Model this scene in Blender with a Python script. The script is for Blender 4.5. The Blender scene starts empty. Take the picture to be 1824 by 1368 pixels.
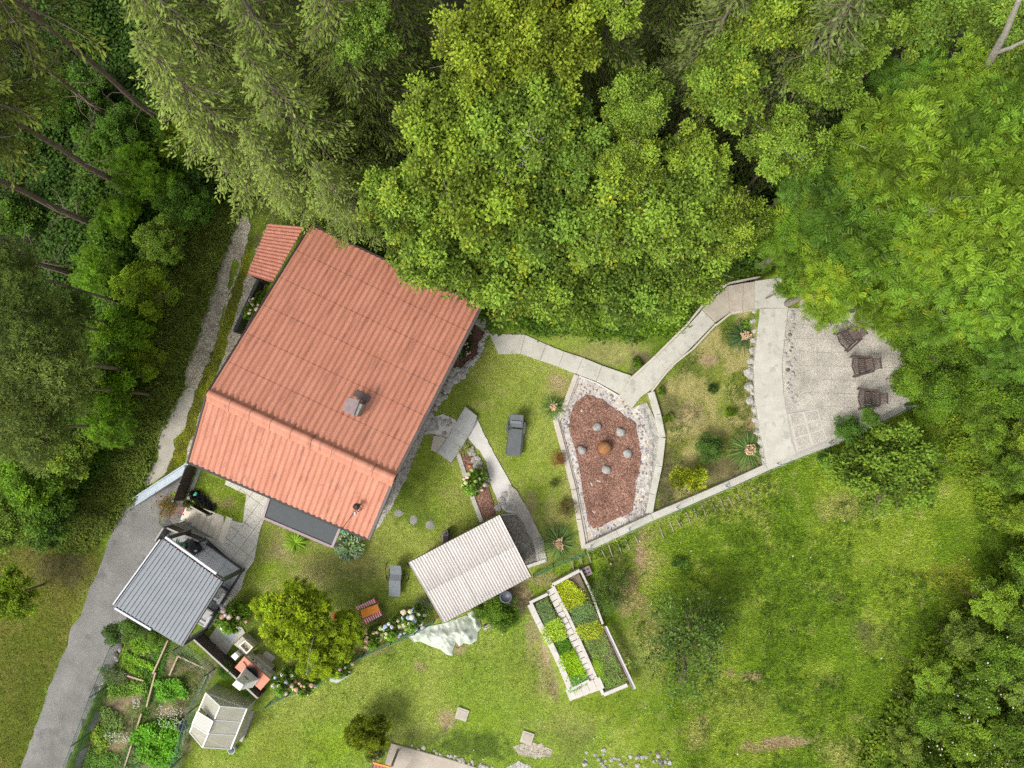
import bpy, bmesh, math, random
import numpy as np
from mathutils import Vector, Matrix, Euler
from mathutils.geometry import delaunay_2d_cdt
random.seed(7); rng = np.random.default_rng(7)
R = math.radians
scene = bpy.context.scene
COL = scene.collection
# ------------------------------------------------------------ camera, world, sun, exposure
CAM_H = 30.8                         # drone height above the lawn (m)
FPX = 1232.0                         # focal length in pixels of an 1824 wide picture
cam_d = bpy.data.cameras.new('camera'); cam = bpy.data.objects.new('camera', cam_d); COL.objects.link(cam)
cam_d.sensor_width = 36; cam_d.lens = 36*FPX/1824; cam_d.clip_end = 2000; cam_d.clip_start = .1
dn = Vector(((935-912)/FPX, -(760-684)/FPX, -1)).normalized()      # the point straight below the drone
CQ = dn.rotation_difference(Vector((0, 0, -1)))
cam.rotation_mode = 'QUATERNION'; cam.rotation_quaternion = CQ; cam.location = (0, 0, CAM_H)
scene.camera = cam
SUN_EL, SUN_AZ = R(50), R(-38)      # elevation; direction the light comes from (angle from +x)
world = bpy.data.worlds.new('World'); scene.world = world; world.use_nodes = True
wn = world.node_tree.nodes; wl = world.node_tree.links
bg = wn['Background']; sky = wn.new('ShaderNodeTexSky'); sky.sky_type = 'NISHITA'; sky.sun_disc = False
SDIR = Vector((-math.cos(SUN_EL)*math.cos(SUN_AZ), math.cos(SUN_EL)*math.sin(SUN_AZ), math.sin(SUN_EL)))   # towards the sun: lower left
sky.sun_elevation = SUN_EL; sky.sun_rotation = math.atan2(SDIR.x, SDIR.y); sky.dust_density = 4; sky.air_density = 1.0
hs = wn.new('ShaderNodeHueSaturation'); hs.inputs['Saturation'].default_value = .22
wl.new(sky.outputs[0], hs.inputs['Color']); wl.new(hs.outputs[0], bg.inputs[0]); bg.inputs[1].default_value = .15
sun_d = bpy.data.lights.new('sun', 'SUN'); sun = bpy.data.objects.new('sun', sun_d); COL.objects.link(sun)
sun_d.energy = 1.7; sun_d.angle = R(20); sun_d.color = (1, .96, .88)
sun.rotation_mode = 'QUATERNION'; sun.rotation_quaternion = SDIR.to_track_quat('Z', 'Y'); sun.location = (-20, -20, 60)
scene.view_settings.view_transform = 'Standard'; scene.view_settings.look = 'None'
scene.view_settings.gamma = 1; scene.view_settings.exposure = .62
cy = scene.cycles; cy.max_bounces = 6; cy.diffuse_bounces = 4; cy.glossy_bounces = 2; cy.transmission_bounces = 4; cy.transparent_max_bounces = 12
cy.use_denoising = False; cy.caustics_reflective = False; cy.caustics_refractive = False
cy.use_adaptive_sampling = True; cy.adaptive_threshold = .012

# ------------------------------------------------------------ picture pixel (1824 x 1368) at a height -> place in the scene
def U(px, py, z=0.0):
    d = CQ @ Vector(((px-912)/FPX, -(py-684)/FPX, -1)); t = (z-CAM_H)/d.z
    return Vector((d.x*t, d.y*t, z))
def UP(pts, z): return [U(a, b, z) for a, b in pts]

# value noise
_tab = np.random.default_rng(3).random((256, 256))
def vnoise(x, y, s=1.0, o=0):
    x = np.asarray(x)*s+o*17.3; y = np.asarray(y)*s+o*31.7
    xi = np.floor(x).astype(int); yi = np.floor(y).astype(int); fx = x-xi; fy = y-yi
    fx = fx*fx*(3-2*fx); fy = fy*fy*(3-2*fy); g = lambda a, b: _tab[a & 255, b & 255]
    return (g(xi, yi)*(1-fx)+g(xi+1, yi)*fx)*(1-fy)+(g(xi, yi+1)*(1-fx)+g(xi+1, yi+1)*fx)*fy
def fbm(x, y, s=1.0, o=0, n=4):
    t = 0; a = .5; w = 0
    for k in range(n): t = t+a*vnoise(x, y, s*2**k, o+k*3); w += a; a *= .5
    return t/w
def inpoly(x, y, poly):
    ins = np.zeros(np.shape(x), bool); n = len(poly)
    for i in range(n):
        x0, y0 = poly[i][0], poly[i][1]; x1, y1 = poly[i-1][0], poly[i-1][1]
        if y0 == y1: continue
        c = ((y0 > y) != (y1 > y)) & (x < (x1-x0)*(y-y0)/(y1-y0)+x0); ins ^= c
    return ins
def distpoly(x, y, poly):
    d = np.full(np.shape(x), 1e9)
    for i in range(len(poly)):
        ax, ay = poly[i-1][0], poly[i-1][1]; bx, by = poly[i][0], poly[i][1]
        L = (bx-ax)**2+(by-ay)**2+1e-9; t = np.clip(((x-ax)*(bx-ax)+(y-ay)*(by-ay))/L, 0, 1)
        d = np.minimum(d, (x-ax-t*(bx-ax))**2+(y-ay-t*(by-ay))**2)
    return np.sqrt(d)

# ------------------------------------------------------------ terrain
STEP = .11
gx = np.arange(-31, 31.01, STEP); gy = np.arange(-22, 27.01, STEP)
XX, YY = np.meshgrid(gx, gy); NX, NY = len(gx), len(gy)
PU = 935+40*XX; PV = 760-40*YY           # nominal lawn-level coordinates, used for broad gradients only
ZZ = np.zeros_like(XX)
def vz(v, a, b, za, zb): return za+(zb-za)*np.clip((v-a)/(b-a), 0, 1)
def region(poly, z, zf=None):
    w = UP(poly, z); m = inpoly(XX, YY, w); ZZ[m] = (zf(PU, PV)[m] if zf else z); return m
region([(-900, -700), (445, 370), (432, 420), (372, 690), (338, 835), (235, 900), (-900, 950)], -.5, lambda u, v: vz(v, 420, 860, 0, -1.05))
region([(-900, 900), (235, 897), (205, 940), (150, 1080), (38, 1368), (-20, 1900), (-900, 1900)], -1.3, lambda u, v: vz(v, 900, 1400, -1.1, -1.75))
region([(235, 897), (342, 828), (338, 880), (326, 925), (345, 960), (330, 1040), (260, 1090), (240, 1130), (188, 1226), (157, 1308), (110, 1420), (0, 1900), (-20, 1900), (38, 1368), (150, 1080), (205, 940)], -1.3, lambda u, v: vz(v, 900, 1400, -1.15, -1.7))
region([(250, 1085), (332, 1142), (385, 1192), (345, 1262), (320, 1400), (280, 1900), (0, 1900), (130, 1400), (188, 1226), (222, 1140)], -.85)
region([(470, 1262), (560, 1225), (625, 1190), (700, 1150), (770, 1112), (800, 1105), (945, 1028), (1045, 984), (1366, 841), (1612, 728), (2400, 420), (2400, 1900), (280, 1900), (320, 1400), (345, 1262)], -.45,
       lambda u, v: -.45-1.0*np.clip((u-900)/1100, 0, 1))
region([(1346, 498), (1343, 653), (1362, 800), (1367, 828), (1480, 786), (1615, 718), (2400, 400), (2400, 200), (1900, 300), (1400, 470)], .75)
region([(318, 892), (348, 886), (416, 916), (408, 974), (366, 974), (296, 940)], -1.45)
for _ in range(2):                       # soften the banks
    ZZ[1:-1, 1:-1] = (ZZ[1:-1, 1:-1]*2+ZZ[:-2, 1:-1]+ZZ[2:, 1:-1]+ZZ[1:-1, :-2]+ZZ[1:-1, 2:])/6
ZN = (fbm(XX, YY, .35, 2)-.5)*.10
ZF = ZZ.copy()
def TZ(x, y, Z=None):
    Z = ZF if Z is None else Z
    fx = np.clip((np.asarray(x)-gx[0])/STEP, 0, NX-1.001); fy = np.clip((np.asarray(y)-gy[0])/STEP, 0, NY-1.001)
    i = fx.astype(int); j = fy.astype(int); a = fx-i; b = fy-j
    return (Z[j, i]*(1-a)+Z[j, i+1]*a)*(1-b)+(Z[j+1, i]*(1-a)+Z[j+1, i+1]*a)*b
def G(px, py, dz=0.0):
    z = 0.0
    for _ in range(6):
        p = U(px, py, z+dz); z = float(TZ(p.x, p.y))
    return U(px, py, z+dz)

# ------------------------------------------------------------ materials
MATS = {}
def _nt(name):
    m = bpy.data.materials.new(name); m.use_nodes = True; n = m.node_tree.nodes; l = m.node_tree.links
    return m, n, l, n['Principled BSDF']
def M(name, c, c2=None, rough=.85, var=.14, scale=6.0, bump=.25, bs=None, bd=.01, metal=0.0, spec=.3, stretch=None, spots=None, alpha=None, detail=5):
    """plain surface: two tones of noise, a finer grain, optional spots and relief"""
    if name in MATS: return MATS[name]
    m, n, l, P = _nt(name)
    geo = n.new('ShaderNodeNewGeometry'); mp = n.new('ShaderNodeMapping'); mp.vector_type = 'TEXTURE'; l.new(geo.outputs['Position'], mp.inputs[0])
    if stretch: mp.inputs['Rotation'].default_value = (0, 0, stretch[0]); mp.inputs['Scale'].default_value = (stretch[1], stretch[2], 1)
    t = n.new('ShaderNodeTexNoise'); t.inputs['Scale'].default_value = scale; t.inputs['Detail'].default_value = detail; t.inputs['Roughness'].default_value = .65
    l.new(mp.outputs[0], t.inputs['Vector'])
    cr = n.new('ShaderNodeValToRGB'); l.new(t.outputs['Fac'], cr.inputs[0])
    d = c2 or tuple(x*(1+var) for x in c); a = c if c2 else tuple(x*(1-var) for x in c)
    cr.color_ramp.elements[0].position = .36; cr.color_ramp.elements[1].position = .64
    cr.color_ramp.elements[0].color = (*a, 1); cr.color_ramp.elements[1].color = (*d, 1)
    g = n.new('ShaderNodeTexNoise'); g.inputs['Scale'].default_value = bs or scale*7; g.inputs['Detail'].default_value = 3; l.new(geo.outputs['Position'], g.inputs['Vector'])
    mr = n.new('ShaderNodeMapRange'); mr.inputs[1].default_value = .25; mr.inputs[2].default_value = .75; mr.inputs[3].default_value = 1-var*.8; mr.inputs[4].default_value = 1+var*.8
    l.new(g.outputs['Fac'], mr.inputs[0])
    mx = n.new('ShaderNodeMix'); mx.data_type = 'RGBA'; mx.blend_type = 'MULTIPLY'; mx.inputs[0].default_value = 1
    l.new(cr.outputs[0], mx.inputs[6]); l.new(mr.outputs[0], mx.inputs[7]); out = mx.outputs[2]
    if spots:      # (colour, scale, threshold, strength)
        s = n.new('ShaderNodeTexNoise'); s.inputs['Scale'].default_value = spots[1]; s.inputs['Detail'].default_value = 4; l.new(mp.outputs[0], s.inputs['Vector'])
        sr = n.new('ShaderNodeMapRange'); sr.inputs[1].default_value = spots[2]; sr.inputs[2].default_value = spots[2]+.08; sr.inputs[4].default_value = spots[3]; l.new(s.outputs['Fac'], sr.inputs[0])
        m2 = n.new('ShaderNodeMix'); m2.data_type = 'RGBA'; l.new(sr.outputs[0], m2.inputs[0]); l.new(out, m2.inputs[6]); m2.inputs[7].default_value = (*spots[0], 1); out = m2.outputs[2]
    l.new(out, P.inputs['Base Color'])
    P.inputs['Roughness'].default_value = rough; P.inputs['Metallic'].default_value = metal; P.inputs['Specular IOR Level'].default_value = spec
    if alpha: P.inputs['Alpha'].default_value = alpha
    if bump:
        b = n.new('ShaderNodeBump'); b.inputs['Strength'].default_value = bump; b.inputs['Distance'].default_value = bd*2
        l.new(g.outputs['Fac'], b.inputs['Height']); l.new(b.outputs[0], P.inputs['Normal'])
    MATS[name] = m; return m
def speckle(name, cols, scale, bump=.6, rough=.9):
    """loose pebbles or chips: cells of several tones with relief"""
    m, n, l, P = _nt(name)
    geo = n.new('ShaderNodeNewGeometry'); v = n.new('ShaderNodeTexVoronoi'); v.inputs['Scale'].default_value = scale; l.new(geo.outputs['Position'], v.inputs['Vector'])
    sep = n.new('ShaderNodeSeparateColor'); l.new(v.outputs['Color'], sep.inputs[0])
    cr = n.new('ShaderNodeValToRGB'); cr.color_ramp.interpolation = 'CONSTANT'; l.new(sep.outputs[0], cr.inputs[0])
    e = cr.color_ramp.elements
    while len(e) < len(cols): e.new(.5)
    for i, c in enumerate(cols): e[i].position = i/len(cols); e[i].color = (*c, 1)
    t = n.new('ShaderNodeTexNoise'); t.inputs['Scale'].default_value = 1.3; t.inputs['Detail'].default_value = 4; l.new(geo.outputs['Position'], t.inputs['Vector'])
    mr = n.new('ShaderNodeMapRange'); mr.inputs[1].default_value = .3; mr.inputs[2].default_value = .7; mr.inputs[3].default_value = .78; mr.inputs[4].default_value = 1.2; l.new(t.outputs['Fac'], mr.inputs[0])
    mx = n.new('ShaderNodeMix'); mx.data_type = 'RGBA'; mx.blend_type = 'MULTIPLY'; mx.inputs[0].default_value = 1; l.new(cr.outputs[0], mx.inputs[6]); l.new(mr.outputs[0], mx.inputs[7])
    l.new(mx.outputs[2], P.inputs['Base Color']); P.inputs['Roughness'].default_value = rough; P.inputs['Specular IOR Level'].default_value = .2
    b = n.new('ShaderNodeBump'); b.invert = True; b.inputs['Strength'].default_value = bump; b.inputs['Distance'].default_value = .03; l.new(v.outputs['Distance'], b.inputs['Height']); l.new(b.outputs[0], P.inputs['Normal'])
    MATS[name] = m; return m
def leafmat(name, trans=.3, rough=.55, attr='v'):
    """leaves: the plant's own colour, varied leaf by leaf, some turned yellow"""
    m, n, l, P = _nt(name)
    oi = n.new('ShaderNodeObjectInfo'); a = n.new('ShaderNodeAttribute'); a.attribute_name = 'v'; y = n.new('ShaderNodeAttribute'); y.attribute_name = 'y'
    mr = n.new('ShaderNodeMapRange'); mr.inputs[3].default_value = .40; mr.inputs[4].default_value = 1.70; l.new(a.outputs['Fac'], mr.inputs[0])
    mx = n.new('ShaderNodeMix'); mx.data_type = 'RGBA'; mx.blend_type = 'MULTIPLY'; mx.inputs[0].default_value = 1; l.new(oi.outputs['Color'], mx.inputs[6]); l.new(mr.outputs[0], mx.inputs[7])
    yl = n.new('ShaderNodeMix'); yl.data_type = 'RGBA'; yl.blend_type = 'MULTIPLY'; l.new(y.outputs['Fac'], yl.inputs[0]); l.new(mx.outputs[2], yl.inputs[6]); yl.inputs[7].default_value = (1.7, 1.2, .8, 1)
    l.new(yl.outputs[2], P.inputs['Base Color']); P.inputs['Roughness'].default_value = rough; P.inputs['Specular IOR Level'].default_value = .16
    tr = n.new('ShaderNodeBsdfTranslucent'); l.new(yl.outputs[2], tr.inputs[0]); ms = n.new('ShaderNodeMixShader'); ms.inputs[0].default_value = trans
    l.new(P.outputs[0], ms.inputs[1]); l.new(tr.outputs[0], ms.inputs[2]); l.new(ms.outputs[0], n['Material Output'].inputs[0])
    MATS[name] = m; return m
def colmat(name, fine=30, bump=.5, trans=0):
    """ground cover whose colour varies from place to place, painted shade included"""
    m, n, l, P = _nt(name)
    a = n.new('ShaderNodeAttribute'); a.attribute_name = 'col'; geo = n.new('ShaderNodeNewGeometry'); out = a.outputs['Color']
    if fine:
        cur = out
        for sc, lo, hi in ((fine, .55, 1.5), (fine*.22, .75, 1.28), (fine*2.7, .7, 1.3)):
            t = n.new('ShaderNodeTexNoise'); t.inputs['Scale'].default_value = sc; t.inputs['Detail'].default_value = 4; t.inputs['Roughness'].default_value = .7; l.new(geo.outputs['Position'], t.inputs['Vector'])
            mr = n.new('ShaderNodeMapRange'); mr.inputs[1].default_value = .3; mr.inputs[2].default_value = .7; mr.inputs[3].default_value = lo; mr.inputs[4].default_value = hi; l.new(t.outputs['Fac'], mr.inputs[0])
            mx = n.new('ShaderNodeMix'); mx.data_type = 'RGBA'; mx.blend_type = 'MULTIPLY'; mx.inputs[0].default_value = 1; l.new(cur, mx.inputs[6]); l.new(mr.outputs[0], mx.inputs[7]); cur = mx.outputs[2]
        out = cur
        b = n.new('ShaderNodeBump'); b.inputs['Strength'].default_value = bump; b.inputs['Distance'].default_value = .04; l.new(t.outputs['Fac'], b.inputs['Height']); l.new(b.outputs[0], P.inputs['Normal'])
    l.new(out, P.inputs['Base Color']); P.inputs['Roughness'].default_value = .9; P.inputs['Specular IOR Level'].default_value = .15
    MATS[name] = m; return m

# ------------------------------------------------------------ object helpers
ORG = {}
def tag(o, label=None, cat=None, group=None, kind=None):
    if label: o['label'] = label
    if cat: o['category'] = cat
    if group: o['group'] = group
    if kind: o['kind'] = kind
    return o
def thing(name, label, cat, loc, group=None, kind=None):
    o = bpy.data.objects.new(name, None); COL.objects.link(o); o.location = loc; o.empty_display_size = .3
    ORG[o.name] = Vector(loc); return tag(o, label, cat, group, kind)
def link(name, me, parent=None, loc=None):
    o = bpy.data.objects.new(name, me); COL.objects.link(o)
    if parent is not None:
        o.parent = parent; ORG[o.name] = ORG[parent.name]
    else:
        o.location = loc or (0, 0, 0); ORG[o.name] = Vector(o.location)
    return o
def mesh(name, V, F, mat, parent=None, smooth=False, loc=None):
    V = [Vector(v) for v in V]
    if parent is not None: org = ORG[parent.name]
    elif loc is not None: org = Vector(loc)
    else: org = Vector((sum(v.x for v in V)/len(V), sum(v.y for v in V)/len(V), min(v.z for v in V)))
    me = bpy.data.meshes.new(name); me.from_pydata([tuple(v-org) for v in V], [], F)
    if mat: me.materials.append(mat)
    if smooth:
        for p in me.polygons: p.use_smooth = True
    me.validate(); me.update()
    return link(name, me, parent, org)
def npmesh(name, V, T, mat, parent=None, attrs=None, quads=False, loc=None):
    """big triangle meshes from numpy arrays"""
    org = ORG[parent.name] if parent is not None else Vector(loc or (0, 0, 0))
    me = bpy.data.meshes.new(name); k = T.shape[1]
    me.vertices.add(len(V)); me.vertices.foreach_set('co', (V-np.array(org)).astype(np.float32).ravel())
    me.loops.add(T.size); me.loops.foreach_set('vertex_index', T.astype(np.int32).ravel())
    me.polygons.add(len(T)); me.polygons.foreach_set('loop_start', np.arange(0, T.size, k, dtype=np.int32)); me.polygons.foreach_set('loop_total', np.full(len(T), k, np.int32))
    for nm, (ty, dom, arr) in (attrs or {}).items():
        at = me.attributes.new(nm, ty, dom); at.data.foreach_set('value' if ty == 'FLOAT' else 'color', np.asarray(arr, np.float32).ravel())
    me.materials.append(mat); me.update(calc_edges=True); me.validate()
    return me if name.startswith('_') else link(name, me, parent, org)
class MB:
    """collects shapes in scene coordinates and links them as one mesh"""
    def __init__(s): s.V = []; s.F = []
    def add(s, V, F):
        b = len(s.V); s.V += [Vector(v) for v in V]; s.F += [tuple(i+b for i in f) for f in F]; return s
    def box(s, c, size, rz=0, tilt=None):
        m = Matrix.Rotation(rz, 3, 'Z') @ (tilt or Matrix.Identity(3)); x, y, z = [q/2 for q in size]
        V = [Vector(c)+m @ Vector((a*x, b*y, d*z)) for a in (-1, 1) for b in (-1, 1) for d in (-1, 1)]
        return s.add(V, [(0, 1, 3, 2), (4, 6, 7, 5), (0, 4, 5, 1), (2, 3, 7, 6), (0, 2, 6, 4), (1, 5, 7, 3)])
    def bar(s, a, b, w, h, up=(0, 0, 1)):
        a = Vector(a); b = Vector(b); d = (b-a).normalized(); u = Vector(up); sd = d.cross(u)
        sd = sd.normalized() if sd.length > 1e-4 else Vector((1, 0, 0)); u = sd.cross(d).normalized()
        V = [p+sd*(i*w/2)+u*(j*h/2) for p in (a, b) for i, j in ((-1, -1), (1, -1), (1, 1), (-1, 1))]
        return s.add(V, [(3, 2, 1, 0), (4, 5, 6, 7), (0, 1, 5, 4), (1, 2, 6, 5), (2, 3, 7, 6), (3, 0, 4, 7)])
    def prism(s, pts, z0, z1, ch=0):
        """flat slab over a polygon, from z0 up to z1 (numbers, or one height for each corner), upper edges chamfered by ch"""
        pts = [Vector((p[0], p[1], 0)) for p in pts]; n = len(pts)
        ar = sum(pts[i-1].x*pts[i].y-pts[i].x*pts[i-1].y for i in range(n))
        Z0 = list(z0) if hasattr(z0, '__len__') else [z0]*n; Z1 = list(z1) if hasattr(z1, '__len__') else [z1]*n
        if ar < 0: pts = pts[::-1]; Z0 = Z0[::-1]; Z1 = Z1[::-1]
        V = [(p.x, p.y, z) for p, z in zip(pts, Z0)]+[(p.x, p.y, z-ch) for p, z in zip(pts, Z1)]
        F = [tuple(range(n))[::-1]]+[(i, (i+1) % n, n+(i+1) % n, n+i) for i in range(n)]
        if ch:
            for i in range(n):
                a = (pts[i]-pts[i-1]).normalized(); b = (pts[(i+1) % n]-pts[i]).normalized()
                q = Vector((-a.y-b.y, a.x+b.x, 0)); q = q.normalized()*ch*1.2 if q.length > .1 else q; V.append((pts[i].x+q.x, pts[i].y+q.y, Z1[i]))
            F += [(n+i, n+(i+1) % n, 2*n+(i+1) % n, 2*n+i) for i in range(n)]; F.append(tuple(range(2*n, 3*n)))
        else: F.append(tuple(range(n, 2*n)))
        return s.add(V, F)
    def tube(s, pts, r, seg=6, cap=True):
        pts = [Vector(p) for p in pts]; n = len(pts); rr = r if hasattr(r, '__len__') else [r]*n; V = []; F = []
        for i, p in enumerate(pts):
            d = (pts[min(i+1, n-1)]-pts[max(i-1, 0)]).normalized(); a = d.cross(Vector((.31, .2, .93))).normalized(); b = d.cross(a)
            V += [p+(a*math.cos(2*math.pi*k/seg)+b*math.sin(2*math.pi*k/seg))*rr[i] for k in range(seg)]
        for i in range(n-1): F += [(i*seg+k, i*seg+(k+1) % seg, (i+1)*seg+(k+1) % seg, (i+1)*seg+k) for k in range(seg)]
        if cap: F += [tuple(range(seg))[::-1], tuple((n-1)*seg+k for k in range(seg))]
        return s.add(V, F)
    def lathe(s, c, prof, seg=16):
        """prof: (radius, height) from the bottom up, around a vertical axis at c"""
        c = Vector(c); V = []; n = len(prof)
        for r_, h in prof: V += [c+Vector((r_*math.cos(2*math.pi*k/seg), r_*math.sin(2*math.pi*k/seg), h)) for k in range(seg)]
        F = [(i*seg+k, i*seg+(k+1) % seg, (i+1)*seg+(k+1) % seg, (i+1)*seg+k) for i in range(n-1) for k in range(seg)]
        F += [tuple(range(seg))[::-1], tuple((n-1)*seg+k for k in range(seg))]; return s.add(V, F)
    def ball(s, c, r, seed=0, rough=.12, sub=2, flat=1.0):
        bm = bmesh.new(); bmesh.ops.create_icosphere(bm, subdivisions=sub, radius=1); rd = random.Random(seed); ph = [rd.uniform(0, 6) for _ in range(6)]
        sx, sy, sz = (r, r, r) if not hasattr(r, '__len__') else r; V = []
        for v in bm.verts:
            q = v.co; k = 1+rough*(math.sin(3.1*q.x+ph[0])*math.cos(2.7*q.y+ph[1])+.6*math.sin(5.3*q.z+ph[2]+4*q.x)+.4*math.sin(8*q.y+ph[3]-5*q.x))
            V.append((c[0]+q.x*sx*k, c[1]+q.y*sy*k, c[2]+q.z*sz*k*flat))
        F = [tuple(x.index for x in f.verts) for f in bm.faces]; bm.free(); return s.add(V, F)
    def build(s, name, mat, parent=None, smooth=False, loc=None): return mesh(name, s.V, s.F, mat, parent, smooth, loc)
def copy_tree(o, parent=None):
    c = o.copy(); COL.objects.link(c); c.parent = parent
    ORG[c.name] = ORG.get(o.name, Vector())
    for ch in [x for x in o.children]: copy_tree(ch, c)
    return c
ORD = ['first', 'second', 'third', 'fourth', 'fifth', 'sixth', 'seventh', 'eighth', 'ninth', 'tenth', 'eleventh', 'twelfth', 'thirteenth', 'fourteenth', 'fifteenth', 'sixteenth', 'seventeenth', 'eighteenth', 'nineteenth', 'twentieth']
EXCL = []           # paved or built ground: no grass grows here (scene polygons)
def jitter(poly, step, amp, seed=0):
    rd = random.Random(seed); out = []
    for i in range(len(poly)):
        a = Vector(poly[i-1]); b = Vector(poly[i]); n = max(1, int((b-a).length/step))
        for k in range(n): q = a.lerp(b, k/n); out.append((q.x+rd.uniform(-amp, amp), q.y+rd.uniform(-amp, amp)))
    return out
def sheet(name, poly, mat, dz=.02, jit=None, kind='structure', parent=None, seed=1, excl=True, rough=0.0, flatz=None, cell=.5):
    """a surface that follows the ground inside an outline given in picture pixels"""
    if jit: poly = jitter(poly, jit[0], jit[1], seed)
    W = [(U(a, b, flatz) if flatz is not None else G(a, b)) for a, b in poly]
    if excl: EXCL.append([(w.x, w.y) for w in W])
    pts = [Vector((w.x, w.y)) for w in W]; n = len(pts)
    x0, x1 = min(p.x for p in pts), max(p.x for p in pts); y0, y1 = min(p.y for p in pts), max(p.y for p in pts)
    ax, ay = np.meshgrid(np.arange(x0+.13, x1, cell), np.arange(y0+.11, y1, cell)); k = inpoly(ax, ay, pts) & (distpoly(ax, ay, pts) > .08)
    allp = pts+[Vector((float(a), float(b))) for a, b in zip(ax[k], ay[k])]
    v, e, f, _, _, _ = delaunay_2d_cdt(allp, [(i, (i+1) % n) for i in range(n)], [], 1, 1e-5)
    rd = random.Random(seed)
    zs = [(flatz if flatz is not None else float(TZ(p.x, p.y)))+dz+(rd.uniform(-rough, rough) if rough else 0) for p in v]
    o = mesh(name, [(p.x, p.y, z) for p, z in zip(v, zs)], [tuple(q) for q in f], mat, parent, smooth=bool(rough))
    if o.data.polygons and sum(p.normal.z for p in o.data.polygons) < 0: o.data.flip_normals()
    if parent is None: o['kind'] = kind
    return o
def clip(poly, p, nrm):
    out = []
    for i in range(len(poly)):
        a, b = poly[i-1], poly[i]; da = (a-p).dot(nrm); db = (b-p).dot(nrm)
        if da >= 0: out.append(a)
        if (da >= 0) != (db >= 0): out.append(a.lerp(b, da/(da-db)))
    return out
def pave(name, poly, z, ang, sx, sy, mat, parent, gap=.012, th=.05, off=(0, 0), ch=.006, wob=.004, amin=.02, brick=0, org=None):
    """single flags laid in a grid inside an outline (scene polygon); every flag is a part"""
    P = [Vector((p[0], p[1])) for p in poly]; c = org or sum(P, Vector((0, 0)))/len(P); ux = Vector((math.cos(ang), math.sin(ang))); uy = Vector((-ux.y, ux.x)); n = 0
    e = [((p-c).dot(ux), (p-c).dot(uy)) for p in P]; i0, i1 = int(min(a for a, b in e)//sx)-1, int(max(a for a, b in e)//sx)+2; j0, j1 = int(min(b for a, b in e)//sy)-1, int(max(b for a, b in e)//sy)+2
    rd = random.Random(int(sx*1000+len(P)))
    for j in range(j0, j1):
        for i in range(i0, i1):
            o = c+ux*(i*sx+off[0]+(brick*sx if j % 2 else 0))+uy*(j*sy+off[1]); q = P
            for p, nn in ((o+ux*gap/2, ux), (o+ux*(sx-gap/2), -ux), (o+uy*gap/2, uy), (o+uy*(sy-gap/2), -uy)): q = clip(q, p, nn) if len(q) > 2 else []
            q = [v for k, v in enumerate(q) if (v-q[k-1]).length > .01]
            if len(q) < 3: continue
            ar = abs(sum(q[k-1].x*q[k].y-q[k].x*q[k-1].y for k in range(len(q))))/2
            if ar < amin: continue
            h = z+rd.uniform(-wob, wob); MB().prism(q, h-th, h, ch if len(q) == 4 and ar > sx*sy*.9*((1-gap/sx)*(1-gap/sy)) else 0).build(name, mat, parent); n += 1
    return n

# ------------------------------------------------------------ leaves
def leaves(C, A, N, L, W, fold=.25):
    """folded leaf blades: C base points, A axes, N normals, L lengths, W widths -> vertices, triangles"""
    A = A/np.linalg.norm(A, axis=1, keepdims=True); S = np.cross(A, N); S /= np.linalg.norm(S, axis=1, keepdims=True)+1e-9; Nn = np.cross(S, A)
    L = np.broadcast_to(L, len(C))[:, None]; W = np.broadcast_to(W, len(C))[:, None]
    m = C+A*L*.45-Nn*W*fold*.0; V = np.stack([C, m+S*W*.5+Nn*W*fold, C+A*L-Nn*L*.08, m-S*W*.5+Nn*W*fold], 1).reshape(-1, 3)
    i = np.arange(len(C))[:, None]*4; T = np.concatenate([i+[0, 1, 2], i+[0, 2, 3]], 1).reshape(-1, 3); return V, T
def rnd_dirs(n, zmin=-1, zmax=1):
    z = rng.uniform(zmin, zmax, n); a = rng.uniform(0, 2*np.pi, n); r = np.sqrt(1-z*z); return np.stack([r*np.cos(a), r*np.sin(a), z], 1)
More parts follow.
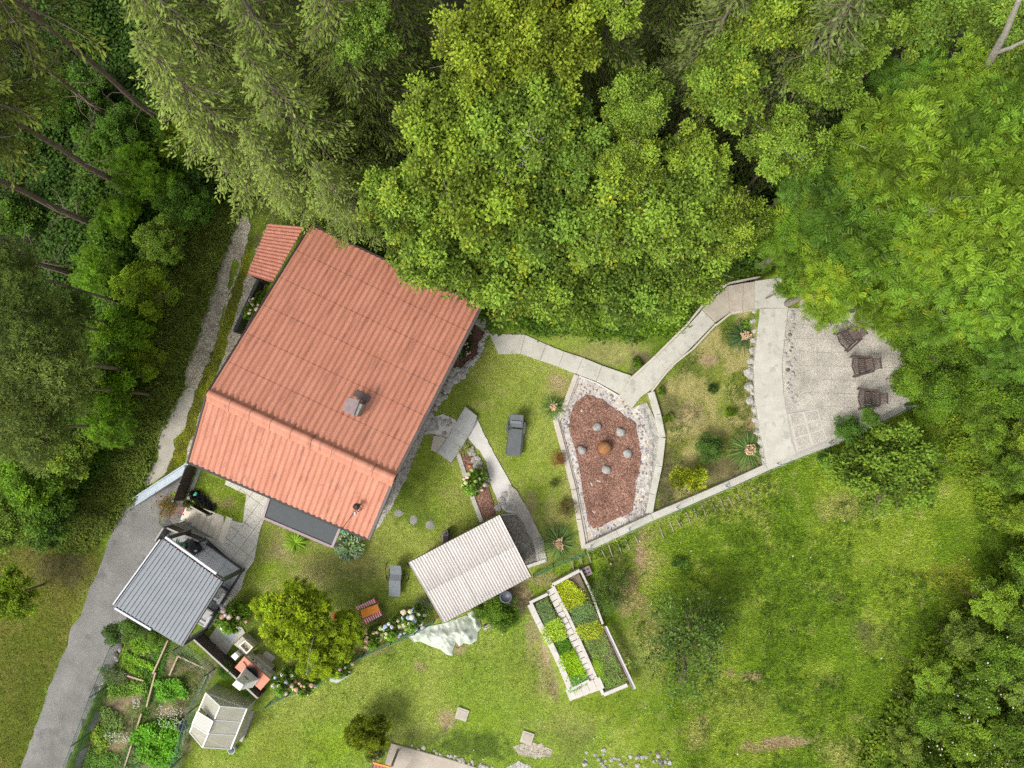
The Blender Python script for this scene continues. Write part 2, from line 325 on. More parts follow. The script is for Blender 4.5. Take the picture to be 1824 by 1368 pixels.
def crown_mesh(nm, Rr=2.5, flat=.75, nb=34, sprigs=2200, per=6, L=.15, W=.09, sp=.2, yellow=.04, comp=False, mat='leaf', blob=(.26, .42), zmin=-.3, droop=.2, ragged=.18, up=.7):
    """a crown of leaf sprigs on many uneven lobes; comp=True makes feathered (pinnate) leaves"""
    bd = rnd_dirs(nb, -.35, 1); bc = bd*Rr*rng.uniform(.25, .92, (nb, 1))*np.array([1, 1, flat]); br = Rr*rng.uniform(*blob, nb); bv = rng.uniform(.08, .92, nb); by = rng.random(nb)**3
    k = rng.choice(nb, sprigs, p=br**2/np.sum(br**2)); d = rnd_dirs(sprigs, zmin, 1)
    c = bc[k]+d*(br[k]*rng.uniform(.55, 1.0+ragged, sprigs))[:, None]
    out = c/np.linalg.norm(c, axis=1, keepdims=True)
    sv = np.clip(bv[k]+rng.normal(0, .16, sprigs), 0, 1); sy = (rng.random(sprigs) < yellow*3*by[k]+yellow*.3)
    n = sprigs*per; C = np.repeat(c, per, 0); D = np.repeat(.5*d+.5*out, per, 0); D2 = rnd_dirs(n)
    ax = D*.5+D2*.9; ax[:, 2] -= droop; ax /= np.linalg.norm(ax, axis=1, keepdims=True)
    nr = D*.5+rnd_dirs(n)*.55; nr[:, 2] += up
    C = C+D2*sp*rng.uniform(.1, 1, (n, 1))*np.array([1, 1, .55]); Ls = L*rng.uniform(.7, 1.3, n)
    v = np.clip(np.repeat(sv, per)+rng.normal(0, .13, n), 0, 1); yy = np.repeat(sy, per)*rng.uniform(.4, 1, n)
    if comp:
        nl = 6; AA = ax; S = np.cross(AA, nr); S /= np.linalg.norm(S, axis=1, keepdims=True); VV = []; TT = []; b = 0
        for q in range(nl):
            t = (q+.8)/nl; P0 = C+AA*(Ls*t)[:, None]+np.array([0, 0, -.12])*(Ls*t*t)[:, None]; wl = W*(1-.35*abs(t-.45))
            for sg in (-1, 1):
                a2 = S*sg+AA*.35; a2 /= np.linalg.norm(a2, axis=1, keepdims=True); e = P0+a2*wl
                VV.append(np.stack([P0, e+AA*wl*.22, e-AA*wl*.22], 1).reshape(-1, 3)); TT.append(np.arange(n)[:, None]*3+np.array([0, 1, 2])+b); b += 3*n
        V = np.concatenate(VV); T = np.concatenate(TT); v = np.tile(np.repeat(v, 1), nl*2); yy = np.tile(yy, nl*2)
    else:
        V, T = leaves(C, ax, nr, Ls, W*rng.uniform(.8, 1.2, n)); v = np.repeat(v, 2); yy = np.repeat(yy, 2)
    lo = rng.random((12, 3)) if False else None
    me = npmesh('_'+nm, V, T, MATS[mat], attrs={'v': ('FLOAT', 'FACE', v), 'y': ('FLOAT', 'FACE', yy)})
    return me
def limb_mesh(nm, Rr, n=16, r0=.06, flat=.75, mat='bark', z0=-.5):
    b = MB()
    for i in range(n):
        d = rnd_dirs(1, .05, .95)[0]; d2 = rnd_dirs(1, -.2, 1)[0]
        p0 = Vector((0, 0, z0*Rr)); p1 = Vector(d*Rr*.45*np.array([1, 1, flat])); p2 = Vector((d*.8+d2*.25)*Rr*np.array([1, 1, flat])*rng.uniform(.8, 1.05))
        b.tube([p0, (p0+p1)/2+Vector((0, 0, -.05*Rr)), p1, p2], [r0, r0*.7, r0*.45, r0*.12], 5)
        for _ in range(3):
            q = p1.lerp(p2, rng.uniform(.1, .8)); e = q+Vector(rnd_dirs(1, -.1, .8)[0])*Rr*rng.uniform(.12, .3); b.tube([q, e], [r0*.22, r0*.07], 4, False)
    me = bpy.data.meshes.new('_'+nm); me.from_pydata([tuple(v) for v in b.V], [], b.F); me.materials.append(MATS[mat]); me.update(); return me
# ------------------------------------------------------------ material set
leafmat('leaf', .32); leafmat('needle', .2, .6); leafmat('petal', .25, .7)
M('bark', (.13, .095, .065), (.21, .17, .13), scale=9, bump=.6)
M('dead_wood', (.26, .23, .19), (.38, .35, .30), scale=9, bump=.4)
M('roof_red', (.40, .165, .105), (.475, .21, .14), rough=.62, scale=1.6, var=.05, bump=.12, bs=60, stretch=(R(61), 3.2, .42), spots=((.20, .09, .065), 2.4, .60, .5))
M('roof_red2', (.33, .125, .085), (.42, .175, .12), rough=.75, scale=4, var=.12, bump=.3, spots=((.12, .07, .05), 9, .62, .6))
M('dark_trim', (.035, .026, .024), rough=.5, var=.1)
M('gutter', (.11, .085, .08), rough=.4, var=.1)
M('render_wall', (.62, .58, .5), rough=.9, var=.06)
M('glassy_grey', (.075, .082, .085), rough=.75, var=.06, spec=.15, bump=.05)
M('mauve_frame', (.27, .20, .215), rough=.5, var=.06)
M('steel_grey', (.215, .235, .255), rough=.6, var=.05, scale=2, bump=.03, spec=.3)
M('anthracite', (.045, .048, .055), rough=.4, var=.06, spec=.5)
M('white_metal', (.48, .50, .54), rough=.35, var=.04)
M('slat_brown', (.052, .032, .03), (.068, .044, .040), rough=.55, var=.12, scale=3, bump=.15)
M('cap_stone', (.36, .33, .31), rough=.8, var=.08)
M('paving_light', (.45, .43, .375), (.53, .51, .45), rough=.9, scale=2.2, var=.14, bs=55, bump=.6, spots=((.26, .25, .22), 7, .60, .5))
M('tile_grey', (.44, .45, .455), rough=.6, var=.06, scale=2)
M('step_beige', (.60, .545, .435), (.68, .62, .51), rough=.85, scale=2.2, var=.07, bump=.15)
M('concrete', (.40, .385, .33), (.475, .46, .40), rough=.9, scale=2.2, var=.06, bump=.25, bs=40, spots=((.29, .28, .25), 3.0, .58, .6))
M('concrete_warm', (.34, .30, .24), (.41, .365, .30), rough=.9, scale=3, var=.08, bump=.25, spots=((.32, .27, .21), 4, .58, .5))
M('concrete_grey', (.30, .305, .29), (.37, .375, .36), rough=.9, scale=3, var=.09, bump=.3)
M('white_path', (.50, .475, .44), (.57, .55, .52), rough=.8, scale=3, var=.05, bump=.15)
M('coping', (.43, .385, .32), (.49, .45, .38), rough=.85, scale=2.5, var=.06, bump=.2, spots=((.42, .36, .28), 4, .62, .5))
M('bed_block', (.46, .425, .385), (.53, .50, .46), rough=.85, scale=3, var=.06, bump=.2, spots=((.40, .36, .31), 5, .64, .6))
M('board_mauve', (.20, .15, .155), (.27, .21, .21), rough=.8, scale=5, var=.1)
M('white_board', (.50, .485, .50), rough=.6, var=.05)
M('rock', (.30, .285, .25), (.46, .44, .405), rough=.9, scale=5, var=.16, bump=.7, bd=.03, spots=((.20, .19, .16), 7, .57, .7))
M('rock_dark', (.10, .085, .07), (.17, .15, .13), rough=.9, scale=6, var=.16, bump=.6)
M('stone_grey', (.23, .22, .205), (.36, .345, .32), rough=.9, scale=8, var=.12, bump=.5)
M('slate', (.20, .195, .18), (.28, .27, .25), rough=.9, scale=6, var=.12, bump=.5)
M('rust', (.33, .13, .035), (.20, .095, .05), rough=.8, scale=6, var=.2, bump=.4, spots=((.26, .19, .13), 5, .60, .8))
M('asphalt', (.16, .155, .145), (.22, .212, .20), rough=.9, scale=.7, var=.13, bs=120, bump=.7, spots=((.115, .11, .105), .9, .56, .6))
M('patch_concrete', (.33, .305, .25), (.39, .365, .31), rough=.95, scale=2, var=.1, bs=35, bump=.4)
speckle('gravel_path', [(.40, .36, .28), (.31, .27, .20), (.46, .43, .345), (.24, .20, .145), (.37, .335, .26)], 22)
speckle('gravel_light', [(.40, .385, .345), (.31, .295, .26), (.47, .455, .42), (.23, .215, .19), (.37, .355, .32)], 17)
speckle('gravel_mix', [(.48, .45, .40), (.32, .28, .30), (.52, .49, .44), (.45, .38, .28), (.17, .15, .16), (.46, .43, .39), (.38, .35, .35)], 13)
speckle('mulch', [(.20, .095, .065), (.27, .15, .11), (.12, .06, .045), (.34, .21, .15), (.17, .085, .06), (.24, .13, .10)], 26, .9)
speckle('mulch_dark', [(.085, .042, .028), (.14, .075, .05), (.06, .032, .024), (.17, .10, .07)], 24, .9)
speckle('tile_pebble', [(.41, .38, .325), (.35, .32, .27), (.46, .43, .375), (.26, .235, .205), (.43, .40, .345)], 48, .35)
speckle('debris', [(.19, .175, .14), (.26, .24, .20), (.14, .125, .10), (.31, .29, .245)], 19, .8)
M('soil', (.135, .10, .07), (.21, .165, .12), rough=.95, scale=3, var=.18, bs=26, bump=.9, bd=.03)
M('timber', (.38, .29, .19), (.46, .36, .25), rough=.85, scale=5, var=.12)
M('old_timber', (.22, .19, .16), (.30, .265, .225), rough=.9, scale=6, var=.12)
M('shed_roof', (.45, .42, .39), (.52, .49, .46), rough=.7, scale=1.5, var=.04, bump=.08, stretch=(R(-60), 3, .45), spots=((.40, .37, .34), 4, .64, .5))
M('lounger_grey', (.105, .115, .12), rough=.75, var=.06, scale=4, bs=120, bump=.3)
M('lounger_light', (.15, .165, .18), rough=.75, var=.06, scale=4, bs=120, bump=.3)
M('black', (.02, .02, .022), rough=.5, var=.1)
M('chair_brown', (.055, .036, .030), (.085, .058, .048), rough=.6, scale=10, var=.14, bump=.2)
M('orange_top', (.78, .24, .03), (.85, .30, .05), rough=.55, scale=5, var=.06)
M('stripe_red', (.62, .05, .10), rough=.7, var=.05); M('stripe_white', (.72, .66, .66), rough=.7, var=.04)
M('red', (.60, .025, .012), rough=.5, var=.05); M('pink', (.55, .06, .16), rough=.7)
M('bbq_red', (.56, .22, .145), (.60, .26, .18), rough=.7, scale=4, var=.05); M('bbq_white', (.72, .71, .68), rough=.8, var=.03, scale=3, spots=((.55, .53, .48), 6, .64, .5))
M('cream_block', (.38, .345, .285), (.44, .405, .345), rough=.9, var=.08)
M('sink', (.62, .57, .48), rough=.5, var=.05); M('sink_in', (.34, .31, .22), rough=.6, var=.12, scale=7)
M('slab_blue', (.30, .33, .37), rough=.7, var=.05); M('zinc', (.27, .315, .36), (.34, .39, .43), rough=.5, var=.1, scale=6, metal=.2)
M('cushion', (.58, .57, .57), rough=.9, var=.04); M('seat_cush', (.40, .395, .385), rough=.9, var=.05)
M('wire_green', (.02, .10, .06), rough=.5, var=.05); M('turquoise', (.10, .50, .36), rough=.5, var=.05)
M('alu', (.56, .56, .54), rough=.4, var=.03, metal=.2); M('galv', (.36, .38, .40), rough=.45, var=.1, metal=.4)
M('barrel', (.055, .065, .08), rough=.45, var=.08, spec=.5); M('tarp_stone', (.34, .33, .31), rough=.6)
M('poly', (.50, .47, .36), (.56, .55, .47), rough=.35, var=.06, scale=.9, bump=.02, alpha=.52, spec=.6)
M('poly_open', (.48, .47, .43), rough=.3, var=.03, alpha=.9)
M('film', (.50, .55, .47), (.57, .61, .53), rough=.5, var=.06, scale=3, alpha=.82, spec=.5)
M('blossom', (.50, .49, .42), rough=.8, var=.06)
M('tile_roof_old', (.26, .10, .07), (.34, .14, .10), rough=.8, var=.15, scale=6)
M('concrete_pad', (.36, .31, .25), (.42, .37, .305), rough=.9, scale=1.6, var=.07, bump=.2, bs=50)
M('trunk_grey', (.16, .135, .115), (.25, .22, .19), rough=.9, scale=10, var=.18, bump=.6)
M('trunk_red', (.14, .10, .075), (.22, .17, .13), rough=.9, scale=8, var=.18, bump=.6)
M('straw', (.50, .34, .20), (.60, .44, .28), rough=.9, scale=20, var=.15)
colmat('ground_cover', 26, .6); colmat('grass_blade', 0)

# ------------------------------------------------------------ paved surfaces (outlines in picture pixels)
sheet('road', [(338, 836), (343, 868), (335, 905), (322, 930), (300, 950), (262, 1030), (228, 1100), (216, 1150), (190, 1225), (158, 1305), (130, 1372), (70, 1600), (-60, 1600), (38, 1368), (58, 1310), (75, 1262), (98, 1198), (120, 1148), (128, 1119), (145, 1094), (157, 1057), (178, 1010), (195, 963), (204, 935), (217, 915), (222, 902), (238, 893), (290, 862)], MATS['asphalt'], .025, jit=(12, 1.6))
sheet('track', [(446, 385), (440, 430), (428, 470), (413, 520), (400, 560), (385, 605), (370, 650), (352, 690), (330, 700), (332, 650), (352, 600), (368, 545), (383, 505), (398, 455), (412, 420), (420, 390)], MATS['gravel_path'], .02, jit=(8, 3.5), seed=3)
sheet('track_patch', [(322, 700), (334, 692), (346, 690), (345, 715), (335, 735), (333, 752), (325, 770), (308, 782), (312, 800), (305, 822), (292, 848), (268, 862), (252, 872), (262, 845), (278, 822), (284, 812), (279, 790), (284, 770), (302, 742), (308, 728)], MATS['patch_concrete'], .03, jit=(7, 2.0), seed=4)
sheet('side_path', [(478, 400), (500, 470), (470, 520), (450, 560), (430, 610), (412, 650), (395, 690), (376, 735), (352, 800), (325, 835), (335, 800), (362, 720), (378, 680), (398, 640), (408, 600), (420, 560), (430, 520), (445, 470)], MATS['gravel_path'], .02, jit=(9, 3.0), seed=5)
sheet('gravel_strip', [(870, 560), (850, 620), (785, 700), (745, 800), (700, 900), (680, 935), (655, 950), (640, 935), (700, 850), (760, 720), (830, 580)], MATS['gravel_light'], .02, jit=(9, 2.5), seed=6)

# ------------------------------------------------------------ the house
hz = {'eave': 2.6, 'ridge': 4.2, 'back': 2.4}
H_EL, H_ER = U(338, 822, 2.6), U(655, 958, 2.6); H_RL, H_RR = U(372, 700, 4.2), U(700, 850, 4.2); H_BL, H_BR = U(555, 403, 2.4), U(855, 545, 2.4)
cen = (H_EL+H_ER+H_BL+H_BR)/4
house = thing('house', 'single storey house under a large salmon red corrugated roof', 'house', (cen.x, cen.y, 0))
def bil(a, b, c, d, s, t): return a.lerp(b, s).lerp(d.lerp(c, s), t)      # a-b lower edge, d-c upper edge
def corrugated(name, a, b, c, d, cols, rows, waves, amp, mat, parent, lift=.02, stag=0.0, seg=6, lap=.05):
    """sheets of a corrugated roof: a,b along the eave, d,c along the ridge; each sheet laps over the one below"""
    n = (b-a).cross(d-a).normalized(); n = n if n.z > 0 else -n
    for r_ in range(rows):
        t0, t1 = r_/rows, (r_+1)/rows; cc = cols
        for i in range(cc):
            s0, s1 = i/cc, (i+1)/cc; V = []; k = waves*seg; F = []
            tt0 = t0-lap/rows if r_ else t0
            for q in range(k+1):
                s = s0+(s1-s0)*q/k; h = amp*(2*abs(math.cos(math.pi*q/seg))-1)
                lo = bil(a, b, c, d, s, tt0)+n*(h+lift+.012); hi = bil(a, b, c, d, s, t1)+n*(h+.004*(i % 2))
                V += [lo, hi, lo-n*.018, lo+n*0]
            for q in range(k): F += [(4*q, 4*q+4, 4*q+5, 4*q+1), (4*q+2, 4*q+6, 4*q+7, 4*q+3)]
            o = mesh(name, V, F, mat, parent)
            for p in o.data.polygons: p.use_smooth = True
            if sum(p.normal.z for p in o.data.polygons) < 0: o.data.flip_normals()
corrugated('roof_sheet', H_EL, H_ER, H_RR, H_RL, 8, 2, 4, .042, MATS['roof_red'], house, lift=.004)
corrugated('roof_sheet', H_BR, H_BL, H_RL, H_RR, 8, 6, 4, .042, MATS['roof_red'], house, lift=.004)
rd_ = (H_RR-H_RL).normalized()
for i in range(9):                        # ridge caps
    a = H_RL.lerp(H_RR, i/9)+Vector((0, 0, .01)); b = H_RL.lerp(H_RR, (i+1)/9+.012)+Vector((0, 0, .03)); sd = rd_.cross(Vector((0, 0, 1))); mb = MB(); V = []; ra = .15
    for p, k in ((a, 1), (b, 1.06)):
        V.append(p-sd*.34*k+Vector((0, 0, -.13)))
        for q in range(7): th = math.pi*q/6; V.append(p+(-sd*math.cos(th)*ra+Vector((0, 0, math.sin(th)*ra*.75+.03)))*k)
        V.append(p+sd*.34*k+Vector((0, 0, -.10)))
    mb.add(V, [(q, q+1, q+10, q+9) for q in range(8)]).build('ridge_cap', MATS['roof_red'], house, smooth=True)
def edge(name, a, b, w, h, mat, par, dz=0, out=0):
    d = (b-a).normalized(); sd = Vector((d.y, -d.x, 0)).normalized(); v = Vector((0, 0, dz))+sd*out
    return MB().bar(a+v, b+v, w, h).build(name, mat, par)
edge('gutter', H_EL, H_ER, .12, .1, MATS['dark_trim'], house, -.06, .06)
for a, b in ((H_ER, H_RR), (H_RR, H_BR)): edge('barge_board', a, b, .11, .2, MATS['gutter'], house, -.04, .07)
for a, b in ((H_RL, H_EL), (H_BL, H_RL)): edge('barge_board', a, b, .07, .2, MATS['dark_trim'], house, -.04, .05)
edge('barge_board', H_BR, H_BL, .08, .14, MATS['dark_trim'], house, -.05, .05)
ins = [cen+(p-cen)*.90 for p in (H_EL, H_ER, H_BR, H_BL)]; tops = [2.5, 2.5, 2.3, 2.3]
mids = [(ins[0].lerp(ins[3], .33), 3.75), (ins[1].lerp(ins[2], .33), 3.75)]
def wallp(a, b, za, zb, m=None):
    n = Vector((b.y-a.y, a.x-b.x, 0)).normalized()*.12; mb = MB(); ps = [(a, za)]+([m] if m else [])+[(b, zb)]
    for (p, z), (q, y) in zip(ps[:-1], ps[1:]):
        V = [(p.x, p.y, -1.3), (q.x, q.y, -1.3), (q.x, q.y, y), (p.x, p.y, z)]; V += [(x-n.x, yy-n.y, zz) for x, yy, zz in V]
        mb.add(V, [(0, 1, 2, 3), (7, 6, 5, 4), (0, 4, 5, 1), (1, 5, 6, 2), (2, 6, 7, 3), (3, 7, 4, 0)])
    return mb.build('wall', MATS['render_wall'], house)
wallp(ins[0], ins[1], 2.5, 2.5); wallp(ins[2], ins[3], 2.3, 2.3); wallp(ins[1], ins[2], 2.5, 2.3, mids[1]); wallp(ins[3], ins[0], 2.3, 2.5, mids[0])
for s in (.2, .5, .8):                     # windows in the garden wall and the gable
    a = ins[1].lerp(ins[2], s); d = (ins[2]-ins[1]).normalized(); nn = Vector((d.y, -d.x, 0))
    w = MB().box(a+nn*.03+Vector((0, 0, -a.z+1.35)), (1.1, .08, 1.1), math.atan2(d.y, d.x)).build('window', MATS['white_board'], house)
    MB().box(a+nn*.08+Vector((0, 0, -a.z+1.35)), (.96, .02, .96), math.atan2(d.y, d.x)).build('pane', MATS['glassy_grey'], w)
EXCL.append([(p.x, p.y) for p in ins])
# chimney, flashing and vent on the long slope
def onslope(px, py):                       # where a pixel meets the garden side or road side slope
    for pl in ((H_RL, H_RR, H_BR), (H_EL, H_ER, H_RR)):
        n = (pl[1]-pl[0]).cross(pl[2]-pl[0]).normalized(); d = CQ @ Vector(((px-912)/FPX, -(py-684)/FPX, -1)); o = Vector((0, 0, CAM_H))
        p = o+d*((pl[0]-o).dot(n)/d.dot(n)); ok = (p-H_RL).dot(Vector((-rd_.y, rd_.x, 0))) 
        if (ok > 0) == (pl is not None and pl[2] is H_BR): return p
    return p
cc = onslope(639, 728); ang = math.atan2(rd_.y, rd_.x)
MB().box(cc+Vector((0, 0, .10)), (.40, .50, 1.0), ang).build('chimney', MATS['slate'], house)
ch = [o for o in house.children if o.name.startswith('chimney')][0]
MB().prism([U(a, b, cc.z+.68) for a, b in ((619, 707), (641, 712), (630, 741), (609, 730))], cc.z+.60, cc.z+.68, .02).build('cap', MATS['board_mauve'], ch)
fl = MB(); q = onslope(646, 706); fl.box(q+Vector((0, 0, .06)), (.66, .26, .05), ang, Matrix.Rotation(R(-12), 3, 'X')); fl.box(q+Vector((.12, -.28, .06)), (.26, .5, .04), ang, Matrix.Rotation(R(-12), 3, 'X')); fl.build('flashing', MATS['gutter'], ch)
v = onslope(640, 900); vb = MB(); vb.tube([v, v+Vector((0, 0, .45))], .05, 8); vb.lathe(v+Vector((0, 0, .42)), [(.11, 0), (.14, .04), (.05, .12)], 10); vb.tube([v+Vector((-.15, -.1, .03)), v+Vector((-.02, -.25, .05)), v+Vector((.1, -.15, .04)), v+Vector((.05, 0, .2))], .02, 5); vb.box(v+Vector((-.17, -.05, .08)), (.12, .1, .12)); vb.build('roof_vent', MATS['dark_trim'], house, smooth=False)
a, b = onslope(633, 910), onslope(608, 944); MB().tube([a+Vector((0, 0, .06)), b+Vector((0, 0, .06))], .012, 4).build('cable', MATS['dark_trim'], house); MB().box(onslope(633, 914)+Vector((0, 0, .09)), (.06, .12, .04)).build('cable_clip', MATS['white_metal'], house)
# porch roof, far end
A, B, C_, D = U(441, 489, 1.95), U(478, 400, 1.95), U(541, 405, 2.25), U(485, 503, 2.25)
corrugated('porch_roof_sheet', A, B, C_, D, 4, 1, 4, .028, MATS['roof_red2'], house, seg=6)
for p in (A, B): MB().box((p.x+.15, p.y, .6), (.1, .1, 2.5)).build('porch_post', MATS['dark_trim'], house)
# grey canopy under the eave
A, B, C_, D = U(481, 884, 2.3), U(607, 938, 2.3), U(592, 974, 2.12), U(469, 922, 2.12)
can = MB(); 
for p, q in ((A, D), (D, C_), (C_, B)): can.bar(p, q, .1, .1)
can.build('canopy_frame', MATS['mauve_frame'], house)
cp = [x.lerp((A+B+C_+D)/4, .035) for x in (A, B, C_, D)]; MB().add(cp+[x-Vector((0, 0, .03)) for x in cp], [(3, 2, 1, 0), (4, 5, 6, 7), (0, 1, 5, 4), (1, 2, 6, 5), (2, 3, 7, 6), (3, 0, 4, 7)]).build('canopy_panel', MATS['glassy_grey'], house)
for p in (C_, D): MB().box((p.x, p.y, p.z/2-.05), (.09, .09, p.z-.08)).build('canopy_post', MATS['mauve_frame'], house)
# black slatted window boxes along the road side
def slat_fence(name, label, a, b, h, n, slats, group=None, cap=True, mat='slat_brown', lean=0, posts=True, z=None, thick=.03, cat='fence'):
    """horizontal boards between posts, from a to b (scene points)"""
    f = thing(name, label, cat, ((a.x+b.x)/2, (a.y+b.y)/2, min(a.z, b.z)), group); d = (b-a); sh = h/slats
    for i in range(n):
        p, q = a.lerp(b, i/n+.004), a.lerp(b, (i+1)/n-.004)
        for k in range(slats): MB().bar(p+Vector((0, 0, sh*(k+.5))), q+Vector((0, 0, sh*(k+.5))), thick, sh*.86).build('board', MATS[mat], f)
    if posts:
        for i in range(n+1): p = a.lerp(b, i/n); sd = Vector((d.y, -d.x, 0)).normalized()*.05; MB().box(p+sd*0+Vector((0, 0, h/2)), (.09, .09, h+.04), math.atan2(d.y, d.x)).build('post', MATS['anthracite'], f)
    if cap:
        for i in range(n): MB().bar(a.lerp(b, i/n)+Vector((0, 0, h+.035)), a.lerp(b, (i+1)/n-.002)+Vector((0, 0, h+.035)), .07, .03).build('cap_rail', MATS['cap_stone'], f)
    return f
slat_fence('planter_box', 'narrow black slatted flower box along the house wall facing the track', U(471, 505, 0), U(430, 594, 0), .8, 3, 3, cap=False, thick=.14, mat='black', cat='planter')

# ------------------------------------------------------------ entrance: stairs, paving, walls
pvg = [(404, 852), (441, 866), (486, 888), (470, 924), (462, 948), (452, 1000), (437, 1019), (430, 1048), (406, 1077), (374, 1120), (348, 1118), (330, 1100), (330, 965), (366, 960), (398, 967), (411, 927), (428, 932), (433, 915), (441, 882), (400, 863)]
ent = thing('entrance_paving', 'pale textured flags between the stairs, the canopy and the pavilion', 'paving', G(440, 950)); ent['kind'] = 'structure'; del ent['category']
for cv in ([(404, 852), (441, 866), (441, 882), (400, 863)], [(441, 866), (486, 888), (466, 936), (432, 932)], [(406, 925), (432, 932), (466, 936), (462, 948), (452, 1000), (437, 1019), (395, 966)], [(364, 956), (396, 965), (437, 1019), (432, 1016)], [(437, 1019), (430, 1048), (406, 1077), (374, 1120), (362, 1118), (428, 1012)]): pave('flag', UP(cv, .05), .05, R(-36), .52, .52, MATS['paving_light'], ent, gap=.012, th=.16, org=Vector(U(440, 960, .05)[:2]), amin=.004)
MB().prism(UP([(307, 934), (366, 958), (380, 990), (330, 990), (296, 960)], .04), -1.6, .04).build('plinth', MATS['concrete_grey'], ent)
EXCL.append([(p.x, p.y) for p in UP(pvg, .05)])
st = thing('stairs', 'eight beige steps climbing from the grey road to the entrance paving', 'stairs', U(365, 935, -1.2))
for i in range(8):
    z = -1.14+.15*(i+1); t0, t1 = i/8, (i+1)/8+.012; La, Lb = Vector((334, 896)), Vector((413, 923)); Ma, Mb = Vector((321, 925)), Vector((397, 968))
    MB().prism([U(*La.lerp(Lb, t0), z), U(*La.lerp(Lb, t1), z), U(*Ma.lerp(Mb, t1), z), U(*Ma.lerp(Mb, t0), z)], -1.5, z, .012).build('step', MATS['step_beige'], st)
MB().prism([U(321, 926, -.6), U(396, 969, .02), U(366, 961, .02), U(311, 934, -.9)], -1.5, [-.95, .02, .0, -1.0]).build('side_wall', MATS['concrete_grey'], st)
for px, a_, b_ in ((0, (343, 893), (384, 915)), (1, (384, 915), (399, 909))):
    pass
slat_fence('stair_fence', 'short dark slatted fence beside the top of the beige steps', U(350, 900, -.45), U(377, 915, -.1), .5, 1, 3, cap=True)
slat_fence('stair_fence', 'dark slatted fence above the road at the house corner', U(350, 829, 0), U(328, 888, 0), 1.0, 2, 6, cap=False)
MB().prism([U(354, 830, .03), U(360, 832, .03), U(338, 890, .03), U(332, 888, .03)], -1.5, .05, .01).build('retaining_wall', MATS['concrete_grey'])
tag(bpy.data.objects['retaining_wall'], 'narrow concrete wall below the dark fence at the house corner', 'wall')
tr = thing('drain_channel', 'pale blue grey metal channel across the end of the track', 'channel', G(290, 862))
a, b = G(243, 893), G(340, 830); d = (b-a).normalized(); sd = Vector((-d.y, d.x, 0))
for nm, o, w, h in (('channel_base', 0, .34, .06), ('channel_side', .17, .05, .2), ('channel_side', -.17, .05, .2)): MB().bar(a+sd*o+Vector((0, 0, .12)), b+sd*o+Vector((0, 0, .12)), w, h).build(nm, MATS['zinc'], tr)

# ------------------------------------------------------------ pavilion
pv = thing('pavilion', 'grey flat pavilion roof on an anthracite frame beside the road', 'pavilion', U(330, 1040, 0))
PA, PB, PC, PD = U(290, 961, 2.35), U(393, 1035, 2.35), U(322, 1149, 2.35), U(205, 1079, 2.35)
n = 17
for i in range(n):
    s0, s1 = i/n, (i+1)/n; q = [PA.lerp(PB, s0+.003), PA.lerp(PB, s1-.003), PD.lerp(PC, s1-.003), PD.lerp(PC, s0+.003)]; z = 2.35
    mb = MB().prism(q, 2.28, 2.33); e = .11; r0, r1 = q[0].lerp(q[1], .0), q[3].lerp(q[2], .0)
    mb.bar(r0+Vector((0, 0, .0)), r1+Vector((0, 0, .0)), .035, .07); mb.build('roof_panel', MATS['steel_grey'], pv)
def beam(a, b, w=.14, h=.16, m='anthracite', nm='beam', dz=0): MB().bar(a+Vector((0, 0, dz)), b+Vector((0, 0, dz)), w, h).build(nm, MATS[m], pv)
for a, b in ((PA, PB), (PB, PC), (PC, PD), (PD, PA)): beam(a, b, dz=-.16)
beam(PA+Vector((.12, .10, 0)), PB.lerp(PA, .12)+Vector((.12, .10, 0)), .09, .1, 'white_metal', 'gutter'); beam(PA.lerp(PD, .02)+Vector((-.08, 0.05, 0)), PD+Vector((-.08, .05, 0)), .05, .1, 'white_metal', 'gutter', -.02); beam(PD+Vector((-.02, -.1, 0)), PD.lerp(PC, .55)+Vector((-.02, -.1, 0)), .08, .08, 'white_metal', 'gutter', -.04)
F4 = [Vector((p.x, p.y, .06)) for p in (PA, PB, PC, PD)]
for p, t in zip(F4, (PA, PB, PC, PD)): beam(p, Vector((p.x, p.y, 2.2)), .14, .14, nm='post')
flo = thing('pavilion_floor', 'grey tiled floor under the pavilion', 'floor', U(330, 1040, 0)); flo['kind'] = 'structure'; del flo['category']
pave('tile', [(p.x, p.y) for p in F4], .08, math.atan2((PB-PA).y, (PB-PA).x), .62, .62, MATS['tile_grey'], flo, gap=.012, th=.08)
MB().prism(F4, -1.6, -.002).build('plinth', MATS['concrete_grey'], flo); EXCL.append([(p.x, p.y) for p in F4])
for a, b in ((F4[0].lerp(F4[1], .32), F4[1]), (F4[1], F4[2])): beam(a, b, .07, .1, nm='floor_rail', dz=.04)
for i in range(24):                       # small lamps of the string along the roof edge
    p = PA.lerp(PB, (i+.5)/24)+Vector((.03, .02, .02)); MB().ball(p, .022, i, 0, 1).build('bulb', MATS['blossom' if i % 3 else 'stripe_red'], pv)
slat_fence('screen_fence', 'low dark brown board screen at the upper end of the pavilion', U(309, 936, 0), U(366, 960, 0), .62, 1, 4, cap=True, thick=.05)
slat_fence('screen_fence', 'short anthracite screen at the road corner of the pavilion', U(308, 936, 0), U(294, 958, 0), .8, 1, 4, cap=True, mat='anthracite')
